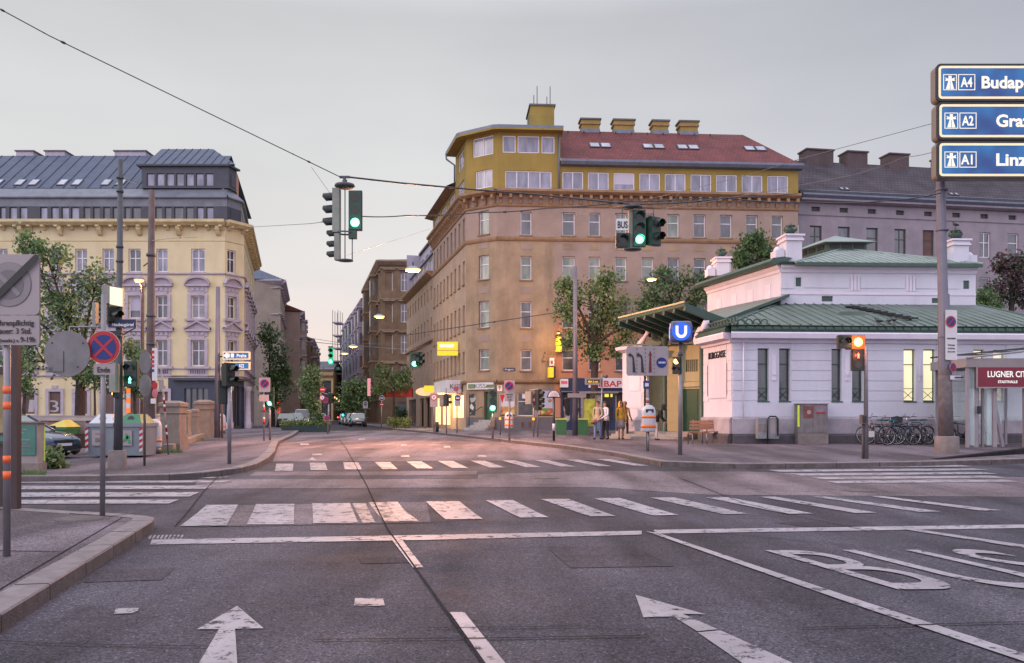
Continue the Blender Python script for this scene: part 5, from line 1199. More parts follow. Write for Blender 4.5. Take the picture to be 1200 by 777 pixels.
# recessed entrance wall, door, left pavilion, steps
r0=P(754,487,41.5).xy; r1=P(824,487,39.3).xy; fE=F(r0,r1); ze_=lambda y:EYE+(HZ-y)/FPX*40
wb=MB(); dr=(fE.u(800),ze_(505.5),fE.u(819.5),ze_(456)); gw=(fE.u(804),ze_(437),fE.u(818),ze_(422))
wall(wb,fE,0,fE.w,gs-.1,ze_(404),[dr,gw],m_cream,rev=.15)
for k in range(5): fE.box(wb,.02,dr[0]-.1,0,.02,ze_(495-k*14),ze_(482.6-k*14),m_cream)
fE.box(wb,dr[0]-.25,dr[2]+.2,0,.1,dr[3]+.1,dr[3]+.3,m_cream); fE.box(wb,dr[0]-.1,dr[2]+.1,0,.04,dr[3]+.35,dr[3]+.8,m_cream)
for y in (402,): fE.box(wb,0,fE.w,0,.2,ze_(404),ze_(397),m_green)
vface(wb,fE.p(fE.w,0,0),s0,gs-.1,zwt,m_cream)
wb.build('recess_wall',st_)
b=MB(); fE.box(b,dr[0]+.01,dr[2]-.01,-.12,-.06,dr[1],dr[3],m_drkgreen)
for k in range(3): fE.box(b,dr[0]+.12,dr[2]-.12,-.06,-.04,dr[1]+.15+k*.62,dr[1]+.65+k*.62,m_drkgreen)
b.build('door',st_,label='dark green panelled door'); b=MB(); fE.box(b,gw[0],gw[2],-.12,-.08,gw[1],gw[3],m_cream)
for k in range(7): u=gw[0]+(gw[2]-gw[0])*k/6; fE.box(b,u-.015,u+.015,-.07,-.04,gw[1],gw[3],m_gbar)
b.build('grille',st_)
w0=P(734,487,40.6).xy; w1=P(754.5,487,40.0).xy; fW=F(w0,w1); fW2=F(w0+SD*.5,w0); fW3=F(w1,w1+Vector((.1,1.6))); wb=MB()
for f in (fW,fW2,fW3): wall(wb,f,0,f.w,gs+.9,ze_(411),[],m_white); f.prof(wb,0,f.w,[(0,gs-.1),(.1,gs-.1),(.1,gs+.85),(0,gs+.92)],m_plinth,e0=.1,e1=.1); f.prof(wb,0,f.w,[(0,ze_(412)),(.3,ze_(409)),(.35,ze_(405.5)),(-.3,ze_(405))],m_whcorn,e0=.3,e1=.3)
fW.box(wb,.15,fW.w-.2,0,.02,ze_(458),ze_(414),m_whcorn); fW.box(wb,.1,fW.w-.1,0,.02,ze_(478),ze_(460),m_white)
wb.prism([(w0.x-.2,w0.y-.3),(w1.x+.1,w1.y-.3),(w1.x,w1.y+1.6),(w0.x-.3,w0.y+1.6)],ze_(405.2),ze_(403),m_green); wb.build('side_pavilion',st_)
b=MB()
for k in range(6):
    p=fW.p(.1+k*.16,.0,ze_(401)); pts=[(p.x+.07*math.cos(a),p.y,p.z+.12*math.sin(a)) for a in np.linspace(0,2*PI,9)]; b.tube(pts,.025,m_green,5,caps=False)
pts=[fW.p(fW.w-.2+t*.5,0,ze_(404)+t*.7) for t in np.linspace(0,1,5)]; b.tube(pts,[.18,.14,.1,.1,.14],m_whcorn,8)
# ironwork under the canopy
for (px_,w_) in ((770,.5),(776,.3),(815,.35)):
    p=P(px_,395,39.8)
    for k in range(4): pts=[(p.x+w_*.5*math.cos(a),p.y,p.z+.3*k/4+.0+.18*math.sin(a)) for a in np.linspace(0,2*PI,11)]; b.tube(pts,.03,m_green,5,caps=False)
b.build('ironwork',st_)
b=MB()
for k in range(3):
    o=.35*(2-k)+.3; q0=fE.p(-.3,o+1.6,0); q1=fE.p(fE.w-.1,o+.6,0)
    q2=fE.p(fE.w-.1,-.2,0); q3=fE.p(-.3,-.2,0); b.prism([(q0.x,q0.y),(q1.x,q1.y),(q2.x,q2.y),(q3.x,q3.y)],gs-.05,gs+.11*(k+1),m_step)
b.build('entrance_step',st_)
# rain pipe on the front and notice
b=MB(); b.tube([fP.p(fP.u(870),.12,zpl),fP.p(fP.u(870),.12,zwt)],.025,m_whcorn,6); b.build('conduit',st_)

# ================================================================== stair kiosk at the right edge
m_stone=M('taupe_metal_fascia',(.24,.205,.21),.6,.12,2); m_maroon=M('maroon_sign_panel',(.17,.012,.03),.4,.1,2); m_post=M('pink_grey_post',(.27,.24,.27),.45,.1,3,metal=.2)
m_clear=bpy.data.materials.new('clear_glass'); m_clear.use_nodes=True; _b=m_clear.node_tree.nodes['Principled BSDF']; _b.inputs['Base Color'].default_value=(.55,.68,.68,1); _b.inputs['Alpha'].default_value=.32; _b.inputs['Roughness'].default_value=.05; _b.inputs['Coat Weight'].default_value=.5
kd=29.4; k0=P(1134,487,kd).xy; k1=k0+Vector((3.9,.1)); fK=F(k0,k1); zk=lambda y:EYE+(HZ-y)/FPX*kd
kg=g(30)+K; ki=thing('stair_kiosk',(k0.x,k0.y,kg),'glazed metro stair kiosk with maroon sign board at the right edge','kiosk')
for xa,xb,o in ((1133,1136,0),(1143.5,1148,-.1),(1151,1153,-.3),(1157,1159,-.3),(1166,1170.5,-.1),(1200,1204,0),(1236,1240,0)): b=MB(); fK.box(b,fK.u(xa),fK.u(xb),o-.1,o,kg-.05,zk(430),m_post); b.build('frame_post',ki)
for u in (0,1.3,2.6,3.8): b=MB(); fK.box(b,u,u+.08,-2.2,-2.1,kg-.05,zk(430),m_post); b.build('frame_post',ki)
b=MB(); b.bar(fK.p(fK.u(1167),-.4,zk(440)),fK.p(fK.u(1183),-.4,kg),.12,.1,m_post); b.build('frame_strut',ki)
b=MB(); fK.box(b,-.1,3.9,-2.3,.08,zk(430.5),zk(420),m_stone); b.build('fascia',ki)
b=MB(); fK.box(b,fK.u(1143),3.9,.081,.14,zk(453.5),zk(430.7),m_maroon); fK.box(b,fK.u(1142),fK.u(1143),.081,.15,zk(454.5),zk(430.6),m_post); fK.box(b,fK.u(1142),3.9,.081,.15,zk(455.2),zk(453.6),m_post); so=b.build('sign_panel',ki)
m_ltx=M('lit_white_letters',(.85,.82,.75),.5,.02,3,emit=.35)
text('LUGNER CITY',.20,m_ltx,so,fK.p(fK.u(1154),.145,zk(442)),(fK.d.x,fK.d.y,0),(0,0,1),fit=1.5,align='LEFT',bold=.02)
text('STADTHALLE',.085,m_ltx,so,fK.p(fK.u(1166.5),.145,zk(449)),(fK.d.x,fK.d.y,0),(0,0,1),fit=.68,align='LEFT',bold=.03)
b=MB(); a0=fK.p(-.1,.1,zk(419.5)); a1=fK.p(3.9,.1,zk(404)); a2=fK.p(3.9,-2.3,zk(400)); a3=fK.p(-.1,-2.3,zk(414)); b.face([a0,a1,a2,a3],m_clear); b.face([fK.p(-.1,.1,zk(420)),fK.p(3.9,.1,zk(420)),a1,a0],m_clear); b.build('glass_roof',ki,fix=False)
b=MB(); b.tube([a0,a1],.035,m_post,6); b.tube([a3,a2],.03,m_blk,6)
for t in (.25,.5,.75): b.tube([a0.lerp(a1,t),a3.lerp(a2,t)],.03,m_blk,6)
b.build('roof_bar',ki)
b=MB(); fK.box(b,fK.u(1137),fK.u(1143),-.06,-.05,kg+.05,zk(431),m_clear); fK.box(b,fK.u(1159.5),fK.u(1165.5),-.16,-.15,kg+.05,zk(455),m_clear); fK.box(b,fK.u(1171),fK.u(1200),-1.3,-1.29,kg+.05,zk(455),m_clear); fK.box(b,-.05,3.8,-2.12,-2.11,kg+.9,zk(431),m_clear); b.build('glass_panel',ki)
b=MB(); fK.box(b,fK.u(1145),fK.u(1148),.0,.09,zk(485),zk(476),m_blk); b.build('call_panel',ki)
# dark ramp wall by the kerb
ra0=G(1098,538.5,K); ra1=G(1215,531,K); rw=thing('ramp_wall',tuple(ra0),'low dark wedge shaped ramp wall on the pavement edge below the kiosk','ramp')
b=MB(); d_=(ra1-ra0); n_=Vector((0,.35,0)); zz0=Vector((0,0,.01)); b.mesh([ra0,ra1,ra1+Vector((0,0,.17)),ra0+zz0, ra0+n_,ra1+n_,ra1+n_+Vector((0,0,.17)),ra0+n_+zz0],[(0,1,2,3),(3,2,6,7),(1,5,6,2),(0,3,7,4),(4,7,6,5),(0,4,5,1)],m_joint); b.build('ramp_face',rw)

# ================================================================== street furniture
m_steel=M('galvanised_steel',(.23,.215,.235),.45,.15,3,metal=.5,stain=.3,stain_col=(.13,.10,.09))
m_dmast=M('dark_mast_paint',(.06,.065,.075),.5,.2,3,stain=.4,stain_col=(.10,.07,.06))
m_rust=M('rusty_mast',(.115,.085,.083),.85,.3,2,bump=.3,stain=.5,stain_col=(.08,.05,.045))
m_bmast=M('blue_grey_mast',(.14,.13,.17),.5,.12,2,metal=.2,stain=.3,stain_col=(.09,.07,.08))
m_conc=M('rough_concrete',(.19,.155,.15),.9,.25,3,bump=.5,stain=.6,stain_col=(.09,.075,.07))
m_signw=M('sign_white',(.56,.53,.55),.45,.06,2); m_signgr=M('sign_grey_face',(.28,.24,.255),.5,.06,2)
m_signb=M('sign_blue',(.008,.022,.14),.4,.08,2); m_signr=M('sign_red',(.36,.012,.018),.4,.08,2)
m_back=M('sign_back_grey',(.16,.155,.165),.5,.2,4,metal=.3,stain=.4,stain_col=(.10,.09,.09))
m_orange=M('orange_band',(.75,.13,.04),.5,.08,3); m_orange2=M('orange_band_bin',(.7,.16,.03),.5,.08,3)
m_house=M('signal_housing_black',(.014,.02,.018),.4,.15,3); m_housg=M('signal_housing_grey',(.20,.20,.18),.5,.15,3); m_hgreen=M('signal_housing_green',(.02,.045,.035),.4,.15,3)
m_lens=M('signal_lens_dark',(.03,.025,.02),.15,.1,3)
def emis(name,c,e): return M(name,c,.4,.03,2,emit=e)
m_Lg=emis('green_signal_light',(.12,1.0,.55),7); m_Lr=emis('red_signal_light',(1.0,.12,.05),6); m_La=emis('amber_signal_light',(1.0,.5,.12),6)
m_symg=emis('green_symbol',(.35,1.0,.7),5)
m_navy=M('navy_plate',(.012,.018,.06),.45,.1,3); m_brown=M('brown_frame_paint',(.045,.03,.032),.55,.15,3)
m_wht=M('white_plastic',(.44,.44,.48),.45,.08,2)
FRONT=Vector((0,-1,0))
def lamp_glow(o,loc,colr,e,r=.05):
    ld=bpy.data.lights.new('signal_glow','POINT'); ld.energy=e; ld.color=colr; ld.shadow_soft_size=r
    lo=bpy.data.objects.new('signal_glow',ld); col.objects.link(lo); lo.parent=o; lo.location=wm(o).inverted()@Vector(loc)
def ydir(yaw): return Vector((math.sin(yaw),-math.cos(yaw),0))      # outward normal; yaw 0 faces the camera, + turns to the right
def ring_plate(mb,c,n,r0,r1,mat,off,k=32):
    n=n.normalized(); x=Vector((0,0,1)).cross(n).normalized(); y=n.cross(x); c=c+n*off
    A=[c+(x*math.cos(2*PI*i/k)+y*math.sin(2*PI*i/k))*r0 for i in range(k)]; B=[c+(x*math.cos(2*PI*i/k)+y*math.sin(2*PI*i/k))*r1 for i in range(k)]
    mb.mesh(A+B,[(i,(i+1)%k,(i+1)%k+k,i+k) for i in range(k)],mat)
def diag(mb,c,n,r,w,ang,mat,off):
    x=Vector((0,0,1)).cross(n).normalized(); y=n.cross(x); d=x*math.cos(ang)+y*math.sin(ang); e=n.cross(d); c=c+n*off
    mb.face([c-d*r-e*w/2,c+d*r-e*w/2,c+d*r+e*w/2,c-d*r+e*w/2],mat)
def round_sign(parent,c,r,kind,yaw=0,name='sign_disc',label=None):
    c=Vector(c); n=ydir(yaw); mb=MB()
    base={'nopark':m_signr,'nostop':m_signr,'noentry':m_signr,'ban':m_signr,'blue':m_signb,'back':m_back,'greyzone':None}[kind]
    mb.disc(c,n,r,.02,base,32,m_back)
    if kind in('nopark','nostop'):
        mb.disc(c+n*.003,n,r*.76,.002,m_signb,32); diag(mb,c,n,r*.78,r*.16,R(-45)*-1,m_signr,.006)
        if kind=='nostop': diag(mb,c,n,r*.78,r*.16,R(-45),m_signr,.008)
        ring_plate(mb,c,n,r*.985,r,m_signw,.004)
    if kind=='noentry': diag(mb,c,n,r*.72,r*.3,0,m_signw,.005)
    if kind=='ban': mb.disc(c+n*.003,n,r*.72,.002,m_signw,32); diag(mb,c,n,r*.3,r*.25,R(90),m_black_txt,.007)
    if kind=='blue': diag(mb,c,n,r*.55,r*.28,0,m_signw,.006); ring_plate(mb,c,n,r*.9,r,m_signw,.004)
    return mb.build(name,parent,label=label,fix=False)
def plate(parent,c,w,h,mat,yaw=0,th=.02,name='sign_plate',label=None,edge=None):
    c=Vector(c); n=ydir(yaw); x=Vector((0,0,1)).cross(n).normalized(); z=Vector((0,0,1)); mb=MB()
    pts=[]
    rr=min(w,h)*.08
    for sx,sz,a0 in ((1,1,0),(-1,1,90),(-1,-1,180),(1,-1,270)):
        for k in range(4): a=R(a0+k*30); pts.append((sx*(w/2-rr)+rr*math.cos(a),sz*(h/2-rr)+rr*math.sin(a)))
    fr=[c+x*p[0]+z*p[1] for p in pts]; bk=[p-n*th for p in fr]; m=len(fr)
    mb.face(fr,mat); mb.face(bk[::-1],m_back); mb.mesh(fr+bk,[(i,i+m,(i+1)%m+m,(i+1)%m) for i in range(m)],edge or m_back)
    return mb.build(name,parent,label=label,fix=False)
def wtext(s,size,mat,parent,c,yaw=0,fit=None,align='CENTER',name='lettering',bold=.01):
    n=ydir(yaw); x=Vector((0,0,1)).cross(n).normalized(); return text(s,size,mat,parent,Vector(c)+n*.005,x,(0,0,1),fit=fit,align=align,name=name,bold=bold)
def pole_part(o,pts,r,mat,name='pole',n=10): b=MB(); b.tube(pts,r,mat,n); return b.build(name,o)
def signal(parent,top,n,ls,lit=None,litmat=None,yaw=0,mat=None,ped=False,glow=None,w=None,visor=True,name='signal_head',label=None):
    """signal head hanging down from `top`; ls lens diameter"""
    mat=mat or m_house; n_=ydir(yaw); x=Vector((0,0,1)).cross(n_).normalized(); top=Vector(top); sp=ls*1.35; w=w or ls*1.45; dp=ls*.9
    mb=MB()
    def T(v): return top+x*v.x-n_*v.y+Vector((0,0,v.z))
    H=sp*n+ls*.15
    mb.box(-w/2,w/2,0,dp,-H,0,mat,T=T); mb.box(-w/2-.012,w/2+.012,.02,dp*.6,-H-.012,.012,mat,T=T)
    h=mb.build(name,parent,label=label)
    for i in range(n):
        zc=-(i+.5)*sp-ls*.07; lm=(litmat if lit==i else m_lens); lb=MB()
        c=top+n_*.006+Vector((0,0,zc)); lb.disc(c,n_,ls/2*.93,.004,m_lens if (ped and lit==i) else lm,20)
        if ped and lit==i:
            s=ls*.42
            def U(v): return c+x*v.x*s+n_*.004+Vector((0,0,v.z*s))
            lb.disc(c+Vector((0,0,.62*s))+n_*.004,n_,.17*s,.003,litmat,10)
            lb.prism([(-.25,.42),(.25,.42),(.42,-.05),(.3,-.1),(.18,.15),(.18,-.2),(.34,-.95),(.12,-.95),(0,-.35),(-.12,-.95),(-.34,-.95),(-.18,-.2),(-.18,.15),(-.3,-.1),(-.42,-.05)],0,.004,litmat,T=lambda v:c+x*v.x*s+n_*(.002+v.z)+Vector((0,0,v.y*s)))
        lb.build('lens',h,fix=False)
        if visor:
            vb=MB(); k=12; A=[];B=[]
            for j in range(k+1):
                a=R(-20)+R(220)*j/k; q=x*math.cos(a)*ls*.52+Vector((0,0,math.sin(a)*ls*.52)); A.append(c+q); B.append(c+q+n_*ls*(.85 if math.sin(a)>0 else .55)-Vector((0,0,ls*.06)))
            vb.mesh(A+B,[(j,j+1,j+1+k+1,j+k+1) for j in range(k)],m_house); vb.build('visor',h,fix=False)
    if glow and lit is not None: lamp_glow(parent,top+n_*(ls*1.3)+Vector((0,0,-(lit+.5)*sp)),glow[0],glow[1])
    return h
# ---- near left: parking zone sign on a banded pole
d=8.3; b0=G(8,652,K); zn=thing('parking_sign',tuple(b0),'large grey end of parking zone sign on a pole with orange bands','traffic sign')
b0d=b0.y
pole_part(zn,[b0,P(8.3,300,b0d)],.033,m_steel)
for i,(y0,y1) in enumerate(((452.6,461.5),(471,480),(534,542),(552,561))):
    bb=MB(); pa,pb_=P(8,y1,b0d),P(8,y0,b0d); bb.tube([(pa.x,pa.y,pa.z),(pa.x+.0,pa.y,pb_.z)],.0345,m_orange,12); bb.build('orange_band',zn)
cz=P(11,333.5,b0d-.06); up=plate(zn,cz,70*b0d/1000,70.5*b0d/1000,m_signgr,name='upper_plate')
rb=MB(); n_=FRONT; m_sg2=M('faded_grey_print',(.19,.17,.185),.5,.05,3); m_sg3=M('faded_dark_print',(.13,.115,.125),.5,.05,3)
rr=26*b0d/1000
rb.disc(cz+n_*.004,n_,rr,.002,m_sg3,40); rb.disc(cz+n_*.007,n_,rr*.975,.002,m_sg2,40); rb.disc(cz+n_*.010,n_,rr*.66,.002,m_sg3,40)
diag(rb,cz,n_,rr*.66,rr*.2,R(-45),m_sg2,.013); rb.build('faded_emblem',up,fix=False)
sb=MB(); a1=P(-21,364,b0d-.09); a2=P(42,302,b0d-.09); dd=(a2-a1).normalized(); nn=dd.cross(n_)*.032
pts=[a1-nn,a2-nn]+[a2+dd*.03*math.cos(t)-nn*math.sin(t)*-1*0+(-nn*math.cos(t)*0) for t in ()]
pts=[a1+(-nn*math.cos(t)-dd*.032*math.sin(t)) for t in np.linspace(0,PI,7)][::-1]+[a2+(-nn*math.cos(t)+dd*.032*math.sin(t)) for t in np.linspace(0,PI,7)]
sb.face(pts,m_black_txt); sb.build('end_slash',up,fix=False)
c2=P(11,387,b0d-.06); lo_=plate(zn,c2,70*b0d/1000,34.5*b0d/1000,m_signgr,name='lower_plate')
for s,x_,y_,sz,fit in (('Gebührenpflichtig',40,381.5,6.3,57),('Parkdauer: 3 Std.',37.5,391,6.3,56),('Mo.-Fr. (werkt.) v.',23,401,4.0,40),('9-19h',42,401,6.2,17)):
    p=P(x_,y_,b0d-.06); wtext(s,sz*b0d/1000,m_black_txt,lo_,p,fit=fit*b0d/1000,align='RIGHT',bold=.006)
# ---- brown shelter frame behind it
b0=G(16,597,K); fr=thing('shelter_frame',tuple(b0),'dark brown steel post with cross bars and beige panel beside the banded pole','frame'); dd_=b0.y
b=MB(); p=P(16,402,dd_); b.box(b0.x-.045,b0.x+.045,b0.y,b0.y+.12,b0.z,p.z+.35,m_brown); b.build('post',fr)
b=MB(); p=P(-70,402,dd_); b.box(p.x-.045,p.x+.045,b0.y,b0.y+.12,b0.z,p.z+.35,m_brown); b.build('post',fr)
for y0,y1 in ((430,438),(507,511),(517,521),(588,594)):
    b=MB(); a=P(-70,y1,dd_); c=P(13,y0,dd_); b.box(a.x,b0.x-.046,dd_+.03,dd_+.08,a.z,c.z,m_brown); b.build('cross_bar',fr)
b=MB(); a=P(-70,507,dd_); c=P(13,438,dd_); b.box(a.x+.05,b0.x-.046,dd_+.05,dd_+.06,a.z,c.z,M('beige_panel',(.25,.19,.10),.6,.3,2)); b.build('panel',fr)
b=MB(); a=P(-70,588,dd_); c=P(13,521,dd_); b.box(a.x+.05,b0.x-.046,dd_+.05,dd_+.06,a.z,c.z,m_brown); b.build('lower_panel',fr)
# ---- 'Ende' pole
b0=G(120,605,K); dE=b0.y; en=thing('no_stopping_sign',tuple(b0),'grey pole at the kerb end with a round no stopping sign above an Ende plate','traffic sign')
pole_part(en,[b0,P(121.5,345,dE)],[.036,.034],m_steel)
round_sign(en,P(121.5,407,dE-.06),19.3*dE/1000,'nostop'); pe=plate(en,P(122.3,433,dE-.06),25.5*dE/1000,12.5*dE/1000,m_signgr); wtext('Ende',6.2*dE/1000,m_black_txt,pe,P(121.5,436.3,dE-.06),fit=14.5*dE/1000)
gd=thing('traffic_sign',tuple(P(118,383,dE)),'large round grey sign back on a bracket beside the no stopping sign','traffic sign')
b=MB(); b.disc(P(78.5,414.5,dE-.1),FRONT,26.7*dE/1000,.015,m_back,40); 
for (x_,y_) in ((61,402),(97,402),(68,430),(91,430)): b.disc(P(x_,y_,dE-.105),FRONT,.012,.006,m_blk,8)
b.build('disc',gd)
b=MB(); b.box(*sorted((P(67,424,dE).x,P(79,424,dE).x)),dE-.112,dE-.104,P(0,436,dE).z,P(0,412,dE).z,m_back); b.box(*sorted((P(62,424,dE).x,P(68,424,dE).x)),dE-.11,dE-.104,P(0,437,dE).z,P(0,431,dE).z,m_dmast); b.build('sticker',gd)
b=MB(); b.tube([P(120,383,dE),P(82,383,dE-.02),P(82,440,dE-.02)],.014,m_steel,8); b.build('bracket',gd)
# ---- dark mast with signals at the left crossing
b0=G(137.5,549.5,K); dM=b0.y; ma=thing('mast',tuple(b0),'tall dark tapering mast on a round concrete foot carrying the green pedestrian signal','mast')
b=MB(); b.lathe(tuple(b0),[(.21,-.03),(.20,.42),(.185,.44),(0,.44)],m_conc,16); b.build('concrete_foot',ma)
pole_part(ma,[P(138.5,530,dM),P(139.5,440,dM),P(141.2,187,dM)],[.10,.085,.055],m_dmast,n=14)
for y in (208,289,306,224): b=MB(); p=P(141-(y-187)*.006,y,dM); b.lathe((p.x,p.y,p.z),[(.062,-.03),(.085,-.03),(.085,.02),(.062,.02)],m_dmast,12); b.build('clamp_band',ma)
signal(ma,P(152.3,424,dM-.12),2,.20,1,m_Lg,yaw=0,mat=m_hgreen,ped=True,glow=((.1,1,.5),1.0))
bx=MB(); p=P(138,460,dM-.1); bx.box(p.x-.09,p.x+.06,dM-.35,dM-.12,p.z,P(0,427,dM).z,m_housg); bx.build('signal_box',ma)
signal(ma,P(131.5,441,dM-.1),2,.17,1,m_La,yaw=R(-62),glow=None,name='side_signal')
b=MB(); q0=P(149,484,dM-.1); q1=P(153,455,dM-.1); hh=(q1.z-q0.z)/5
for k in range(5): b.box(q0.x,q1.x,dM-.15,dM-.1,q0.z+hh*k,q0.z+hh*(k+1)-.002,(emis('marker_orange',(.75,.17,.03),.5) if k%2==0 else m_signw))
b.build('striped_marker',ma)
b=MB(); q0=P(125,357,dM-.1); q1=P(134,336,dM-.1); b.box(q0.x,q1.x,dM-.35,dM-.05,q0.z,q1.z,m_housg)
b.prism([(q1.x+.002,dM-.35),(q1.x+.2,dM-.12),(q1.x+.2,dM-.05),(q1.x+.002,dM-.05)],q0.z-.06,q1.z-.01,m_housg)
b.face([(q1.x+.012,dM-.352,q0.z-.02),(q1.x+.205,dM-.128,q0.z-.05),(q1.x+.205,dM-.128,q1.z-.05),(q1.x+.012,dM-.352,q1.z-.03)],emis('lit_cream_face',(.9,.75,.5),.8)); b.build('lit_box',ma,fix=False)
signal(ma,P(134,361,dM-.2),1,.22,None,None,yaw=R(70),name='side_signal')
b=MB(); q0=P(114,386,dM); q1=P(118,356,dM); b.box(q0.x,q1.x,dM-.25,dM-.1,q0.z,q1.z,m_housg); b.bar((q1.x,dM-.15,q0.z+.1),(P(137,0,dM).x,dM-.1,q0.z+.1),.04,.04,m_steel); b.build('signal_box',ma)
sp_=MB(); q0=P(127.5,384,dM-.15); q1=P(160,374.5,dM-.15); sp_.box(q0.x,q1.x,dM-.18,dM-.15,q0.z,q1.z,m_navy); spo=sp_.build('street_name_plate',ma)
wtext('Neubaugürtel',.075,m_white_txt,spo,P(144,382.2,dM-.18),fit=.50)
b=MB(); q0=P(127,394.5,dM-.15); q1=P(143,388,dM-.15); b.box(q0.x,q1.x,dM-.2,dM-.12,q0.z,q1.z,m_blk); b.tube([P(143,393,dM),P(159,384,dM)],.015,m_blk,6); b.build('bracket',ma)
# ---- thin pole with two sign backs
b0=G(169.3,546,K); o=thing('traffic_sign',tuple(b0),'thin rusty pole with two round grey sign backs one above the other','traffic sign'); dd_=b0.y
pole_part(o,[b0,P(169.5,410,dd_)],.03,m_rust); 
for y in (424.5,452): b=MB(); b.disc(P(170,y,dd_-.05),FRONT,13*dd_/1000,.015,m_back,24,sx=.55); b.build('disc',o)
# ---- rusty concrete mast
b0=G(176,531,K); dR=b0.y; o=thing('mast',tuple(b0),'rusty brown mast with red and white boards, between the bottle bank and the stone pillars','mast')
pole_part(o,[b0,P(176.5,400,dR),P(178,223,dR)],[.15,.12,.085],m_rust,n=14)
for y in (299,370,403): b=MB(); p=P(177,y,dR); b.lathe((p.x,p.y,p.z),[(.1,-.04),(.14,-.04),(.14,.04),(.1,.04)],m_dmast,12); b.build('clamp_band',o)
b=MB(); b.tube([P(176,306,dR),P(168,312,dR)],.02,m_dmast,6); b.build('bracket',o)
b=plate(o,P(181.3,427,dR-.15),6.2*dR/1000,38*dR/1000,m_signw,name='notice_board')
bb=MB(); 
for y in (413,419,424,429): bb.box(P(179.4,0,dR).x,P(183,0,dR).x,dR-.165,dR-.155,P(0,y+1.6,dR).z,P(0,y-1.6,dR).z,m_signr)
bb.box(P(179.4,0,dR).x,P(183,0,dR).x,dR-.165,dR-.155,P(0,436,dR).z,P(0,433,dR).z,m_signb); bb.build('print',b)
b=MB(); b.disc(P(181.3,452,dR-.16),FRONT,5*dR/1000,.015,m_signr,20,sx=.62); b.disc(P(181.3,461,dR-.17),FRONT,5.2*dR/1000,.015,M('faded_red_sign',(.40,.12,.13),.5,.3,6),20,sx=.62); b.build('small_disc',o)
b=plate(o,P(179.5,470,dR-.16),6*dR/1000,6*dR/1000,m_signw,name='small_plate')
# ---- street lamp left
b0=P(166.5,487+1.07/.04,40); o=thing('street_lamp',tuple(b0),'slim pinkish street lamp with a lit head in front of the yellow building','street lamp')
m_lit=emis('lamp_glass_lit',(1.0,.5,.17),2.2)
pole_part(o,[b0,P(167,345,40),P(166.5,335,40),P(164,331,40)],[.10,.06,.05,.05],m_rust); b=MB(); p=P(163,328,40); b.lathe((p.x,p.y,p.z),[(0,.22),(.12,.2),(.22,.08),(.24,0)],m_steel,14); lh=b.build('lamp_head',o)
b=MB(); b.lathe((p.x,p.y,p.z-.02),[(.22,.02),(.2,-.05),(.1,-.1),(0,-.12)],m_lit,14); b.build('lamp_glass',lh); lamp_glow(o,p-Vector((0,0,.3)),(1,.62,.3),180,.12)
# ---- leaning banded rod
b0=G(197.5,533,K); dd_=b0.y; o=thing('marker_rod',tuple(b0),'thin leaning rod with red and white bands in front of the tallest stone pillar','marker'); tp=P(189,432,dd_+.3)
pole_part(o,[b0,tp],.022,m_steel,n=7)
for k in (.18,.26,.5,.58): b=MB(); a=b0.lerp(tp,k); c=b0.lerp(tp,k+.05); b.tube([a,c],.03,m_signr,8); b.tube([c,b0.lerp(tp,k+.08)],.03,m_wht,8); b.build('band',o)
b=MB(); q_=P(188,453,dd_); b.box(q_.x-.05,q_.x+.06,q_.y,q_.y+.1,q_.z-.1,q_.z+.2,m_steel); b.build('sensor',o)
# ---- litter bins
def litter_bin(b0,lab,s=1.0,polemat=None,h=None,base='foot',grp='white litter bins with orange bands'):
    o=thing('litter_bin',tuple(b0),lab,'litter bin',grp); x,y,z=b0; hz=z+(.18 if base=='foot' else (h or .55))
    b=MB(); b.lathe((x,y-.12,hz),[(.0,0),(.20*s,.0),(.22*s,.05),(.22*s,.62*s),(.19*s,.74*s),(.10*s,.82*s),(0,.83*s)],m_wht,18); bd=b.build('body',o)
    for zz_ in ((.16,.25),) if base=='foot' else ((.12,.22),(.42,.5)):
        b=MB(); b.lathe((x,y-.12,hz),[(.221*s,zz_[0]*s),(.226*s,zz_[0]*s),(.226*s,zz_[1]*s),(.221*s,zz_[1]*s)],m_orange2,18); b.build('orange_band',bd)
    b=MB(); b.box(x-.12*s,x+.12*s,y-.12-.21*s,y-.12-.15*s,hz+.60*s,hz+.70*s,m_blk); b.build('opening',bd)
    b=MB()
    if base=='foot': b.cyl((x,y-.12),.2*s,z,z+.18,m_dmast,16); b.build('foot',o)
    else: b.cyl((x,y),.035,z,z+h+.1,polemat or m_steel,8); b.build('pole',o)
    return o
litter_bin(G(180,531,K)+Vector((.12,-.15,0)),'white rounded litter bin with an orange band at the foot of the rusty mast',1.05)
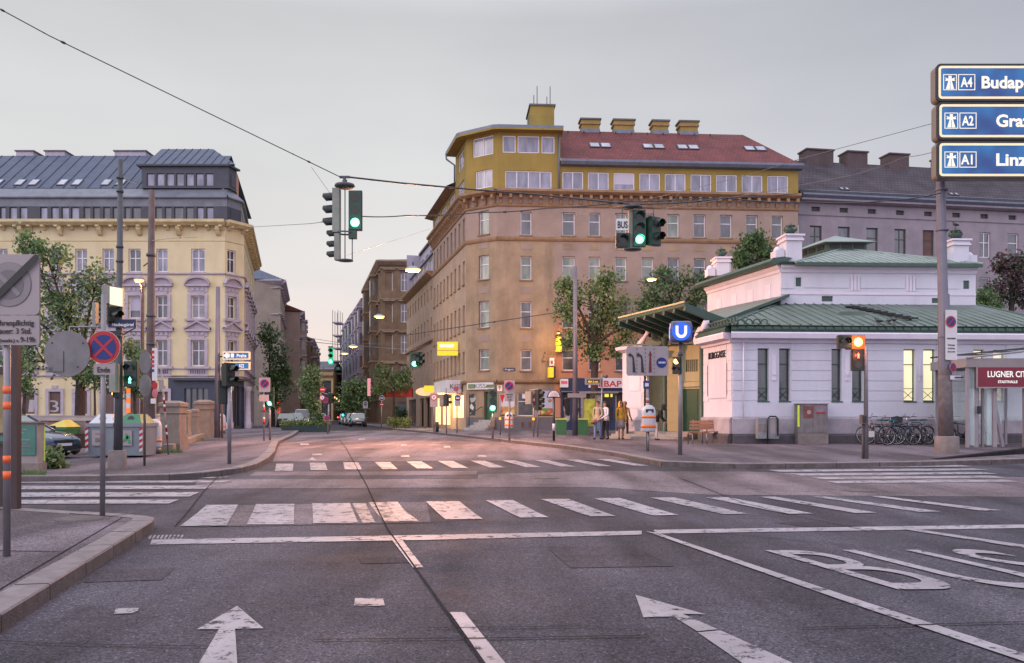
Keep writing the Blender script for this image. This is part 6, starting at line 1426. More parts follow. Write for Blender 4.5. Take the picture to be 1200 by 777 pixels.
# ---- recycling containers
def container(px0,px1,base,ytop,lidm,lab,lidkind,body,labm,stripes):
    b0=G((px0+px1)/2,base,K); D=b0.y; s=D/1000; o=thing('recycling_container',tuple(b0),lab,'container','recycling containers by the wall'); x0,x1=P(px0,0,D).x,P(px1,0,D).x; zt=P(0,ytop,D).z; dep=1.0; zb_=b0.z+.06
    b=MB(); b.mesh([(x0+.05,D,zb_),(x1-.05,D,zb_),(x1-.05,D+dep,zb_),(x0+.05,D+dep,zb_),(x0,D-.04,zt),(x1,D-.04,zt),(x1,D+dep,zt),(x0,D+dep,zt)],[(0,3,2,1),(4,5,6,7),(0,1,5,4),(1,2,6,5),(2,3,7,6),(3,0,4,7)],body); b.box(x0-.02,x1+.02,D-.07,D+dep+.02,zt-.1,zt-.002,body); b.build('body',o)
    b=MB(); xm=(x0+x1)/2; h=.26
    if lidkind=='dome': b.mesh([(x0+.06,D-.02,zt),(x1-.04,D-.02,zt),(x1-.04,D+dep,zt),(x0+.06,D+dep,zt),(x0+.22,D+.25,zt+h),(x1-.2,D+.25,zt+h),(x1-.2,D+dep-.25,zt+h),(x0+.22,D+dep-.25,zt+h)],[(0,3,2,1),(4,5,6,7),(0,1,5,4),(1,2,6,5),(2,3,7,6),(3,0,4,7)],lidm)
    else: b.mesh([(x0-.04,D-.08,zt),(x1+.04,D-.08,zt),(x1+.04,D+dep,zt),(x0-.04,D+dep,zt),(x1-.22,D+.3,zt+h),(x1-.22,D+dep-.2,zt+h)],[(0,1,4),(1,2,5,4),(2,3,5),(3,0,4,5),(3,2,1,0)],lidm)
    ld=b.build('lid',o)
    if lidkind=='dome': b=MB(); b.disc((xm,D+.1,zt+h*.5),(0,-1,.5),.09,.02,m_blk,14); b.build('throw_in_hole',ld)
    if labm:
        w=(x1-x0)*.42; b=MB(); b.box(xm-w/2-.06,xm+w/2-.06,D-.06,D-.045,zb_+.28,zt-.2,m_signgr); pl_=b.build('label_panel',o)
        if labm=='arrow': b=MB(); b.bar((xm-w*.45,D-.065,zb_+.4),(xm+w*.1,D-.065,zt-.35),.02,.07,m_greenlab); b.bar((xm-w*.2,D-.065,zt-.3),(xm+w*.15,D-.065,zb_+.35),.02,.06,m_greenlab); b.build('print',pl_)
        else: b=MB(); b.box(xm-w*.4,xm+w*.2,D-.068,D-.062,zb_+.38,zb_+.5,m_conc); b.box(xm-w*.4,xm+w*.2,D-.068,D-.062,zb_+.6,zb_+.63,m_conc); b.build('print',pl_)
    if stripes:
        xs_=x0-.02 if stripes<0 else x1-.07
        b=MB()
        for k in range(8): z=zb_+.1+k*.085; b.mesh([(xs_,D-.075,z),(xs_+.09,D-.075,z+.05),(xs_+.09,D-.075,z+.13),(xs_,D-.075,z+.08)],[(0,1,2,3)],m_signr if k%2 else m_wht)
        b.build('warning_stripes',o,fix=False)
    return o
m_greenlab=M('green_print',(.03,.25,.10),.5,.1,4); m_cgrey=M('container_grey',(.17,.195,.225),.5,.12,2,stain=.35,stain_col=(.09,.09,.1)); m_cgreen=M('container_green',(.03,.12,.05),.45,.12,2); m_cyel=M('container_yellow_lid',(.45,.38,.07),.45,.1,2); m_lidgreen=M('green_lid',(.03,.14,.07),.4,.1,2)
container(102,134.5,536.3,496,m_wht,'grey container with a white domed lid, left of the green lidded one','dome',m_cgrey,'print',-1)
container(135,167.5,536.3,496,m_lidgreen,'grey container with a green peaked lid and an arrow poster','dome',m_cgrey,'arrow',1)
container(55.5,77,522,500.5,m_cyel,'green container with a yellow peaked lid behind the dark blue car','peak',m_cgreen,None,0)
# ---- stone box with green poster
b0=G(15,555,K); D=b0.y; o=thing('poster_box',tuple(b0),'concrete plinth box with a green poster panel beside the parked dark blue car','kiosk')
x0,x1=P(-30,0,D).x,P(44.5,0,D).x
b=MB(); b.box(x0,x1,D,D+.36,b0.z-.05,P(0,543,D).z,m_conc); b.build('plinth',o); b=MB(); b.box(x0+.02,x1-.03,D+.03,D+.33,P(0,543,D).z,P(0,496,D).z,M('panel_frame_stone',(.27,.235,.23),.8,.15,3,stain=.4)); b.box(x0-.02,x1+.02,D-.02,D+.37,P(0,496,D).z,P(0,494,D).z,m_conc); b.build('frame',o)
b=MB(); b.box(P(-25,0,D).x,P(41.5,0,D).x,D-.0,D+.029,P(0,533.5,D).z,P(0,498,D).z,M('green_poster',(.05,.15,.12),.45,.2,3)); po_=b.build('poster',o)
for i,(y,w,xx) in enumerate(((503,15,27),(507,10,25),(515,17,29),(519,12,28),(522.5,18,28),(527,14,30))):
    b=MB(); n3=int(w/2.2)
    for k in range(n3): xk=P(xx-w/2+k*2.2,0,D).x; b.box(xk,xk+.028,D-.006,D-.0005,P(0,y+1,D).z,P(0,y-.4,D).z,m_sg2 if i>2 else m_signgr)
    b.build('print_line',po_)
b=MB(); b.box(x1-.029,x1-.02,D+.27,D+.33,P(0,541,D).z,P(0,500,D).z,M('yellow_green_tape',(.40,.55,.08),.5,.2,20)); b.build('edge_strip',o)
# ---- brick parapet wall with stone coping
m_brick=pattern_mat('red_brick',(.24,.065,.055),(.17,.045,.045),(.30,.20,.18),5.5,bw=.5,bh=.28,mortar=.07,bump=.4)
D=32.0; xa,xb=-27.0,P(186,0,D).x; zb_=g(D)+K; o=thing('parapet_wall',((xa+xb)/2,D,zb_),'red brick parapet wall with pale stone coping behind the containers','wall')
b=MB(); b.box(xa,xb,D,D+.35,zb_+.25,P(0,493,D).z,m_brick); b.build('brickwork',o); b=MB(); b.box(xa,xb,D-.04,D+.4,zb_-.05,zb_+.249,m_conc); b.build('footing',o)
b=MB(); b.box(xa,xb,D-.1,D+.45,P(0,493,D).z,P(0,489.5,D).z,M('pale_coping',(.36,.30,.30),.85,.12,2,stain=.3)); b.box(xa,xb,D-.02,D+.37,P(0,489.5,D).z+.001,P(0,487,D).z,m_stone); b.build('coping',o)
for x_ in (96,20,-60): b=MB(); q_=P(x_,0,D); b.box(q_.x-.2,q_.x+.2,D-.09,D+.44,zb_-.05,P(0,493,D).z-.002,m_conc); b.build('pier',o)
# ---- stone pillars of the old railway balustrade
m_pst=M('weathered_sandstone',(.195,.16,.14),.9,.2,2,bump=.5,stain=.7,stain_col=(.12,.09,.075))
pil=[(198.5,527,26,469.5,'tallest nearest stone pillar with a broad cap, by the leaning banded rod'),(216,517,10,480,'slim low stone pillar just behind the nearest broad one'),(226.5,514,10,479,'slim low stone pillar second behind the nearest broad one'),(236.5,512,19.5,468.5,'broad stone pillar furthest back in the balustrade row')]
for (x_,yb0,w_,yt,lab) in pil:
    b0=G(x_,yb0,K); D=b0.y; w=w_*D/1000*.46; zt=P(0,yt,D).z; o=thing('stone_pillar',tuple(b0),lab,'pillar','stone pillars of the balustrade'); h=zt-b0.z
    b=MB(); x,y,z=b0
    for (r0,za_,zb2) in ((w*1.12,-.03,h*.12),(w*1.05,h*.12,h*.30),(w*.93,h*.30,h*.74),(w*1.05,h*.74,h*.78),(w*.97,h*.78,h*.88)): b.box(x-r0,x+r0,y-r0+w,y+r0+w,z+za_+(.0 if za_<0 else .0),z+zb2,m_pst)
    b.build('shaft',o)
    b=MB(); b.mesh([(x-w*1.1,y-w*.1,z+h*.88),(x+w*1.1,y-w*.1,z+h*.88),(x+w*1.1,y+w*2.1,z+h*.88),(x-w*1.1,y+w*2.1,z+h*.88),(x-w*1.1,y-w*.1,z+h*.95),(x+w*1.1,y-w*.1,z+h*.95),(x+w*1.1,y+w*2.1,z+h*.95),(x-w*1.1,y+w*2.1,z+h*.95),(x-w*.5,y+w*.5,z+h),(x+w*.5,y+w*.5,z+h),(x+w*.5,y+w*1.5,z+h),(x-w*.5,y+w*1.5,z+h)],[(0,3,2,1),(0,1,5,4),(1,2,6,5),(2,3,7,6),(3,0,4,7),(4,5,9,8),(5,6,10,9),(6,7,11,10),(7,4,8,11),(8,9,10,11)],m_pst); b.build('cap',o)
q0=G(203,529,K); q1=G(241,513,K); o=thing('plinth_wall',tuple(q0),'low worn stone kerb wall running between the stone pillars','wall'); b=MB(); dv=(q1-q0).normalized(); nv=Vector((-dv.y,dv.x,0))*.3; b.mesh([q0,q1,q1+nv,q0+nv]+[v+Vector((0,0,.22)) for v in (q0,q1,q1+nv,q0+nv)],[(0,3,2,1),(4,5,6,7),(0,1,5,4),(1,2,6,5),(2,3,7,6),(3,0,4,7)],m_pst)
q2=G(186,530,K); b.box(q2.x,q0.x,q0.y-.05,q0.y+.25,q0.z-.03,q0.z+.15,m_pst); b.build('stone_course',o)
# ---- pole 268 with signal heads seen from the side
b0=G(268.8,543.5,K); D=b0.y; o=thing('signal_pole',tuple(b0),'grey pole with side facing signal heads at the bend of the left kerb','traffic light')
pole_part(o,[b0,P(269,438,D)],.05,m_steel); b=MB(); q0=P(263.5,448,D); q1=P(268.5,425,D); b.box(q0.x,q1.x,D-.1,D+.1,q0.z,q1.z,m_housg); b.build('signal_box',o)
signal(o,P(271,426,D-.05),2,.20,None,None,yaw=R(68),name='side_signal'); signal(o,P(262.5,447,D+.2),2,.2,None,None,yaw=R(-150),name='side_signal')
# ---- dark mast with direction signs
b0=G(254.5,513,K); D=b0.y; o=thing('mast',tuple(b0),'slender blue grey mast at the yellow corner carrying two small direction signs','mast')
pole_part(o,[b0,P(255.5,336,D)],[.14,.10],m_bmast,n=12)
b=MB(); q_=P(261,455,D); b.tube([(q_.x,D-.1,b0.z),(q_.x,D-.1,P(0,430,D).z)],.06,m_rust,8); b.tube([(q_.x,D-.1,P(0,418,D).z),(b0.x,D,P(0,418,D).z)],.04,m_dmast,6); b.build('side_post',o)
m_sblu=emis('lit_blue_sign_face',(.015,.12,.33),.35); m_screm=emis('lit_cream_border',(.7,.6,.32),.3); m_swhite=emis('lit_white_legend',(.7,.7,.65),.5)
for (y0,y1,s,lab) in ((412,421.3,'Praha','upper small direction sign'),(424,433.2,'A22','lower small direction sign')):
    b=MB(); q0=P(261,y1,D-.3); q1=P(292.5,y0,D-.3); b.box(q0.x,q1.x,D-.3,D-.15,q0.z,q1.z,m_screm); sb_=b.build('direction_sign',o,label=lab)
    b=MB(); b.box(q0.x+.05,q1.x-.05,D-.31,D-.301,q0.z+.05,q1.z-.05,m_sblu); b.mesh([(q0.x+.03,D-.315,(q0.z+q1.z)/2),(q0.x+.22,D-.315,q0.z+.04),(q0.x+.22,D-.315,q1.z-.04)],[(0,1,2)],m_swhite); b.build('face',sb_,fix=False)
    wtext(s,.16,m_swhite,sb_,P(283,y1-2.6,D-.31),fit=.46 if s=='Praha' else .25)
    if s=='Praha':
        b=MB(); 
        for xx in (268,273): b.box(P(xx,0,D).x,P(xx+3.5,0,D).x,D-.318,D-.311,q0.z+.1,q1.z-.1,m_swhite)
        b.build('route_box',sb_)
litter_bin(G(260,508,K),'small far litter bin by the blue grey mast at the yellow corner',1.2)
b=MB(); b0=P(271,460,46)
# ---- no parking post and signal post at the left kerb corner
b0=G(309.3,516.5,K); D=b0.y; o=thing('no_parking_sign',tuple(b0),'no parking sign on a red and white banded pole at the left street corner','traffic sign')
pole_part(o,[b0,P(309.3,444,D)],.035,m_steel); p_=plate(o,P(310,451,D-.06),13.5*D/1000,17*D/1000,m_signgr); round_sign(p_,P(310,449.5,D-.07),5.3*D/1000,'nopark'); plate(o,P(309.5,466.5,D-.06),11*D/1000,8*D/1000,m_signgr,yaw=R(20),name='lower_plate')
for y in (483,497): b=MB(); q_=P(309.3,y,D); b.tube([(q_.x,D,q_.z),(q_.x,D,q_.z+.18)],.045,m_signr,8); b.tube([(q_.x,D,q_.z+.181),(q_.x,D,q_.z+.3)],.045,m_wht,8); b.build('band',o)
b0=G(316.3,516,K); D=b0.y; o=thing('traffic_light',tuple(b0),'small green traffic light beside the no parking post at the left street corner','traffic light'); pole_part(o,[b0,P(316.3,463,D)],.05,m_steel); signal(o,P(316.3,463-9,D-.1),3,.2,2,m_Lg,mat=m_hgreen,glow=((.1,1,.5),2.5))
# ---- lit shop front on the left side street
b0=Vector((P(322,0,92).x,92,g0)); o=thing('shop_sign',tuple(b0),'small lit white sign with red print above a red doorway in the left street','shop sign')
b=MB(); b.box(P(318,0,92).x,P(329,0,92).x,92,92.3,P(0,467,92).z,P(0,462,92).z,m_swhite); s_=b.build('board',o); wtext('271',.3,m_red_txt,s_,P(323.5,466,92),fit=.8)
b=MB(); b.box(P(325.5,0,92).x,P(327.5,0,92).x,92,92.3,g0,P(0,467,92).z-.01,emis('lit_red_post',(.8,.06,.03),1)); b.box(P(319,0,92).x,P(320.5,0,92).x,92,92.3,g0,P(0,467,92).z-.01,m_ylit); b.build('door_post',o)
# ---- planter boat
b0=Vector((P(358,0,62).x,62,g(62))); o=thing('planter',tuple(b0),'long dark green planter trough in the mouth of the side street','planter')
b=MB(); w=1.75; b.mesh([(b0.x+x_,62+y_,b0.z+z_) for x_,y_,z_ in ((-w+.25,-.45,0),(w-.1,-.45,0),(w-.1,.45,0),(-w+.25,.45,0),(-w,-.6,.5),(w,-.6,.5),(w,.6,.5),(-w,.6,.5))],[(0,3,2,1),(4,5,6,7),(0,1,5,4),(1,2,6,5),(2,3,7,6),(3,0,4,7)],M('planter_green',(.03,.055,.055),.6,.15,2)); b.build('trough',o)
# ---- sign cluster in the street mouth
b0=G(384,509,0); D=b0.y; o=thing('sign_post',tuple(b0),'cluster of small round signs and a signal on one pole by the planter','traffic sign'); pole_part(o,[b0,P(386,460,D)],.05,m_steel)
for (x_,y_,k) in ((378,456.5,'noentry'),(377.5,466,'ban'),(381.5,469,'nostop'),(383,490,'nostop')): round_sign(o,P(x_,y_,D-.1),3.3*D/1000,k)
signal(o,P(388.5,461,D-.1),2,.22,None,None,yaw=R(40),name='side_signal'); b=MB(); b.tube([P(377,460,D),P(387,463,D)],.03,m_steel,5); b.build('bracket',o)
# ================================================================== in front of the tan building
def post(px,py,top,name,lab,cat,grp=None,r=.04,mat=None):
    b0=G(px,py,K); o=thing(name,tuple(b0),lab,cat,grp); pole_part(o,[b0,P(px,top,b0.y)],r,mat or m_steel,n=8); return o,b0.y
o,D=post(508.5,507.5,461,'traffic_sign','white plate with a red ringed ban sign, leftmost post of the tan corner','traffic sign'); p_=plate(o,P(508.5,469,D-.06),9*D/1000,16*D/1000,m_signgr); round_sign(p_,P(508.5,465.5,D-.07),4*D/1000,'ban')
o,D=post(512.2,506.5,494.5,'bollard','short black bollard between two sign posts at the tan corner','bollard',r=.11,mat=m_blk)
o,D=post(523,508.5,455,'traffic_light','side facing traffic light with a grey control panel at the tan corner','traffic light'); signal(o,P(525,462,D-.1),2,.24,None,None,yaw=R(75)); plate(o,P(518.3,469.8,D-.06),6.5*D/1000,13.5*D/1000,m_back,name='grey_panel')
o,D=post(535.5,507.5,451,'traffic_sign','small no stopping disc above a blue round sign on a grey plate','traffic sign'); round_sign(o,P(534.5,455.8,D-.07),3.1*D/1000,'nostop'); p_=plate(o,P(536.3,469.5,D-.06),7*D/1000,13*D/1000,m_signgr); round_sign(o,P(536.3,466.5,D-.09),4*D/1000,'blue')
o,D=post(577.3,514.5,474,'traffic_light','brightly lit green traffic light in front of the corner shop door','traffic light',r=.05); signal(o,P(577.3,456,D-.1),3,.25,2,m_Lg,mat=m_hgreen,glow=((.1,1,.5),14)); b=MB(); q_=P(577.3,491,D); b.box(q_.x-.09,q_.x+.09,D-.1,D+.05,q_.z-.35,q_.z+.1,m_rust); b.build('push_box',o)
b=MB(); q0=P(575,456,D); b.tube([q0,P(577.3,478,D)],.04,m_steel,6); b.build('arm',o)
o,D=post(586.2,510,452,'traffic_sign','small white arrow plate above a give way triangle seen edge on','traffic sign'); p_=plate(o,P(585.5,455,D-.06),5.6*D/1000,6.5*D/1000,m_signw); wtext('↑',.22,m_black_txt,p_,P(585.5,457,D-.07))
b=MB(); c_=P(588.5,467.5,D-.05); b.mesh([c_+Vector((-.12,0,.22)),c_+Vector((.16,.1,.25)),c_+Vector((.0,0,-.25)),c_+Vector((-.12,.02,.22)),c_+Vector((.16,.12,.25)),c_+Vector((.0,.02,-.25))],[(0,1,2),(5,4,3),(0,3,4,1),(1,4,5,2),(2,5,3,0)],m_signr); b.build('triangle',o)
b=MB(); q_=P(586,490.5,D); b.box(q_.x-.06,q_.x+.06,D-.12,D,q_.z-.06,q_.z+.06,m_olit); b.build('push_button',o)
o,D=post(597,517,446,'no_parking_sign','large no parking sign with a plate below, above the litter bin','traffic sign'); p_=plate(o,P(597,452.5,D-.06),12.5*D/1000,14*D/1000,m_signgr); round_sign(p_,P(596.7,452.3,D-.08),5.4*D/1000,'nopark'); p2_=plate(o,P(597,465,D-.06),11.5*D/1000,10.5*D/1000,m_signgr,name='lower_plate')
for i,t in enumerate(('Lieferzone','Mo-Fr','7-19h')): wtext(t,.07,m_black_txt,p2_,P(597,463-.0+i*3.2,D-.06),fit=.27 if i==0 else .18)
litter_bin(G(596.5,513,K),'white litter bin hung on a pole in front of the food posters',.95,h=.45,base='pole')
o,D=post(625.3,512,461,'traffic_sign','red no entry sign seen obliquely with a small push button','traffic sign'); b=MB(); b.disc(P(626.3,468.5,D-.06),FRONT,6.4*D/1000,.02,m_signr,24,sx=.35); b.disc(P(626.3,468.5,D-.075),FRONT,1.8*D/1000,.004,m_signw,16,sx=.9); b.build('sign_disc',o)
b=MB(); q_=P(625,491,D); b.box(q_.x-.06,q_.x+.06,D-.12,D,q_.z-.06,q_.z+.06,m_olit); b.build('push_button',o)
o,D=post(630,512,455,'traffic_light','group of signal heads turned to the right behind the no entry sign','traffic light'); signal(o,P(633,457,D-.1),3,.24,None,None,yaw=R(60)); signal(o,P(621,459,D-.1),2,.22,None,None,yaw=R(150),mat=m_housg); b=MB(); b.tube([P(620,457.5,D),P(634,456,D)],.035,m_steel,6); b.build('arm',o)
o,D=post(649,516.5,466,'bus_stop_sign','white half round bus stop sign with dark rim on a black pole','bus stop',r=.05,mat=m_blk)
b=MB(); c_=P(649,466.2,D-.05); rr=8*D/1000; pts=[c_+Vector((rr*math.cos(a),0,rr*1.12*math.sin(a))) for a in np.linspace(0,PI,15)]; bk_=[p+Vector((0,.06,0)) for p in pts]; n=len(pts); b.mesh(pts+bk_,[tuple(range(n)),tuple(range(n,2*n))[::-1]]+[(i,(i+1)%n,(i+1)%n+n,i+n) for i in range(n)],m_blk); so_=b.build('sign_frame',o)
b=MB(); pts=[c_+Vector((rr*.82*math.cos(a),-.01,.04+rr*.9*math.sin(a))) for a in np.linspace(0,PI,15)]; b.face(pts,m_signw); b.build('sign_face',so_,fix=False)
b=MB(); 
for k in range(5): a=R(30+k*30); b.bar(c_+Vector((rr*.25*math.cos(a),-.015,.06+rr*.25*math.sin(a))),c_+Vector((rr*.7*math.cos(a),-.015,.06+rr*.7*math.sin(a))),.012,.01,m_red_txt)
b.build('print',so_); wtext('HALTESTELLE',.05,m_black_txt,so_,P(649,465.7,D-.065),fit=.32)
b=MB(); q_=P(649,480,D); b.cyl((q_.x,q_.y),.065,q_.z-.9,q_.z-.6,m_wht,10); b.build('white_band',o)
o,D=post(674,510.5,312,'mast','tall blue grey mast in front of the left leafy tree by the kebab shop','mast',r=[.15,.10],mat=m_bmast)
b=MB(); b.box(P(665,0,D).x,P(686.5,0,D).x,D-.2,D-.12,P(0,466,D).z,P(0,461,D).z,m_steel); b.build('cross_board',o)
# display board pole
o,D=post(705.3,512.5,438,'display_pole','pale pole with a small lit passenger display beside the waiting people','display'); b=MB(); b.box(P(685.5,0,D).x,P(704,0,D).x,D-.15,D+.05,P(0,451,D).z,P(0,443,D).z,m_steel); dbo=b.build('display_case',o)
b=MB(); b.box(P(687.5,0,D).x,P(702.5,0,D).x,D-.16,D-.151,P(0,449,D).z,P(0,445,D).z,m_blk); b.build('screen',dbo); wtext('48A 5 min',.10,m_ylit,dbo,P(695,448.4,D-.16),fit=.5); b=MB(); b.lathe(tuple(P(710,441,D)),[(0,-.1),(.1,-.05),(.1,.05),(0,.1)],m_dmast,10); b.tube([P(705.3,441,D),P(710,441,D)],.025,m_dmast,6); b.build('camera_dome',o)
b0=Vector((P(733.5,0,52).x,52,g0)); o=thing('mast',tuple(b0),'thin dark pole partly hidden by leaves left of the station canopy','mast'); pole_part(o,[b0,P(733.5,351,52)],.09,m_dmast)
# green utility boxes
for (x0_,x1_,lab) in ((652,664,'left dark green utility box below the arched bus stop sign'),(676,689,'right dark green utility box behind the blue grey mast')):
    b0=G((x0_+x1_)/2,509.5,K); D=b0.y; o=thing('utility_box',tuple(b0),lab,'utility box','dark green utility boxes'); w=(x1_-x0_)*D/2000
    b=MB(); b.box(b0.x-w,b0.x+w,D,D+.4,b0.z,P(0,492,D).z,m_cgreen); b.build('body',o); b=MB(); b.box(b0.x-w-.04,b0.x+w+.04,D-.03,D+.43,P(0,492,D).z,P(0,490,D).z,M('yellow_green_lid',(.35,.4,.12),.5,.2,3)); b.build('lid',o)
# bus shelter
b0=G(702,509,K); D=b0.y; o=thing('bus_shelter',tuple(b0),'glass bus shelter with a yellow green poster behind the waiting people','bus shelter'); xl,xr=P(683,0,D).x,P(722,0,D).x; zt=P(0,461,D).z
for xx in (xl,xl+.75,xr-.8,xr): b=MB(); b.box(xx-.04,xx+.04,D,D+.08,b0.z,zt,m_steel); b.build('post',o)
b=MB(); b.box(xl-.1,xr+.1,D-.3,D+1.3,zt,zt+.1,m_steel); b.build('roof',o); b=MB(); b.box(xl+.05,xl+.7,D+.02,D+.06,b0.z+.45,zt-.3,M('yellow_green_poster',(.30,.36,.06),.4,.5,2.5)); b.build('poster',o)
b=MB(); b.box(xl+.8,xr-.85,D+.03,D+.04,b0.z+.2,zt-.05,m_clear); b.box(xl-.01,xl+.0,D+.1,D+1.2,b0.z+.2,zt-.05,m_clear); b.build('glass',o); b=MB(); b.box(xl+.05,xl+.7,D,D+.05,b0.z+.1,b0.z+.4,m_steel); b.build('sill_panel',o)
# ================================================================== station forecourt
b0=G(797,533,K); D=b0.y; o=thing('metro_sign',tuple(b0),'blue lit cube with a white U on a grey pole in front of the station','metro sign'); pole_part(o,[b0,P(797.5,402,D)],[.065,.055],m_steel,n=12)
cc=P(797.5,389.6,D); hw=.315; yaw=R(-7); Rz=Matrix.Translation(cc)@Matrix.Rotation(yaw,4,'Z')
b=MB(); hx=hw
bm=bmesh.new(); bmesh.ops.create_cube(bm,size=2*hw); bmesh.ops.bevel(bm,geom=bm.edges[:],offset=.09,segments=4,affect='EDGES',profile=.5); 
b.mesh([Rz@v.co for v in bm.verts],[tuple(v.index for v in f.verts) for f in bm.faces],M('cube_blue_grey',(.06,.07,.14),.3,.1,2,coat=.4),True); bm.free(); cu_=b.build('cube',o)
m_ublue=emis('lit_u_blue',(.015,.10,.6),.6); m_uwh=emis('lit_u_white',(.9,.75,.55),.6)
for k,(nx,ny) in enumerate(((0,-1),(-1,0),(1,0),(0,1))):
    n_=Rz.to_3x3()@Vector((nx,ny,0)); c_=cc+n_*(hw+.002); b=MB(); b.disc(c_+n_*.004,n_,.27,.006,m_ublue,32); x=Vector((0,0,1)).cross(n_).normalized(); c3=c_+n_*.006
    ro,ri=.165,.085; pts=[]; 
    outer=[(-ro,.17)]+[(ro*math.cos(a),-.02+ro*math.sin(a)*1.05) for a in np.linspace(PI,2*PI,13)]+[(ro,.17)]; inner=[(ri,.17)]+[(ri*math.cos(a),-.02+ri*math.sin(a)*1.05) for a in np.linspace(2*PI,PI,13)]+[(-ri,.17)]
    O=outer; I=inner[::-1]
    for i in range(len(O)-1): b.face([c3+x*O[i][0]+Vector((0,0,O[i][1])),c3+x*O[i+1][0]+Vector((0,0,O[i+1][1])),c3+x*I[i+1][0]+Vector((0,0,I[i+1][1])),c3+x*I[i][0]+Vector((0,0,I[i][1]))],m_uwh)
    b.build('letter_face',cu_,fix=False)
signal(o,P(792.5,418.5,D-.05),2,.17,0,m_La,yaw=R(-35),glow=None,name='signal_head')
b=MB(); p=P(797,415,D); b.lathe((p.x,p.y,p.z),[(.06,-.05),(.08,-.05),(.08,.05),(.06,.05)],m_dmast,10); b.build('clamp',o)
# lane arrow board + bin pole
b0=G(759,528.5,K); D=b0.y; o=thing('lane_sign',tuple(b0),'grey lane arrow board with a blue disc by the station entrance','traffic sign'); pole_part(o,[b0,P(759,410,D)],.05,m_steel)
bo=plate(o,P(758.7,423,D-.08),49*D/1000,34.5*D/1000,m_signgr,name='board')
for xx in (746,756,766.5):
    b=MB()
    for k in range(7): q0=P(xx+.2,437.5-k*4.6,D-.1); b.box(q0.x-.012,q0.x+.012,D-.095,D-.085,q0.z,q0.z+.055,m_sg3)
    b.build('lane_dash',bo)
def larrow(cx_,straight,m):
    b=MB(); T=lambda v:P(cx_+v.x,424-v.y,D-.088)+Vector((0,-v.z,0))
    if straight: b.prism([(-1.8,-12.5),(1.8,-12.5),(.9,8),(2.4,7),(0,13),(-2.4,7),(-.9,8)],0,.004,m,T=T)
    else: b.prism([(0,-12.5),(3.4,-12.5),(1.6,4),(.4,7.5),(-1.6,9),(-2.6,9.2),(-2.6,11),(-6,8),(-2.6,5),(-2.6,6.8),(-1.2,6),(-.3,3)],0,.004,m,T=T)
    b.build('arrow',bo,fix=False)
larrow(741.5,False,m_black_txt); larrow(751.5,False,m_black_txt); larrow(762,True,M('dark_red_arrow',(.12,.015,.02),.5,.1,3))
b=MB(); b.disc(P(775.3,425,D-.09),FRONT,6.1*D/1000,.004,m_signb,28); 
for k in range(5): q_=P(771.3+k*1.7,426.2,D); b.box(q_.x,q_.x+.03,D-.096,D-.091,q_.z,q_.z+.06,m_signw)
b.build('blue_disc',bo,fix=False)
p_=plate(o,P(757.5,451,D-.06),7*D/1000,9*D/1000,m_signb,name='small_plate'); b=MB(); b.box(P(755.5,0,D).x,P(759.8,0,D).x,D-.068,D-.061,P(0,453,D).z,P(0,449,D).z,m_signw); b.build('print',p_)
bn=litter_bin(b0+Vector((.0,-.09,0)),'white litter bin with two orange bands below the lane arrow board',1.02,h=.62,base='pole')
b=MB(); 
for k in range(4): q_=P(759,478-k*3,D); b.cyl((q_.x,q_.y),.055,q_.z,q_.z+.06,m_signr if k%2==0 else m_wht,10)
b.build('band',o)
# benches
m_slat=M('bench_slat_wood',(.38,.15,.08),.6,.25,4)
def bench(b0,w,yaw,lab):
    o=thing('bench',tuple(b0),lab,'bench','wooden slat benches at the station',rz=yaw)
    b=MB()
    for k in range(4): b.box(-w/2,w/2,-.05-k*.11,.04-k*.11,.43,.46,m_slat)
    b.build('seat',o,local=True); b=MB()
    for k in range(3): b.box(-w/2,w/2,.09+k*.02,.115+k*.02,.55+k*.12,.64+k*.12,m_slat)
    b.build('backrest',o,local=True)
    for s in (-1,1):
        b=MB(); x=s*(w/2-.12); b.tube([(x,-.38,0),(x,-.38,.42),(x,.06,.42),(x,.15,.9)],.022,m_steel,6); b.tube([(x,.06,.42),(x,.12,0)],.022,m_steel,6); b.build('leg',o,local=True)
    return o
bench(G(833,518.5,K)+Vector((0,-.1,0)),.95,R(8),'wooden slat bench with raised back by the station corner'); bench(G(819,520.5,K),.8,R(188),'low wooden bench in front of the other, left of the station corner'); bench(G(737,510,K),.9,R(-15),'wooden bench behind the person in the mustard top')
# newspaper stand
b0=G(901,520.6,K); D=b0.y; o=thing('newspaper_stand',tuple(b0),'small grey newspaper stand with a black rounded frame by the station wall','newspaper stand')
b=MB(); b.box(P(888.5,0,D).x,P(913,0,D).x,D,D+.35,P(0,514,D).z,P(0,490,D).z,M('stand_grey',(.2,.2,.22),.5,.3,6,stain=.4)); b.build('case',o)
b=MB(); q0=P(899,514,D); q1=P(911,488,D); b.tube([(q0.x,D-.06,b0.z),(q0.x,D-.06,q1.z-.1),(q0.x+.08,D-.06,q1.z),(q1.x-.08,D-.06,q1.z),(q1.x,D-.06,q1.z-.1),(q1.x,D-.06,q0.z+.1)],.03,m_blk,8); b.build('frame',o); b=MB(); b.box(P(902,0,D).x,P(909,0,D).x,D-.01,D-.001,P(0,508,D).z,P(0,491,D).z,m_signgr); b.box(P(889.5,0,D).x,P(897,0,D).x,D-.01,D-.001,P(0,506,D).z,P(0,497,D).z,m_conc); b.build('paper',o)
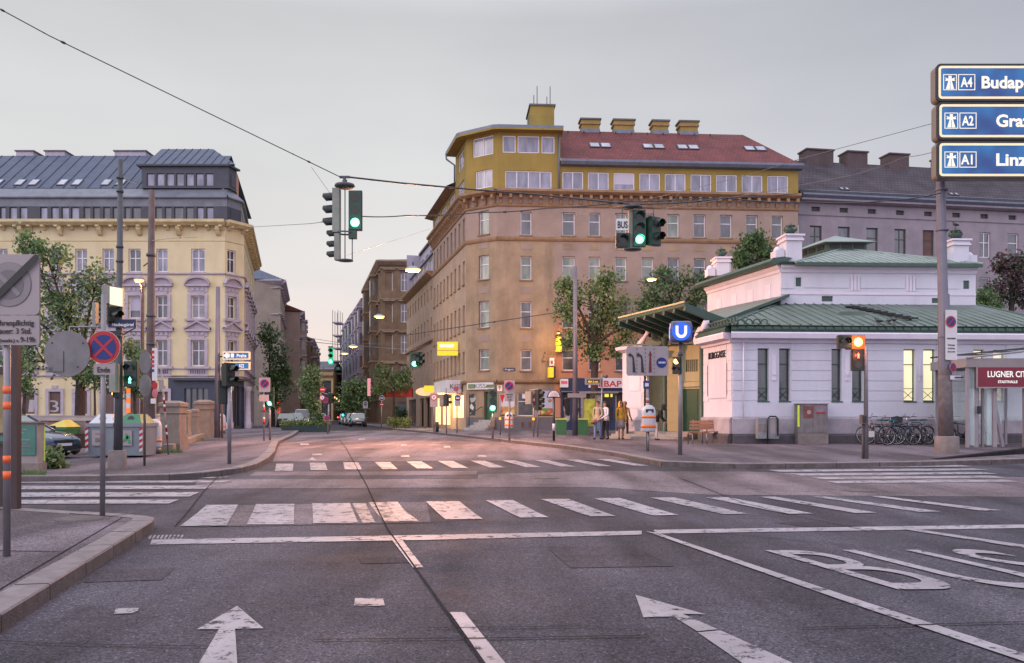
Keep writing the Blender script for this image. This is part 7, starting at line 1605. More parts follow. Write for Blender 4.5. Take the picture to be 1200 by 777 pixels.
# utility cabinet with posters
b0=G(952.5,520.3,K); D=b0.y; o=thing('utility_cabinet',(b0.x,D,b0.z),'grey utility cabinet with torn posters against the station wall','cabinet'); x0,x1=P(935,0,D).x,P(970,0,D).x; m_cab=M('cabinet_grey',(.17,.15,.155),.75,.22,4,bump=.3,stain=.7,stain_col=(.08,.065,.065))
b=MB(); b.box(x0,x1,D,D+.4,P(0,508,D).z,P(0,474,D).z,m_cab); b.box(x0-.03,x1+.03,D-.03,D+.42,P(0,474,D).z+.001,P(0,472.8,D).z,m_cab); b.box(x0+.0,x1+.02,D-.01,D+.4,b0.z-.02,P(0,508,D).z-.002,m_conc); b.build('body',o)
b=MB(); xm=(x0+x1)/2; b.box(x0+.03,xm-.01,D-.012,D-.001,P(0,507,D).z,P(0,475,D).z,m_cab); b.build('door',o); b=MB(); b.box(xm+.01,x1-.03,D-.012,D-.001,P(0,507,D).z,P(0,475,D).z,m_cab); b.build('door',o)
b=MB(); b.box(P(941,0,D).x,P(953.5,0,D).x,D-.02,D-.013,P(0,490,D).z,P(0,476,D).z,M('brown_red_poster',(.16,.05,.04),.5,.4,4)); b.disc(P(948,483,D-.022),FRONT,.08,.003,m_signgr,12); b.build('poster',o); b=MB(); b.box(P(955,0,D).x,P(968,0,D).x,D-.02,D-.013,P(0,483,D).z,P(0,476,D).z,M('faded_poster',(.2,.15,.19),.6,.4,8)); b.box(P(956,0,D).x,P(967,0,D).x,D-.026,D-.021,P(0,484.6,D).z,P(0,483.3,D).z,m_signr); b.build('poster',o)
b=MB(); b.box(x0-.02,x0+.05,D-.035,D-.013,P(0,500,D).z,P(0,475,D).z,M('yellow_green_strip',(.5,.65,.05),.5,.3,25,emit=.12)); b.build('edge_strip',o)
# red pedestrian light pole
b0=G(1015,537.5,K); D=b0.y; o=thing('traffic_light',tuple(b0),'grey pole with a glowing red pedestrian signal in front of the station windows','traffic light')
b=MB(); b.tube([b0,P(1014.5,408,D),P(1012,405.5,D),P(1003,406.5,D)],[.065,.055,.04,.03],m_steel,10); b.build('pole',o)
signal(o,P(1005.8,393,D-.05),1,.25,0,emis('amber_signal_bright',(1,.42,.08),9),glow=((1,.45,.15),16),mat=M('amber_lit_case',(.30,.09,.02),.5,.1,3),visor=False); signal(o,P(990.5,393,D-.05),1,.23,None,None); signal(o,P(1005.8,410,D-.05),2,.2,0,m_Lr,ped=True,glow=((1,.15,.05),6),visor=False)
b=MB(); b.tube([P(990.5,404.5,D),P(991,409,D),P(1014,409,D)],.02,m_blk,6); b.build('arm',o)
b=MB(); q0=P(1008,497,D); q1=P(1014,486,D); b.box(q0.x,q1.x,D-.1,D+.05,q0.z,q1.z,m_rust); b.box(q0.x+.03,q1.x-.01,D-.11,D-.101,q0.z+.03,q1.z-.03,m_blk); b.cyl(((q0.x+q1.x)/2,D),.03,b0.z,q0.z-.001,m_rust,8); b.build('push_box',o)
# big mast and motorway signs
b0=G(1109.5,531.3,K); D=b0.y; o=thing('mast',tuple(b0),'massive tapering mast on a concrete drum, passing behind the motorway signs','mast')
b=MB(); b.lathe(tuple(b0),[(.345,-.03),(.345,.50),(.33,.52),(.2,.53),(0,.53)],m_conc,24); b.build('concrete_foot',o)
pole_part(o,[P(1108.8,512,D),P(1107,430,D),P(1105.8,345,D),P(1105,344.5,D),P(1101.8,200,D),P(1099.5,85,D)],[.21,.185,.165,.145,.13,.12],m_bmast,n=18)
pole_part(o,[P(1108.7,511,D),P(1107.2,432,D)],[.215,.19],M('fly_poster_residue',(.13,.105,.11),.9,.3,5,bump=.5,stain=.6,stain_col=(.06,.05,.05)),name='sleeve',n=18)
b=MB()
for y in (270,223,396,438): p=P(1103.3+(y-223)*.02,y,D); b.lathe((p.x,p.y,p.z),[(.14+.0003*(y-220),-.02),(.19,-.02),(.19,.02),(.14+.0003*(y-220),.02)],m_bmast,14)
b.build('clamp_band',o)
np1=plate(o,P(1114.8,392.5,D-.25),15.5*D/1000,58*D/1000,m_signw,yaw=R(12),name='parking_plate'); round_sign(np1,P(1114.5,377,D-.27),6.8*D/1000,'nopark',yaw=R(12))
for i,(t,y) in enumerate((('AUSGENOMMEN',397.5),('Fahrzeuge',405),('des Marktes',409),('Mo-Sa 6-20h',413))): wtext(t,.045,m_black_txt,np1,P(1114.8,y,D-.255),yaw=R(12),fit=.30 if i==0 else .24)
round_sign(o,P(1117,430.5,D-.25),8.6*D/1000*.62,'nostop',yaw=R(25),label='small no stopping disc'); pp_=plate(o,P(1119.8,442.5,D-.2),14*D/1000,4.5*D/1000,m_signw,yaw=R(10),name='small_plate'); b=MB(); b.box(P(1114.5,0,D).x,P(1124.5,0,D).x,D-.235,D-.225,P(0,443.4,D).z,P(0,441.8,D).z,m_black_txt); b.build('print',pp_)
DS=25.15; s=DS/1000
m_sbl=bpy.data.materials.new('backlit_blue'); m_sbl.use_nodes=True; t=m_sbl.node_tree; b_=t.nodes['Principled BSDF']; b_.inputs['Roughness'].default_value=.3
tc_=t.nodes.new('ShaderNodeTexCoord'); nn_=t.nodes.new('ShaderNodeTexNoise'); nn_.inputs['Scale'].default_value=1.3; nn_.inputs['Detail'].default_value=1; t.links.new(tc_.outputs['Object'],nn_.inputs[0]); rp_=t.nodes.new('ShaderNodeValToRGB'); rp_.color_ramp.elements[0].position=.35; rp_.color_ramp.elements[1].position=.65; rp_.color_ramp.elements[0].color=(.004,.04,.17,1); rp_.color_ramp.elements[1].color=(.006,.13,.33,1)
t.links.new(nn_.outputs[0],rp_.inputs[0]); t.links.new(rp_.outputs[0],b_.inputs['Base Color']); t.links.new(rp_.outputs[0],b_.inputs['Emission Color']); b_.inputs['Emission Strength'].default_value=.3
m_sborder=emis('backlit_cream_border',(.85,.70,.42),.3); m_sleg=emis('backlit_legend',(.85,.78,.62),.35)
def rrect(x0,x1,z0,z1,r,k=5):
    pts=[]
    for cx_,cz_,a0 in ((x1-r,z1-r,0),(x0+r,z1-r,90),(x0+r,z0+r,180),(x1-r,z0+r,270)):
        for i in range(k+1): a=R(a0+90*i/k); pts.append((cx_+r*math.cos(a),cz_+r*math.sin(a)))
    return pts
for (y0,y1,rt,city,xs_,lab) in ((75,119,'A4','Budapest',1148.5,'top backlit blue motorway sign for A4'),(120,164,'A2','Graz',1166,'middle backlit blue motorway sign for A2'),(165.5,209.5,'A1','Linz',1165.5,'lowest backlit blue motorway sign for A1')):
    x0=P(1097 if y0<100 else 1098,0,DS).x; x1=x0+4.4; z0,z1=P(0,y1-.5,DS).z,P(0,y0+.5,DS).z; o=thing('motorway_sign',(x0+2.2,DS,z0),lab,'road sign','backlit motorway signs stacked on the mast')
    b=MB(); b.prism(rrect(x0,x1,z0,z1,.13),DS,DS+.34,M('sign_case_grey',(.20,.175,.16),.5,.12,2,metal=.2),T=lambda v:Vector((v.x,v.z,v.y))); b.prism(rrect(x0-.012,x1+.012,z0-.012,z1+.012,.14),DS-.03,DS+.03,m_blk,T=lambda v:Vector((v.x,v.z,v.y))); cs_=b.build('case',o)
    b=MB(); i_=.055; pts=rrect(x0+i_,x1-i_,z0+i_,z1-i_,.1); b.face([(p[0],DS-.034,p[1]) for p in pts],m_sborder); i_=.125; pts=rrect(x0+i_,x1-i_,z0+i_,z1-i_,.05); b.face([(p[0],DS-.038,p[1]) for p in pts],m_sbl); fc_=b.build('face',o,fix=False)
    zm=(z0+z1)/2; xa_=P(1104.5 if y0<100 else 1106,0,DS).x; hs=.235
    b=MB()
    def frame(cx_,hw_,hh_,t=.022):
        for (a,c,e,f_) in ((cx_-hw_,cx_+hw_,zm+hh_-t,zm+hh_),(cx_-hw_,cx_+hw_,zm-hh_,zm-hh_+t),(cx_-hw_,cx_-hw_+t,zm-hh_+t,zm+hh_-t),(cx_+hw_-t,cx_+hw_,zm-hh_+t,zm+hh_-t)): b.box(a,c,DS-.046,DS-.04,e,f_,m_sleg)
    c1_=xa_+.2; frame(c1_,.2,hs)
    # motorway pictogram: tapering carriageways under a bridge
    T=lambda v:Vector((c1_+v.x,DS-.046+v.z,zm+v.y)); b.prism([(-.12,-.2),(.12,-.2),(.045,.05),(.045,.19),(-.045,.19),(-.045,.05)],0,.006,m_sleg,T=T); b.prism([(-.15,.04),(.15,.04),(.12,.09),(.15,.14),(.05,.10),(-.05,.10),(-.15,.14),(-.12,.09)],-.002,.0,m_sleg,T=T)
    b.bar((c1_,DS-.05,zm-.2),(c1_,DS-.05,zm+.02),.004,.012,m_sbl); b.build('motorway_symbol',fc_)
    b=MB(); c2_=xa_+.69; frame(c2_,.25,hs); b.build('route_frame',fc_)
    text(rt,.27,m_sleg,fc_,(c2_,DS-.04,zm-.135),(1,0,0),(0,0,1),fit=.34,bold=.025,thick=.006)
    text(city,.34,m_sleg,fc_,(P(xs_,0,DS).x,DS-.04,zm-.17),(1,0,0),(0,0,1),fit={'Budapest':1.85,'Graz':1.03,'Linz':.93}[city],align='LEFT',bold=.03,thick=.006)
# ================================================================== hanging signals over the junction
D1=20.0
o=thing('hanging_signal',tuple(P(400,208,D1)),'signal cluster hung on wires against the sky with one round green light','traffic light')
b=MB(); p=P(404,217,D1); b.lathe((p.x,p.y,p.z),[(0,.12),(.06,.12),(.05,.06),(.1,.05),(.22,.02),(.24,-.03),(.2,-.06),(0,-.06)],m_dmast,20); b.tube([(p.x,p.y,p.z+.1),(p.x,p.y,p.z+.2)],.03,m_dmast,8); b.bar((p.x-.12,p.y,p.z+.19),(p.x+.12,p.y,p.z+.19),.05,.05,m_dmast); b.build('hanger_cap',o)
b=MB(); 
for px_,ya_,yb2 in ((404.3,222,306),(412.8,280,305)): b.tube([P(px_,ya_,D1),P(px_,yb2,D1)],.012,m_dmast,6)
q_=P(405,306,D1); b.lathe((q_.x,q_.y,q_.z),[(.0,.03),(.17,.03),(.18,0),(.0,-.03)],m_dmast,18); q_=P(404,273,D1); b.lathe((q_.x,q_.y,q_.z),[(.19,.02),(.2,0),(.19,-.02)],m_dmast,18); b.build('hanger_rod',o)
b=MB(); q0=P(390.5,273,D1); q1=P(398.5,221.5,D1); b.box(q0.x,q1.x,D1-.12,D1+.12,q0.z,q1.z,m_housg); q0=P(392.5,305,D1); q1=P(398.5,274,D1); b.box(q0.x,q1.x,D1-.1,D1+.1,q0.z,q1.z,m_housg); b.build('side_housing',o)
for ys,ll in (((227,241.5,256),.2),((270.5,283,295),.16)):
    for y in ys:
        b=MB(); c_=P(390.5 if ll==.2 else 392.5,y+4.5*ll/.2,D1); k=10; A=[];B=[]
        for j in range(k+1): a=R(-20)+R(220)*j/k; A.append(c_+Vector((0,math.cos(a)*ll*.6,math.sin(a)*ll*.6))); B.append(c_+Vector((-ll*(1.15 if math.sin(a)>0 else .95),math.cos(a)*ll*.58,math.sin(a)*ll*.58-ll*.08)))
        b.mesh(A+B,[(j,j+1,j+1+k+1,j+k+1) for j in range(k)],m_house); b.build('visor',o,fix=False)
signal(o,P(416,223.5,D1-.1),3,.215,2,m_Lg,mat=m_hgreen,glow=((.1,1,.5),2.2),visor=False,w=.285); b=MB(); q0=P(409,280,D1); q1=P(418,268.5,D1); b.box(q0.x,q1.x,D1-.08,D1+.06,q0.z,q1.z,m_hgreen); b.build('lower_box',o)
o=thing('hanging_signal',tuple(P(740,238,D1)),'signal cluster hung on wires with a BUS plate and a green light','traffic light')
b=MB(); p=P(741,243,D1); b.lathe((p.x,p.y,p.z),[(0,.1),(.05,.1),(.05,.04),(.22,.02),(.23,-.02),(0,-.03)],m_dmast,20); b.bar(P(729,243.2,D1),P(766,243.2,D1),.03,.03,m_dmast); b.tube([P(729,243,D1),P(729,272,D1)],.012,m_dmast,6); b.tube([P(765.8,243,D1),P(765.8,256,D1)],.012,m_dmast,6); q_=P(741,292.5,D1); b.lathe((q_.x,q_.y,q_.z),[(0,.03),(.2,.02),(.21,-.01),(0,-.03)],m_dmast,18); b.build('hanger_frame',o)
b=MB(); q0=P(737,292,D1); q1=P(742.5,246,D1); b.box(q0.x,q1.x,D1-.02,D1+.12,q0.z,q1.z,m_housg); b.build('centre_post',o)
p_=plate(o,P(729.3,263,D1-.06),14.5*.02,13.5*.02,m_signw,name='bus_plate'); wtext('BUS',.155,m_black_txt,p_,P(729.5,267.2,D1-.06),fit=.235,bold=.02)
signal(o,P(730.3,273.3,D1-.08),1,.21,None,None); signal(o,P(749.5,246,D1-.1),3,.20,2,m_Lg,mat=m_hgreen,glow=((.1,1,.5),2.0),w=.27); signal(o,P(769.5,254.5,D1-.05),2,.225,None,None,yaw=R(38),mat=m_hgreen,w=.30)
signal(o,P(761,276,D1+.1),1,.09,0,m_Lg,w=.12,name='small_signal')
# far side-street signals
D2=66
o=thing('hanging_signal',tuple(P(486,411,D2)),'green signal on a bracket arm at the far end of the tan building','traffic light'); b=MB(); b.tube([P(484,411,D2),P(505,402,D2+5)],.06,m_rust,6); b.build('arm',o); signal(o,P(486,413,D2),2,.42,1,m_Lg,mat=m_hgreen,glow=((.1,1,.5),22),w=.75); signal(o,P(493,413,D2),2,.35,None,None,yaw=R(60))
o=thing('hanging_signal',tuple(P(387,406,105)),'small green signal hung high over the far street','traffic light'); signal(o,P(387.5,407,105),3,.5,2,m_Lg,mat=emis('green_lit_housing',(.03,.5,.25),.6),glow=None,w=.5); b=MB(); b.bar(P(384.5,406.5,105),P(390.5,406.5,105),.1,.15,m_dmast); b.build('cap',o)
for (px_,py_,dd_,lab) in ((402,493,100,'tiny green signal low in the right half of the far street'),(350,486.5,95,'tiny green signal left of the planter trees')):
    b0=Vector((P(px_,0,dd_).x,dd_,g0)); o=thing('traffic_light',tuple(b0),lab,'traffic light'); pole_part(o,[b0,P(px_,py_-6,dd_)],.06,m_steel,n=6); signal(o,P(px_,484.5 if px_==350 else 480,dd_-.1),2,.3,1,emis('teal_signal_light',(.05,.9,.8),4),mat=m_hgreen)
o=thing('shop_sign',tuple(P(433,455,100)),'tall narrow pink lit sign on the lilac house in the far street','shop sign'); b=MB(); a=P(430.5,464,100); c=P(434,443.5,100); b.box(a.x,c.x,100,100.3,a.z,c.z,emis('pink_lit_sign',(.75,.3,.32),.6)); b.build('board',o); b=MB(); b.box(c.x,c.x+1.4,100.1,100.2,c.z-.6,c.z-.5,m_blk); b.build('bracket',o)
o=thing('traffic_sign',tuple(Vector((P(447,0,74).x,74,g0))),'blue disabled parking disc above a small red sign at the brown corner house','traffic sign'); pole_part(o,[Vector((P(447,0,74).x,74,g0)),P(447,464,74)],.05,m_steel); round_sign(o,P(447.5,466.5,73.9),3*.074,'blue'); round_sign(o,P(447.5,474,73.9),2.2*.074,'noentry')
o=thing('traffic_sign',tuple(Vector((P(428,0,90).x,90,g0))),'white plate with a blue disc in front of the parked cars in the street','traffic sign'); pole_part(o,[Vector((P(428,0,90).x,90,g0)),P(428,470,90)],.05,m_steel); p_=plate(o,P(428.2,474.5,89.9),5.5*.09,8*.09,m_signw); round_sign(p_,P(428.2,473,89.8),2.2*.09,'blue')

# ================================================================== trees and plants
def leafmat(name,c,v=.35):
    m=bpy.data.materials.new(name); m.use_nodes=True; t=m.node_tree; b=t.nodes['Principled BSDF']; b.inputs['Roughness'].default_value=.55; b.inputs['Specular IOR Level'].default_value=.3
    tc=t.nodes.new('ShaderNodeTexCoord'); n=t.nodes.new('ShaderNodeTexNoise'); n.inputs['Scale'].default_value=1.4; n.inputs['Detail'].default_value=5; t.links.new(tc.outputs['Object'],n.inputs[0])
    r=t.nodes.new('ShaderNodeMapRange'); r.inputs[1].default_value=.3; r.inputs[2].default_value=.7; r.inputs[3].default_value=1-v; r.inputs[4].default_value=1+v; t.links.new(n.outputs[0],r.inputs[0])
    s=t.nodes.new('ShaderNodeVectorMath'); s.operation='SCALE'; s.inputs[0].default_value=c; t.links.new(r.outputs[0],s.inputs['Scale']); t.links.new(s.outputs[0],b.inputs['Base Color'])
    tr=t.nodes.new('ShaderNodeBsdfTranslucent'); t.links.new(s.outputs[0],tr.inputs[0]); mx=t.nodes.new('ShaderNodeMixShader'); mx.inputs[0].default_value=.25
    t.links.new(b.outputs[0],mx.inputs[1]); t.links.new(tr.outputs[0],mx.inputs[2]); t.links.new(mx.outputs[0],t.nodes['Material Output'].inputs[0]); return m
lf_a=leafmat('leaf_green',(.075,.14,.055)); lf_b=leafmat('leaf_mid_green',(.12,.185,.075)); lf_c=leafmat('leaf_light_green',(.19,.25,.11))
lf_d=leafmat('leaf_deep_green',(.045,.10,.042)); lf_r=leafmat('leaf_dark_purple',(.055,.035,.042)); lf_r2=leafmat('leaf_dull_red',(.10,.06,.06)); lf_y=leafmat('leaf_yellow_green',(.26,.28,.06))
m_bark=M('bark',(.045,.033,.03),.95,.35,6,bump=.7,fine=30,stain=.4,stain_col=(.08,.065,.055))
def leaves(centres,n,size,rs,spread):
    """many small folded leaf quads round the given clump centres; returns verts, faces"""
    C=np.repeat(centres,n,axis=0); N_=len(C); P_=C+rs.normal(0,1,(N_,3))*spread
    a=rs.normal(0,1,(N_,3)); a/=np.linalg.norm(a,axis=1)[:,None]; b=rs.normal(0,1,(N_,3)); b-=a*(a*b).sum(1)[:,None]; b/=np.linalg.norm(b,axis=1)[:,None]
    s=size*rs.uniform(.6,1.35,(N_,1)); V=np.stack([P_-a*s*.6,P_+b*s*.38,P_+a*s*.6,P_-b*s*.38],1).reshape(-1,3); F_=np.arange(N_*4).reshape(-1,4)
    return V,F_
def crown_mesh(name,V,F_,mats,rs,parent,w=None):
    me=bpy.data.meshes.new(name); inv=np.array(wm(parent).inverted()); V2=V@inv[:3,:3].T+inv[:3,3]
    me.from_pydata(V2.tolist(),[],F_.tolist()); 
    for m in mats: me.materials.append(m)
    # clump-wise tone: neighbours share a tone
    me.polygons.foreach_set('material_index',w); me.update(); o=bpy.data.objects.new(name,me); col.objects.link(o); o.parent=parent; WL[o.name]=wm(parent).copy(); return o
def tree(px,d,lobes,label,cat='tree',seed=1,tr=.16,leaf=.16,dens=1.0,mats=None,base=None,thick=.7,name='tree',ztop=None,bare=0,group=None):
    rs=np.random.RandomState(seed); rr=random.Random(seed); mats=mats or [lf_a,lf_b,lf_c]
    b0=Vector(((px-600)/FPX*d,d,g(d)+K if base is None else base)); o=thing(name,tuple(b0),label,cat,group)
    tb=MB(); L3=[]
    for (x,y,rx,ry) in lobes:
        c=P(x,y,d); L3.append((c+Vector((0,rr.uniform(-.5,.5)*rx*d/1000*thick,0)),rx*d/1000,ry*d/1000))
    zlow=min(c.z-rz for c,_,rz in L3); zc=sum(c.z for c,_,_ in L3)/len(L3); top=Vector((b0.x+rr.uniform(-.1,.1),d,max(zlow+.2,b0.z+.8)*.7+zc*.3))
    pts=[b0-Vector((0,0,.05))]+[b0.lerp(top,t)+Vector((rr.uniform(-1,1)*tr*.5,rr.uniform(-1,1)*tr*.5,0)) for t in (.3,.6)]+[top]; tb.tube(pts,[tr*1.35,tr*1.05,tr*.95,tr*.75],m_bark,9)
    cents=[];
    for c,rx,rz in L3:
        mid=top.lerp(c,.5)+Vector((rr.uniform(-.2,.2),rr.uniform(-.2,.2),rr.uniform(0,.3)))*rx*.6; tb.tube([top-Vector((0,0,rr.uniform(0,.4))),mid,c],[tr*.5,tr*.3,tr*.14],m_bark,6)
        for k in range(7):
            v=Vector((rr.gauss(0,1),rr.gauss(0,1)*thick,rr.gauss(0,1)+.25)); v.normalize(); e=c+Vector((v.x*rx,v.y*rx*thick,v.z*rz))*rr.uniform(.7,1.0+bare*.5); s_=mid.lerp(c,rr.uniform(.3,1)); m2=s_.lerp(e,.5)+Vector((rr.uniform(-1,1),rr.uniform(-1,1),rr.uniform(-1,1)))*rx*.12
            tb.tube([s_,m2,e],[tr*.15,tr*.09,tr*.03],m_bark,4,caps=False)
            cents.append(tuple(e))
            for q_ in range(2): cents.append(tuple(m2.lerp(e,rr.random())+Vector((rr.gauss(0,1),rr.gauss(0,1),rr.gauss(0,1)))*rx*.15))
        nk=int(dens*16*max(.6,(rx*rz)/(.8)))
        for k in range(min(nk,70)):
            v=np.array([rr.gauss(0,1),rr.gauss(0,1),rr.gauss(0,1)]); v/=np.linalg.norm(v); r_=rr.random()**.45
            cents.append((c.x+v[0]*rx*r_,c.y+v[1]*rx*thick*r_,c.z+v[2]*rz*r_))
    tb.build('trunk',o,fix=False)
    cents=np.array(cents); n=int(15); V,F_=leaves(cents,n,leaf,rs,leaf*1.35); tone=rs.choice(len(mats),len(cents),p=([.45,.37,.18] if len(mats)==3 else None)); w=np.repeat(tone,n); flip=rs.rand(len(w))<.25; w[flip]=rs.choice(len(mats),flip.sum())
    crown_mesh('crown',V,F_,mats,rs,o,w.astype(int)); return o
tree(92,36,[(62,402,42,36),(100,428,26,24),(28,425,26,28),(76,342,36,22),(112,332,20,18),(60,304,28,16),(38,286,16,9),(126,356,11,13),(88,374,34,24),(18,352,22,20)],'large leafy tree with bare top twigs behind the round grey sign back',seed=3,tr=.2,leaf=.15,dens=.9,bare=.8)
tree(27,34.5,[(22,438,16,20),(12,452,9,10),(30,455,8,10)],'thin young tree in front of the shutter painted with a 1',seed=5,tr=.07,leaf=.10,dens=.9)
tree(112,35,[(122,450,14,10),(108,440,10,8),(124,435,8,8)],'thin forked young tree left of the green pedestrian signal',seed=6,tr=.05,leaf=.10,dens=.7)
tree(160,37,[(163,432,13,16),(152,408,9,9),(172,448,9,11),(155,455,10,9)],'small loose tree behind the green pedestrian signal',seed=8,tr=.07,leaf=.11,dens=.8)
tree(318,84,[(316,396,10,17),(324,426,14,26),(318,455,11,18),(333,445,7,20),(322,470,10,9)],'dense dark green street tree beside the yellow corner building',seed=9,tr=.3,leaf=.24,dens=.9,mats=[lf_d,lf_a,lf_b])
tree(363,62,[(365,437,7,13),(361,460,8,13),(370,452,6,11),(358,448,5,8),(366,475,5,6)],'slender tree growing from the green planter trough',seed=10,tr=.06,leaf=.16,dens=1.0,base=g(62)+.4)
tree(378,62.1,[(375,492,6,5),(370,486,4,4)],'low bare shrub in the green planter trough','shrub',seed=31,tr=.03,leaf=.12,dens=.6,base=g(62)+.4,name='shrub')
tree(414,108,[(412,458,11,12),(426,462,9,12),(404,474,7,8),(418,474,9,7)],'leafy tree with lights behind it far down the street',seed=11,tr=.2,leaf=.3,dens=1.1)
tree(462,78,[(450,440,12,9),(466,450,12,11),(476,444,6,14),(448,456,8,6)],'airy green tree in front of the brown ornate house',seed=12,tr=.12,leaf=.2,dens=.8)
tree(697,52,[(690,346,33,22),(666,366,15,15),(718,362,18,26),(698,388,30,20),(668,398,13,8),(712,328,13,10),(734,384,9,16),(694,412,14,7),(726,408,11,10),(664,336,10,7)],'round leafy tree behind the blue grey mast and bus shelter',seed=13,tr=.24,leaf=.18,dens=1.0)
tree(790,60,[(764,345,19,17),(800,334,23,17),(820,350,13,13),(786,358,30,12),(750,364,11,12),(776,322,9,6),(828,330,7,8)],'airy leafy tree above the station canopy',seed=14,tr=.2,leaf=.19,dens=.75)
tree(890,54,[(888,290,20,14),(871,298,12,10),(901,299,13,10),(884,280,10,7),(868,308,9,6)],'dense green tree top rising behind the station roof',seed=15,tr=.2,leaf=.17,dens=1.5,mats=[lf_d,lf_a,lf_b])
tree(1185,52,[(1182,330,26,26),(1166,346,14,17),(1197,308,14,16),(1205,345,18,20),(1176,312,10,12)],'dark purple leaved tree at the right behind the station',seed=16,tr=.2,leaf=.17,dens=1.2,mats=[lf_r,lf_r2,lf_d])
tree(1158,50,[(1156,352,9,13),(1166,360,10,8),(1150,362,7,8)],'small green tree between the station and the purple one',seed=17,tr=.08,leaf=.14,dens=1.3)
def bush(px,py,w,h,label,seed,mats,d=None,n=120,name='shrub'):
    rs=np.random.RandomState(seed); b0=G(px,py,K); d=b0.y; o=thing(name,tuple(b0),label,'shrub'); s=d/1000
    c=np.stack([b0.x+rs.uniform(-.5,.5,n)*w*s,b0.y+rs.uniform(-.4,.4,n)*w*s*.5,b0.z+.08+np.abs(rs.uniform(0,1,n))**.8*h*s],1); V,F_=leaves(c,12,.13,rs,.12); crown_mesh('foliage',V,F_,mats,rs,o,rs.choice(len(mats),len(F_)).astype(int))
    b=MB()
    for k in range(8): e=Vector(c[k]); b.tube([b0+Vector(((k-4)*.1,0,0)),e],[.02,.01],m_bark,4)
    b.build('stem',o,fix=False)
bush(468,501.5,26,9,'low yellow green shrub bed at the kerb before the brown house',21,[lf_y,lf_b,lf_c]); bush(470,498.5,14,20,'dark green upright shrub behind the yellow green bed',22,[lf_d,lf_a]); bush(62,549,9,9,'tuft of weeds at the foot of the poster box',23,[lf_b,lf_c],n=30)
b0=Vector((P(358,0,62).x,62,g(62)+.48)); rs_=np.random.RandomState(4); o=thing('planting',tuple(b0),'mixed low plants filling the green planter trough','plants',kind='stuff')
c=np.stack([b0.x+rs_.uniform(-1.7,1.7,160),62+rs_.uniform(-.5,.5,160),b0.z+rs_.uniform(0,.28,160)],1); V,F_=leaves(c,10,.12,rs_,.09); crown_mesh('foliage',V,F_,[lf_a,lf_y,lf_b],rs_,o,rs_.choice(3,len(F_)).astype(int))
# grass round the poster box and pillars
rs_=np.random.RandomState(14); gq=[]
for (xa,xb,y_) in ((22,54,556),(188,214,530),(212,240,516)):
    for k in range(260):
        p=G(rs_.uniform(xa,xb),y_+rs_.uniform(-1,1),K); a=rs_.uniform(0,PI); h=rs_.uniform(.05,.14); gq.append((p,a,h))
b=MB(); 
for p,a,h in gq: dx_=Vector((math.cos(a),math.sin(a),0))*.012; b.face([p-dx_,p+dx_,p+Vector((math.cos(a*3)*.03,math.sin(a*5)*.03,h))],lf_b)
tag(b.build('grass',fix=False),'thin fringe of grass at the foot of the poster box and pillars','grass',kind='stuff')

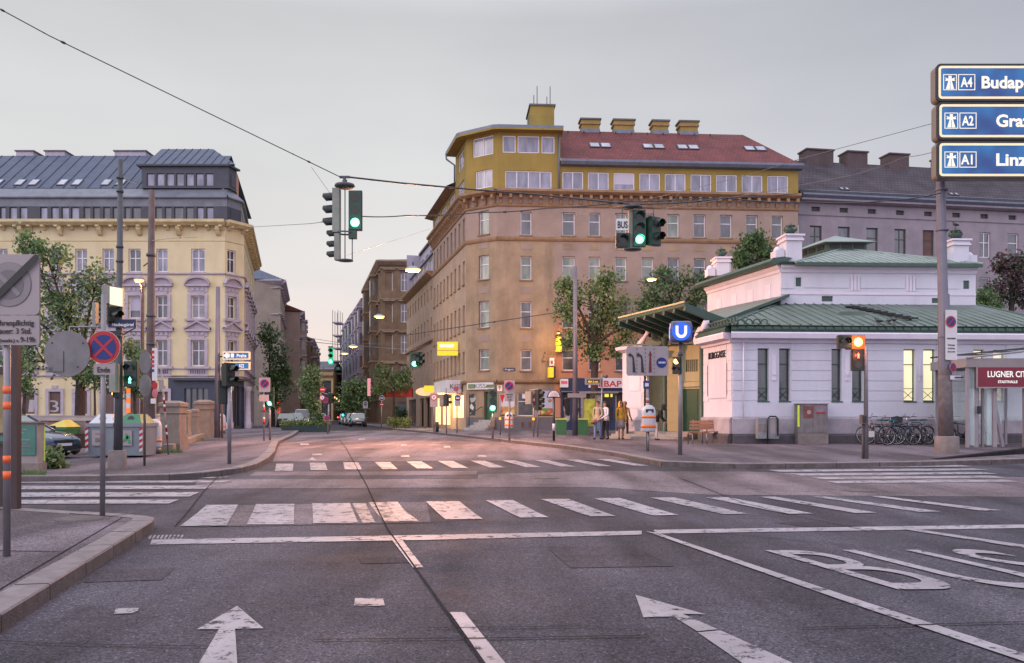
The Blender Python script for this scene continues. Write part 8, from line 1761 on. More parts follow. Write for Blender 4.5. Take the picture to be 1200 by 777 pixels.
# ================================================================== bicycles
m_tyre=M('rubber_black',(.015,.015,.016),.8,.2,5); m_sad=M('teal_saddle_cover',(.02,.14,.17),.5,.1,3)
m_f1=M('bike_frame_dark_blue',(.015,.03,.06),.3,.1,3,coat=.3); m_f2=M('bike_frame_silver',(.3,.3,.34),.3,.1,3,metal=.6); m_f3=M('bike_frame_black',(.02,.02,.025),.3,.1,3,coat=.3); m_f4=M('bike_frame_maroon',(.09,.02,.03),.3,.1,3,coat=.3)
m_chrome=M('bright_metal',(.45,.45,.48),.25,.1,4,metal=.9)
def bike(b0,yaw,fm,label,sad,lean=0,basket=False,step=False,steer=0):
    o=thing('bicycle',tuple(b0),label,'bicycle','bicycles parked along the station wall',rz=yaw); o.rotation_euler=(lean,0,yaw); WL[o.name]=Matrix.Translation(b0)@Matrix.Rotation(yaw,4,'Z')@Matrix.Rotation(lean,4,'X')
    Rw=.335
    for sx in (-.52,.54):
        b=MB(); pts=[(sx+Rw*math.cos(a),0,Rw+.01+Rw*math.sin(a)) for a in np.linspace(0,2*PI,25)]; b.tube(pts,.02,m_tyre,6,caps=False); w_=b.build('wheel',o,local=True)
        b=MB(); pts=[(sx+(Rw-.03)*math.cos(a),0,Rw+.01+(Rw-.03)*math.sin(a)) for a in np.linspace(0,2*PI,25)]; b.tube(pts,.010,m_chrome,5,caps=False)
        for k in range(12): a=2*PI*k/12; b.tube([(sx,0,Rw+.01),(sx+(Rw-.03)*math.cos(a),0,Rw+.01+(Rw-.03)*math.sin(a))],.0025,m_chrome,3,caps=False)
        b.tube([(sx,-.05,Rw+.01),(sx,.05,Rw+.01)],.02,m_chrome,8); b.build('rim',w_,local=True)
        b=MB(); pts=[(sx+(Rw+.045)*math.cos(a),0,Rw+.01+(Rw+.045)*math.sin(a)) for a in np.linspace(R(20) if sx<0 else R(30),R(170) if sx<0 else R(150),12)]
        for i in range(len(pts)-1): b.bar(pts[i],pts[i+1],.055,.006,fm)
        b.build('mudguard',o,local=True)
    bb=(-.08,0,.30); st=(-.22,0,.78); hd=(.33,0,.82); hb=(.38,0,.62); rw=(-.52,0,.345)
    b=MB(); 
    for p_,q_,r_ in ((bb,st,.018),(hd,hb,.02),(bb,hb,.020),(rw,bb,.012),(rw,(-.20,0,.72),.010)): b.tube([p_,q_],r_,fm,8)
    if not step: b.tube([(-.205,0,.73),(.34,0,.79)],.017,fm,8)
    else: b.tube([(-.14,0,.48),(.36,0,.72)],.016,fm,8)
    b.tube([hb,(.42,.04,.5),(.54,.045,.345)],.012,fm,6); b.tube([hb,(.42,-.04,.5),(.54,-.045,.345)],.012,fm,6); b.build('frame',o,local=True)
    b=MB(); b.tube([hd,(.30,0,.98),(.36,0,1.0)],.014,m_chrome,7); cs,sn=math.cos(steer),math.sin(steer); b.tube([(.36+x_*cs-y_*sn,x_*sn+y_*cs,z_) for x_,y_,z_ in ((-.12,-.30,1.0),(0,-.22,1.03),(.02,0,1.0),(0,.22,1.03),(-.12,.30,1.0))],.012,m_f3,7); b.tube([(.36,.22,1.02),(.33,.25,1.14)],.008,m_blk,5); b.lathe((.33,.25,1.12),[(0,-.02),(.035,0),(0,.03)],m_chrome,8); b.build('handlebar',o,local=True)
    b=MB(); b.tube([st,(-.245,0,.90)],.013,m_chrome,7); b.mesh([(-.40,-.09,.93),(-.40,.09,.93),(-.22,.05,.93),(-.10,.02,.92),(-.10,-.02,.92),(-.22,-.05,.93),(-.40,-.085,.88),(-.40,.085,.88),(-.22,.045,.88),(-.10,.018,.89),(-.10,-.018,.89),(-.22,-.045,.88)],[(0,5,4,3,2,1),(6,7,8,9,10,11),(0,1,7,6),(1,2,8,7),(2,3,9,8),(3,4,10,9),(4,5,11,10),(5,0,6,11)],sad); b.build('saddle',o,local=True)
    b=MB(); b.lathe((0,0,0),[(0,-.01),(.09,-.01),(.09,.01),(0,.01)],m_f3,14,T=Matrix.Translation((-.08,-.05,.30))@Matrix.Rotation(R(90),4,'X')); b.tube([(-.08,-.06,.30),(.02,-.07,.17)],.01,m_chrome,5); b.tube([(-.08,.06,.30),(-.18,.07,.43)],.01,m_chrome,5); b.box(-.02,.07,-.13,-.06,.155,.175,m_tyre); b.box(-.22,-.13,.06,.13,.42,.44,m_tyre); b.tube([(-.08,-.05,.38),(-.52,-.05,.38)],.005,m_blk,4); b.tube([(-.08,-.05,.22),(-.52,-.05,.31)],.005,m_blk,4); b.build('crank',o,local=True)
    b=MB(); b.box(-.78,-.34,-.06,.06,.74,.755,m_f3); b.tube([(-.7,.05,.74),(-.52,.05,.35)],.006,m_f3,4); b.tube([(-.7,-.05,.74),(-.52,-.05,.35)],.006,m_f3,4); b.build('carrier',o,local=True)
    if basket: b=MB(); b.mesh([(.42,-.15,.80),(.66,-.15,.80),(.66,.15,.80),(.42,.15,.80),(.40,-.19,1.02),(.72,-.19,1.02),(.72,.19,1.02),(.40,.19,1.02)],[(0,3,2,1),(0,1,5,4),(1,2,6,5),(2,3,7,6),(3,0,4,7)],m_dmast); b.build('basket',o,local=True,)
    return o
bk=[(1033,518.0,R(168),m_f4,'maroon bicycle with upright handlebar, leftmost of the row',m_tyre,R(8),False,False,.4),(1041,517.2,R(30),m_f3,'black bicycle second in the row, leaning on its neighbour',m_sad,R(-8),False,True,.3),(1055,518.6,R(12),m_f1,'dark blue bicycle with teal saddle in front of the row',m_sad,R(-4),False,False,.6),(1066,516.5,R(200),m_f3,'black bicycle with front basket behind the dark blue one',m_sad,R(6),True,True,.2),(1075,517.6,R(-160),m_f2,'silver bicycle with a teal saddle left of the big mast',m_sad,R(5),False,False,.2),(1091,517,R(15),m_f2,'silver step through bicycle just left of the big mast',m_sad,R(-5),False,True,.5),(1127,516.8,R(170),m_f3,'black bicycle between the big mast and the kiosk',m_tyre,R(5),True,False,.5),(1136,515.8,R(25),m_f1,'dark blue bicycle half hidden behind the kiosk post',m_sad,R(-5),False,False,.3)]
for (x_,y_,yw,fm,lb,sd_,le,ba,stp,ste) in bk: bike(G(x_,y_+3.2,K),yw,fm,lb,sd_,le,ba,stp,ste)
for i,(x_,w_,lb) in enumerate(((1021,8,'steel hoop with a white plate left of the bicycles'),(1073,14,'dark steel hoop stand between the bicycles'),(1118,9,'steel hoop stand right of the big mast'))):
    b0=G(x_,521.2,K); s=b0.y/1000; o=thing('bicycle_stand',tuple(b0),lb,'bicycle stand','bicycle hoop stands'); w=w_*s/2; h=.82
    b=MB(); b.tube([(b0.x-w,b0.y,b0.z),(b0.x-w,b0.y,b0.z+h-.1),(b0.x-w+.08,b0.y,b0.z+h),(b0.x+w-.08,b0.y,b0.z+h),(b0.x+w,b0.y,b0.z+h-.1),(b0.x+w,b0.y,b0.z)],.024,m_dmast if i else m_steel,8); b.build('hoop',o)
    if i==0: b=MB(); b.box(b0.x-w+.02,b0.x+w-.02,b0.y-.03,b0.y-.024,b0.z+.28,b0.z+.5,m_signw); b.build('plate',o)

# ================================================================== cars
m_cg=M('car_glass',(.02,.025,.03),.08,.1,2,spec=1.0,coat=.5); m_hl=M('headlamp_glass',(.55,.56,.6),.15,.1,4,spec=.8); m_tl=M('tail_lamp',(.35,.01,.01),.2,.1,4)
def car(b0,yaw,paint,label,L_=4.1,W=1.72,H=1.46,grp='cars parked in the side street',van=False):
    o=thing('parked_car',tuple(b0),label,'car',grp,rz=yaw); hw=W/2
    secs=[(-L_/2,.30,.62,.80),(-L_/2+.12,.20,.86,.93),(-L_/2+.5,.18,.92,.98),(-.5,.18,.90,1.0),(.55,.18,.90,1.0),(L_/2-1.0,.18,.90,.99),(L_/2-.35,.20,.80,.95),(L_/2-.08,.24,.66,.86),(L_/2,.32,.55,.74)]
    def ring(x,z0,z1,wf):
        w=hw*wf; return [(x,-w*.92,z0),(x,-w,z0+.12),(x,-w,(z0+z1)/2),(x,-w*.95,z1-.06),(x,-w*.82,z1),(x,0,z1+.03),(x,w*.82,z1),(x,w*.95,z1-.06),(x,w,(z0+z1)/2),(x,w,z0+.12),(x,w*.92,z0)]
    b=MB(); vs=[];n=11
    for s_ in secs: vs+=ring(*s_)
    fs=[(i*n+k,i*n+(k+1)%n,(i+1)*n+(k+1)%n,(i+1)*n+k) for i in range(len(secs)-1) for k in range(n)]+[tuple(range(n))[::-1],tuple(range((len(secs)-1)*n,len(secs)*n))]
    b.mesh(vs,fs,paint,True); bd=b.build('body',o,local=True)
    def cab(z,xf,xr,w): return [(xr,-w,z),(xf,-w,z),(xf,w,z),(xr,w,z)]
    xf,xr=(L_/2-1.05,-L_/2+.35); A=cab(.9,xf,xr,hw*.93); Bq=cab(H-.06,xf-(.75 if not van else .35),xr+(.35 if not van else .1),hw*.74); b=MB(); b.mesh(A+Bq,[(0,1,5,4),(1,2,6,5),(2,3,7,6),(3,0,4,7)],m_cg); b.build('window_band',o,local=True)
    b=MB(); C_=cab(H-.065,xf-.74,xr+.34,hw*.75); D_=cab(H,xf-.9,xr+.5,hw*.62); b.mesh(C_+D_,[(0,1,5,4),(1,2,6,5),(2,3,7,6),(3,0,4,7),(4,5,6,7),(3,2,1,0)],paint,False)
    for s in (-1,1):
        for (xa_,xb_) in ((xf,xf-.75),(xr,xr+.35),(0,0),): b.bar((xa_,s*hw*.935,.9),(xb_,s*hw*.75,H-.05),.07,.05,paint)
    b.build('roof',o,local=True)
    for sx in (-L_/2+.72,L_/2-.78):
        for s in (-1,1):
            b=MB(); b.lathe((0,0,0),[(.0,-.09),(.2,-.1),(.31,-.09),(.32,.0),(.31,.09),(0,.09)],m_tyre,20,T=Matrix.Translation((sx,s*(hw-.10),.32))@Matrix.Rotation(R(90),4,'X')); w_=b.build('wheel',o,local=True); b=MB(); b.lathe((0,0,0),[(0,-.012),(.19,-.012),(.2,.0),(0,.012)],m_chrome,12,T=Matrix.Translation((sx,s*(hw+.0),.32))@Matrix.Rotation(R(90),4,'X')); b.build('rim',w_,local=True)
    for s in (-1,1):
        b=MB(); x=L_/2-.10; b.mesh([(x-.22,s*hw*.86,.60),(x+.06,s*hw*.45,.58),(x+.03,s*hw*.45,.70),(x-.22,s*hw*.86,.76),(x-.38,s*hw*.83,.60),(x-.38,s*hw*.83,.74)],[(0,1,2,3),(4,0,3,5),(3,2,5),(0,4,1)],m_hl); b.build('headlight',o,local=True)
        b=MB(); x=-L_/2-.012; b.box(x,x+.25,s*hw*.82-.09,s*hw*.82+.06,.62,.78,m_tl); b.build('tail_light',o,local=True)
        b=MB(); b.box(L_/2-1.35,L_/2-1.2,s*(hw+.02),s*(hw+.16),.93,1.05,paint) if s>0 else b.box(L_/2-1.35,L_/2-1.2,s*(hw+.16),s*(hw+.02),.93,1.05,paint); b.build('mirror',o,local=True)
    b=MB(); x=L_/2+.012; b.box(x-.06,x,-hw*.4,hw*.4,.50,.60,m_blk); b.box(x-.05,x+.01,-hw*.7,hw*.7,.30,.40,m_blk); b.build('grille',o,local=True); b=MB(); b.box(x,x+.015,-.26,.26,.41,.5,m_signw); b.build('number_plate',o,local=True); b=MB(); b.box(-L_/2-.02,-L_/2-.0,-.26,.26,.5,.6,m_signw); b.build('number_plate',o,local=True)
    return o
def paint(n,c): return M(n,c,.25,.03,1,metal=.2,spec=.6,coat=.8)
p_blue=paint('paint_dark_blue',(.012,.025,.07)); p_sil=paint('paint_silver',(.14,.14,.15)); p_gry=paint('paint_grey',(.06,.06,.07)); p_whi=paint('paint_white',(.26,.26,.26)); p_blk=paint('paint_black',(.015,.015,.018)); p_bei=paint('paint_beige',(.28,.23,.17))
car(Vector((P(80,0,23.5).x-2.05,23.9,g(23.9)+.012+K)),R(-14),p_blue,'dark blue car with its front end showing beside the poster box',grp=None).scale=(1,1,.84)
for (px_,d_,pt_,lb,yw) in ((419,92,p_gry,'grey parked car nearest in the right row of the street',R(-76)),(414,99,p_sil,'silver parked car second in the right row of the street',R(-76)),(409.5,106,p_bei,'beige parked car third in the right row of the street',R(-76)),(405,114,p_whi,'white parked car last in the right row of the street',R(-76)),
    (346,86,p_blk,'black parked car behind the left end of the planter',R(-75)),(354,95,p_whi,'white parked van left of the planter tree',R(-75)),(374,100,p_sil,'silver parked car seen above the planter plants',R(-75)),(335,80,p_blk,'black parked car nearest in the left row, before the grey house',R(-75))):
    car(Vector((P(px_,0,d_).x,d_,g(d_)+.004)),yw,pt_,lb,H=1.9 if 'van' in lb else 1.46,van='van' in lb)
o=thing('tail_light',tuple(P(396,489,130)),'lit red tail light of a vehicle far down the street','lamp'); o.name='rear_lamp'; WL[o.name]=WL.get(o.name,Matrix.Translation(P(396,489,130))); b=MB(); b.disc(P(396,489,130),FRONT,.12,.1,emis('red_tail_lit',(1,.1,.05),5),10); b.build('lens',o)
# motor scooter by the containers
b0=G(99,532,K); o=thing('motor_scooter',tuple(b0),'small black scooter parked left of the grey containers','scooter'); X,Y,Z=b0
for sx in (-.5,.55): b=MB(); b.lathe((0,0,0),[(0,-.05),(.2,-.05),(.22,0),(.2,.05),(0,.05)],m_tyre,14,T=Matrix.Translation((X+sx*.2,Y+sx*.75,Z+.22))@Matrix.Rotation(R(75),4,'Z')@Matrix.Rotation(R(90),4,'X')); b.build('wheel',o)
Tm=Matrix.Translation(b0)@Matrix.Rotation(R(75),4,'Z')@Matrix.Scale(.78,4)
b=MB(); b.prism([(-.75,.45),(-.7,.7),(-.1,.72),(.05,.35),(.35,.32),(.42,.85),(.52,.85),(.60,.40),(.55,.25),(-.5,.22)],-.14,.14,m_blk,T=lambda v:Tm@Vector((v.x,v.z,v.y))); b.build('body',o); b=MB(); b.prism([(-.7,.71),(-.1,.73),(-.1,.79),(-.7,.80)],-.13,.13,m_tyre,T=lambda v:Tm@Vector((v.x,v.z,v.y))); b.build('saddle',o); b=MB(); b.tube([Tm@Vector((.45,-.3,.95)),Tm@Vector((.47,0,.9)),Tm@Vector((.45,.3,.95))],.02,m_blk,6); b.disc(Tm@Vector((.56,0,.80)),Tm.to_3x3()@Vector((1,0,0)),.09,.05,m_hl,12); b.build('handlebar',o)

# ================================================================== people
def skinmat(n,c,r=.6): return M(n,c,r,.06,6)
sk=skinmat('skin',(.36,.20,.14)); hair_b=M('dark_brown_hair',(.03,.018,.013),.6,.3,20,bump=.5); hair_l=M('light_brown_hair',(.16,.09,.05),.6,.3,20,bump=.5)
def person(b0,H,yaw,label,top,bottom,shoe,hair,stride=.18,lean=0.0,arms=((-.05,.1),(.05,.1)),skirt=None,hood=None,longhair=False,sleeves=True,extra=None,backpack=None):
    o=thing('person',tuple(b0),label,'person','people at the station forecourt' if False else None,rz=yaw); s=H/1.75
    # joints in local space, facing -Y
    hipz=.92*s; J={}
    def j(n,x,y,z,r): J[n]=(Vector((x,y,z)),r*s)
    ly=-lean
    def lz(z): return (z-hipz)
    def up(x,y,z): # rotate above hip by lean about x axis
        v=Vector((x,y,z-hipz)); v=Matrix.Rotation(lean,3,'X')@v; return (v.x,v.y,v.z+hipz)
    a=stride*s
    j('pel',0,0,hipz,.135); j('waist',*up(0,-.0,1.08*s),.115); j('chest',*up(0,-.01,1.28*s),.135); j('neckb',*up(0,.01,1.44*s),.075); j('neck',*up(0,-.0,1.51*s),.052); j('jaw',*up(0,-.035*s,1.56*s),.062); j('head',*up(0,-.01*s,1.66*s),.088); j('crown',*up(0,.005,1.71*s),.07)
    for sd,yy in ((-1,-a),(1,a)):
        k='L' if sd<0 else 'R'
        j('hip'+k,sd*.09*s,0,.88*s,.10); j('knee'+k,sd*.10*s,yy*.45-.03,.49*s,.062); j('ank'+k,sd*.10*s,yy,.10*s,.042); j('heel'+k,sd*.10*s,yy+.03*s,.045*s,.042); j('toe'+k,sd*.12*s,yy-.15*s,.035*s,.034)
        ax,ay=arms[0] if sd<0 else arms[1]
        sh=up(sd*.17*s,0,1.42*s); j('sh'+k,*sh,.062); el=(sh[0]+sd*.045*s,sh[1]+.03*s-ay*.3,sh[2]-.28*s); j('el'+k,*el,.045); wr=(el[0]+ax*sd*-1,el[1]-ay*1.2-.05*s,el[2]-(.25-.12*min(1,abs(ay)*3))*s); j('wr'+k,*wr,.030); hd=Vector(wr)+(Vector(wr)-Vector(el)).normalized()*.08*s; j('hd'+k,*hd,.036)
    names=list(J); E=[('pel','waist'),('waist','chest'),('chest','neckb'),('neckb','neck'),('neck','jaw'),('jaw','head'),('head','crown')]
    for k in 'LR': E+=[('pel','hip'+k),('hip'+k,'knee'+k),('knee'+k,'ank'+k),('ank'+k,'heel'+k),('heel'+k,'toe'+k),('neckb','sh'+k),('sh'+k,'el'+k),('el'+k,'wr'+k),('wr'+k,'hd'+k)]
    me=bpy.data.meshes.new('p'); me.from_pydata([tuple(J[n][0]) for n in names],[(names.index(p),names.index(q)) for p,q in E],[]); ob=bpy.data.objects.new('p',me); col.objects.link(ob)
    md=ob.modifiers.new('s','SKIN'); md.branch_smoothing=.6
    if not me.skin_vertices: 
        bm=bmesh.new(); bm.from_mesh(me); bm.verts.layers.skin.verify(); bm.to_mesh(me); bm.free()
    for i,n in enumerate(names):
        r=J[n][1]; fx=1.0
        me.skin_vertices[0].data[i].radius=(r*(1.25 if n in('chest','waist','pel') else 1),r*(.85 if n in('chest','waist','pel') else 1)); me.skin_vertices[0].data[i].use_root=(n=='pel')
    sb=ob.modifiers.new('d','SUBSURF'); sb.levels=2; sb.render_levels=2
    m2=bpy.data.meshes.new_from_object(ob.evaluated_get(bpy.context.evaluated_depsgraph_get())); bpy.data.objects.remove(ob)
    mats=[sk,top,bottom,shoe]; bone={}
    def seg(p,q,c): 
        ab=q-p; t=max(0,min(1,(c-p).dot(ab)/ab.length_squared)); return (c-p-ab*t).length
    cls=[]
    for (p,q) in E:
        if p[:2] in('ne','ja','he') and p!='neckb' and not p.startswith('heel'): m=0
        elif p=='neckb' and q=='neck': m=0
        elif p.startswith('wr'): m=0
        elif p.startswith('el'): m=1 if sleeves else 0
        elif p.startswith(('sh','neckb','chest','waist')) : m=1
        elif p=='pel' and q=='waist': m=1
        elif p.startswith(('ank','heel')): m=3
        else: m=2
        cls.append((J[p][0],J[q][0],m,(J[p][1]+J[q][1])/2))
    b=MB()
    vs=[v.co.copy() for v in m2.vertices]
    for f in m2.polygons:
        c=f.center; best=min(cls,key=lambda k:seg(k[0],k[1],c)-k[3]*.8); b.m.append(b.mi(mats[best[2]])); b.f.append(tuple(f.vertices)); b.sm.append(True)
    b.v=[tuple(v) for v in vs]
    hd_=J['head'][0]; fw=Vector(up(0,-1,hipz))-Vector(up(0,0,hipz)); fw.normalize()
    b.tube([hd_+fw*.075*s,hd_+fw*.108*s-Vector((0,0,.03*s)),hd_+fw*.08*s-Vector((0,0,.04*s))],[.012*s,.014*s,.01*s],sk,6)
    for sd in (-1,1): b.tube([hd_+Vector((sd*.083*s,0,.01)),hd_+Vector((sd*.095*s,.01,-.03*s))],[.014*s,.012*s],sk,6); b.disc(hd_+fw*.087*s+Vector((sd*.032*s,0,-.004)),fw,.011*s,.004,m_blk,8)
    b.face([hd_+fw*.085*s+Vector((x_*s,0,z_*s)) for x_,z_ in ((-.02,-.062),(.02,-.062),(.015,-.07),(-.015,-.07))],M('lips',(.30,.09,.08),.5,.05,5))
    for k,sd in (('L',-1),('R',1)):
        w=J['wr'+k][0]; h_=J['hd'+k][0]; dr=(h_-w).normalized(); side=dr.cross(Vector((0,1,0))).normalized()
        for i,ln in enumerate((.058,.068,.072,.062)):
            r0=h_+dr*.012*s+side*(i-1.5)*.018*s; b.tube([r0,r0+dr*ln*.55*s,r0+dr*ln*.9*s+Vector((0,-.018*s,0))],[.010*s,.009*s,.006*s],sk,5)
        b.tube([w+dr*.03*s+side*.03*s,w+dr*.07*s+side*.052*s],[.011*s,.008*s],sk,5)
    body=b.build('body',o,local=True,fix=False)
    # hair
    hb=MB(); cols_=[]; n=14; prof=[(.0,.115),(.06,.10),(.088,.06),(.100,.0),(.098,-.05)]
    vs=[];fs=[]
    for i,(r_,z_) in enumerate(prof):
        for k in range(n):
            a_=2*PI*k/n; y_=math.sin(a_); drop=z_ if y_>-.35 else max(z_,.035); vs.append(hd_+Vector((r_*s*math.cos(a_)*.98,r_*s*y_*1.05+.012*s,drop*s)))
    for i in range(len(prof)-1):
        for k in range(n): fs.append((i*n+k,i*n+(k+1)%n,(i+1)*n+(k+1)%n,(i+1)*n+k))
    hb.mesh(vs,fs,hair,True)
    if longhair: hb.tube([hd_+Vector((0,.06*s,-.02)),hd_+Vector((0,.09*s,-.14*s)),hd_+Vector((0,.08*s,-.28*s))],[.07*s,.08*s,.04*s],hair,8)
    hb.build('hair',o,local=True,fix=False)
    if hood:
        b=MB(); vs=[];fs=[]; prof=[(.0,.135),(.08,.115),(.115,.05),(.120,-.04),(.125,-.12),(.14,-.17)]
        for (r_,z_) in prof:
            for k in range(n+1): a_=R(-50)+R(280)*k/n; vs.append(hd_+Vector((r_*s*math.cos(a_),r_*s*math.sin(a_)+.01,z_*s)))
        for i in range(len(prof)-1):
            for k in range(n): fs.append((i*(n+1)+k,i*(n+1)+k+1,(i+1)*(n+1)+k+1,(i+1)*(n+1)+k))
        b.mesh(vs,fs,hood,True); b.build('hood',o,local=True,fix=False)
    if skirt:
        b=MB(); b.lathe((0,0,0),[(.135*s,1.02*s),(.17*s,.9*s),(.20*s,.7*s),(.215*s,.5*s),(.20*s,.5*s)],skirt,18,T=Matrix.Scale(.85,4,(0,1,0))); b.build('skirt',o,local=True,fix=False)
    # collar, hem: jacket hem ring
    b=MB(); b.lathe((0,0,0),[(.155*s,1.10*s),(.172*s,1.0*s),(.178*s,.86*s),(.165*s,.86*s)],top,18,T=Matrix.Scale(.8,4,(0,1,0))); b.build('jacket_hem',o,local=True,fix=False)
    return o
def cloth(n,c,**k): return M(n,c,.85,.15,5,bump=.4,**k)
jeans=cloth('blue_jeans',(.12,.18,.34)); beige_j=cloth('beige_jacket',(.30,.25,.20)); white_s=cloth('white_shirt',(.52,.52,.58)); blackt=cloth('black_trousers',(.02,.02,.025)); must=cloth('mustard_hoodie',(.42,.23,.03)); plaid=pattern_mat('grey_checked_cloth',(.22,.18,.18),(.13,.10,.11),(.32,.28,.28),14,bw=.5,bh=.5,mortar=.06,bump=.1); shoe_b=cloth('dark_shoe',(.025,.02,.02)); greyt=cloth('pale_trousers',(.35,.33,.36)); blackj=cloth('black_hooded_jacket',(.012,.012,.016)); brownj=cloth('brown_jacket',(.20,.11,.05))
pp1=G(700.5,515,K); person(pp1,1.72,R(-25),'person in a beige jacket and blue jeans carrying a dark backpack, leftmost of the group',beige_j,jeans,shoe_b,hair_b,stride=.12,arms=((.05,.05),(.1,.12)))
person(G(710,515,K),1.70,R(-55),'person in a white shirt and black trousers looking down, beside the beige jacket',white_s,blackt,shoe_b,hair_b,stride=.05,lean=R(4),arms=((.12,.2),(.12,.2)))
person(G(727.5,514.8,K),1.70,R(12),'person in a mustard hooded top and grey checked skirt facing the street',must,sk,shoe_b,hair_l,stride=.06,hood=must,skirt=plaid,arms=((.0,.04),(.0,.04)))
person(G(732.5,513.9,K),1.72,R(160),'person in a brown jacket half hidden behind the mustard hooded one',brownj,blackt,shoe_b,hair_l,stride=.04,longhair=True)
person(G(769,515.8,K),1.62,R(70),'person in a black hooded jacket bending forward behind the litter bin',blackj,greyt,shoe_b,hair_b,stride=.05,lean=R(28),hood=blackj)
# bags
def bag(name,c,w,d_,h,mat,label,yaw=0):
    o=thing(name,tuple(c),label,'bag',rz=yaw); bm=bmesh.new(); bmesh.ops.create_cube(bm,size=1); bmesh.ops.bevel(bm,geom=bm.edges[:],offset=.22,segments=3,affect='EDGES'); b=MB(); b.mesh([(v.co.x*w,v.co.y*d_,v.co.z*h) for v in bm.verts],[tuple(v.index for v in f.verts) for f in bm.faces],mat,True); bm.free(); b.build('bag_body',o,local=True)
    b=MB()
    for s in (-1,1): b.tube([(s*w*.3,-d_*.4,h*.4),(s*w*.34,-d_*1.2,h*.35),(s*w*.34,-d_*1.3,-.1*h),(s*w*.3,-d_*.45,-h*.35)],.015,mat,5)
    b.build('strap',o,local=True); return o
n1=Matrix.Rotation(R(-25),3,'Z')@Vector((0,1,0)); bag('backpack',pp1+Vector((0,0,1.22))+n1*.22,.30,.18,.44,M('dark_grey_nylon',(.035,.03,.04),.7,.1,6),'dark grey backpack worn over the beige jacket',yaw=R(-25))
bag('handbag',pp1+Vector((-.22,-.12,.78)),.22,.1,.2,sk if 0 else M('tan_leather',(.25,.13,.08),.6,.1,6),'tan handbag held by the person in the beige jacket')
n5=Matrix.Rotation(R(70),3,'Z')@Vector((0,1,0)); bag('backpack',G(769,515.8,K)+Vector((0,0,1.15))+n5*.16+Vector((.0,0,0)),.34,.2,.48,blackt,'black backpack on the bending person behind the litter bin',yaw=R(70))

# ================================================================== pigeons
m_pig=M('pigeon_grey',(.06,.06,.075),.7,.3,30)
def pigeon(p,yaw,label,s=1.0):
    o=thing('pigeon',tuple(p),label,'bird','pigeons on the station',rz=yaw)
    b=MB(); prof=[(-.17,.10,.012),(-.10,.11,.035),(-.03,.115,.058),(.04,.13,.060),(.09,.165,.038),(.105,.20,.026),(.12,.225,.026),(.145,.232,.012),(.165,.225,.003)]
    b.tube([(x*s,0,z*s) for x,z,r in prof],[r*s for x,z,r in prof],m_pig,10)
    for y_ in (-.025,.025): b.tube([(.0,y_*s,.07*s),(.0,y_*s,.0)],.006*s,m_rust,5); b.tube([(.0,y_*s,.004),(.03*s,y_*s,.004)],.005*s,m_rust,4)
    b.build('body',o,local=True,fix=False)
    for s_ in (-1,1): w=MB(); w.tube([(.05*s,s_*.048*s,.135*s),(-.05*s,s_*.055*s,.12*s),(-.15*s,s_*.025*s,.105*s)],[.025*s,.03*s,.008*s],m_f3,6); w.build('wing',o,local=True,fix=False)
for (x_,o_,yw,lb) in ((1028,.12,R(160),'pigeon furthest left on the station roof edge'),(1042,.0,R(30),'dark pigeon in the middle on the station roof edge'),(1050,-.15,R(100),'upright pigeon right on the station roof edge')):
    t=(.3+.35-o_*0)/1; q_=fP.p(fP.u(x_),.0+o_,0); f_=(.3-o_)/4.7; pigeon(Vector((q_.x,q_.y,zre+(zra-zre)*f_+.02)),yw,lb,1.1)
uq=fA1.p((fA1.u(1119)+fA1.u(1137))/2,-.55,za(277)+.58); pigeon(uq,R(200),'pigeon perched on the urn of the right station turret',1.2)

# ================================================================== wires and hanging lamps
m_wire=M('wire_dark',(.03,.03,.035),.5,.1,3); m_wireg=M('wire_grey',(.11,.11,.12),.5,.1,3)
def wire(label,pts,r=.012,sag=0.0,beads=(),mat=None,n=14,name='overhead_wire'):
    """pts: list of (px,py,depth); straight spans with a slight sag"""
    W3=[P(*p) for p in pts]; out=[W3[0]]
    for a,b_ in zip(W3,W3[1:]):
        for k in range(1,n+1): t=k/n; out.append(a.lerp(b_,t)-Vector((0,0,sag*4*t*(1-t))))
    o=thing(name,tuple(W3[0]),label,'wire','overhead wires and cables'); b=MB(); b.tube(out,r,mat or m_wire,5); b.build('cable',o,fix=False)
    for (t,s) in beads:
        i=min(len(out)-2,int(t*(len(out)-1))); f=t*(len(out)-1)-i; c=out[i].lerp(out[i+1],f); dr=(out[i+1]-out[i]).normalized()
        b=MB(); b.tube([c-dr*s,c-dr*s*.3,c+dr*s*.3,c+dr*s],[r,s*.45,s*.45,r],m_wire,8); b.build('insulator',o,fix=False)
    return o
wire('long span wire from the top left corner down to the left hanging signal',[(-60,-22,16),(58,42,17),(404,210,20)],.011,.0,((.26,.05),(.52,.06),(.47,.03),(.55,.03),(.93,.05),(.9,.03)),mat=m_wire)
wire('double cable running from the left hanging signal across the ochre attic',[(404,207,20),(470,214.5,20.5),(552,222,21),(640,229,21),(735,239,20.3)],.022,.0,((.12,.05),(.33,.05),(.55,.06)))
wire('lower cable from the left signal to the cornice of the tan building',[(417,253,20),(476,252.5,21),(560,249,22),(640,244,21.5),(735,236,20.2),(800,233,22),(935,227,24)],.014,.03,((.4,.06),(.44,.04)))
wire('thick cable crossing in front of the cornice to the right mast',[(735,239,20),(850,232,22),(950,237,24),(1040,235,25.5),(1103,226,25.8)],.018,.05,((.35,.06),(.8,.05)))
wire('thin wire rising past the grey roof to the motorway sign mast',[(640,262,40),(870,207,33),(935,187,30),(1099,143,25.9)],.010,.0,mat=m_wireg)
wire('second thin wire rising in front of the grey roof',[(770,246,40),(1000,205,30),(1060,184,27),(1100,176,25.9)],.010,.04,mat=m_wireg)
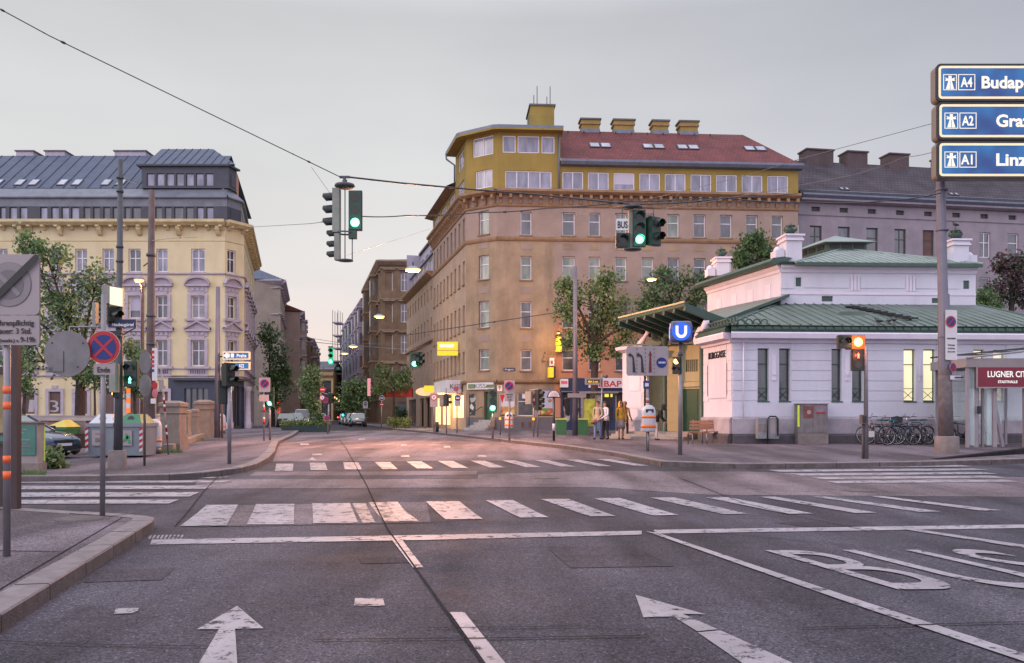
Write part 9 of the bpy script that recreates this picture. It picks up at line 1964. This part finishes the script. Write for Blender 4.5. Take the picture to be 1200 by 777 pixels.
wire('thin horizontal wire with beads left of the left hanging signal',[(262,268,40),(365,262,25),(392,258,20.1)],.009,.0,((.9,.05),(.75,.04)),mat=m_wireg)
wire('faint guy wire rising left from the hanging signal to the span wire',[(400,245,20.3),(365,196,19)],.004,.0,mat=m_wireg)
wire('faint diagonal wire below the hanging signal toward the side street',[(404,300,20.2),(505,268,45)],.004,.0,mat=m_wireg)
wire('guy wire from the BUS signal up toward the tan building',[(766,262,20),(800,222,40)],.006,.0,mat=m_wireg)
wire('thin long wire in front of the lower tan facade windows',[(475,393,60),(560,380,60),(655,366,60)],.03,.0,((.6,.12),),mat=m_wire)
wire('wire sagging over the street under the far lamp',[(345,399,70),(400,404,95),(478,410,66)],.03,.0,mat=m_wireg)
wire('higher thin wire over the street mouth',[(300,386,70),(400,402,90),(480,404,72)],.02,.0,mat=m_wireg)
wire('short wire from the rusty mast to the yellow facade',[(178,282,24.3),(205,279,55),(232,278,68)],.012,.0,((.6,.1),),mat=m_wireg)
wire('wire from the dark mast to the right behind the rusty mast',[(141,208,19.7),(160,216,30)],.010,.0,mat=m_wireg)
def hang_lamp(px,py,d,w,label,e,tint=(1,.6,.28),arm=None):
    p=P(px,py,d); s=w*d/1000/2; o=thing('street_lamp',tuple(p),label,'street lamp','lit hanging street lamps')
    b=MB(); b.lathe((p.x,p.y,p.z),[(0,.42*s),(.35*s,.38*s),(.8*s,.15*s),(s,0)],m_steel,14); b.tube([(p.x,p.y,p.z+.4*s),(p.x,p.y,p.z+.9*s)],.03,m_blk,5); hd=b.build('lamp_head',o)
    b=MB(); b.lathe((p.x,p.y,p.z-.01),[(.96*s,0),(.9*s,-.16*s),(.5*s,-.3*s),(0,-.34*s)],m_lit,14); b.build('lamp_glass',hd)
    lamp_glow(o,p-Vector((0,0,.6*s+.15)),tint,e,.2)
    if arm: b=MB(); b.tube([P(*q) for q in arm],.05,m_dmast,6); b.build('arm',o)
hang_lamp(484,315.5,35,19,'nearest lit lamp hanging over the road at left of the tan building',7500,tint=(1,.42,.19))
hang_lamp(444.5,370.5,70,13,'lit lamp hanging in front of the brown ornate house',350)
hang_lamp(414,405.5,100,11,'lit lamp hanging deeper in the street above the lilac house',300)
hang_lamp(404,414,130,9,'far lit lamp hanging near the end of the right row',200)
hang_lamp(763.5,327,46,12,'lit lamp head in front of the airy tree above the canopy',700,tint=(1,.45,.2),arm=((763.5,325,46),(768,322,46.5),(790,330,52)))
hang_lamp(398,470,150,7,'low row of small warm lights at the street end',120)
for (px_,py_,d_,e_,w_) in ((396,466,140,0,0),):
    pass
o=thing('light_string',tuple(P(400,470,120)),'string of small warm lights strung across the far street','lights'); b=MB(); pts=[P(390,463,118),P(396,467,119),P(403,472,120),P(412,472,121)]; b.tube(pts,.02,m_blk,4); b.build('cable',o)
for k in range(9):
    t=k/8; i=min(2,int(t*3)); q_=pts[i].lerp(pts[i+1],t*3-i); b=MB(); b.lathe((q_.x,q_.y,q_.z-.15),[(0,.14),(.10,.05),(.10,-.05),(0,-.12)],m_lit,8); b.build('bulb',o,fix=False)
# warm street light that washes the salmon corner (wall lamp above the yellow box signs)
o=thing('wall_lamp',tuple(fF.p(fF.u(650),1.1,zf(388))),'warm wall lamp above the yellow box signs on the tan corner','lamp')
b=MB(); p=fF.p(fF.u(652),1.2,zf(391)); b.tube([fF.p(fF.u(652),0,zf(390)),p],.04,m_blk,6); b.lathe(tuple(p),[(0,.1),(.12,.05),(.15,-.02)],m_blk,10); hd=b.build('lamp_head',o); b=MB(); b.lathe((p.x,p.y,p.z-.03),[(.13,0),(.08,-.06),(0,-.08)],m_lit,10); b.build('lamp_glass',hd); lamp_glow(o,fF.p(fF.u(650),2.4,zf(405)),(1,.5,.16),300,.3)
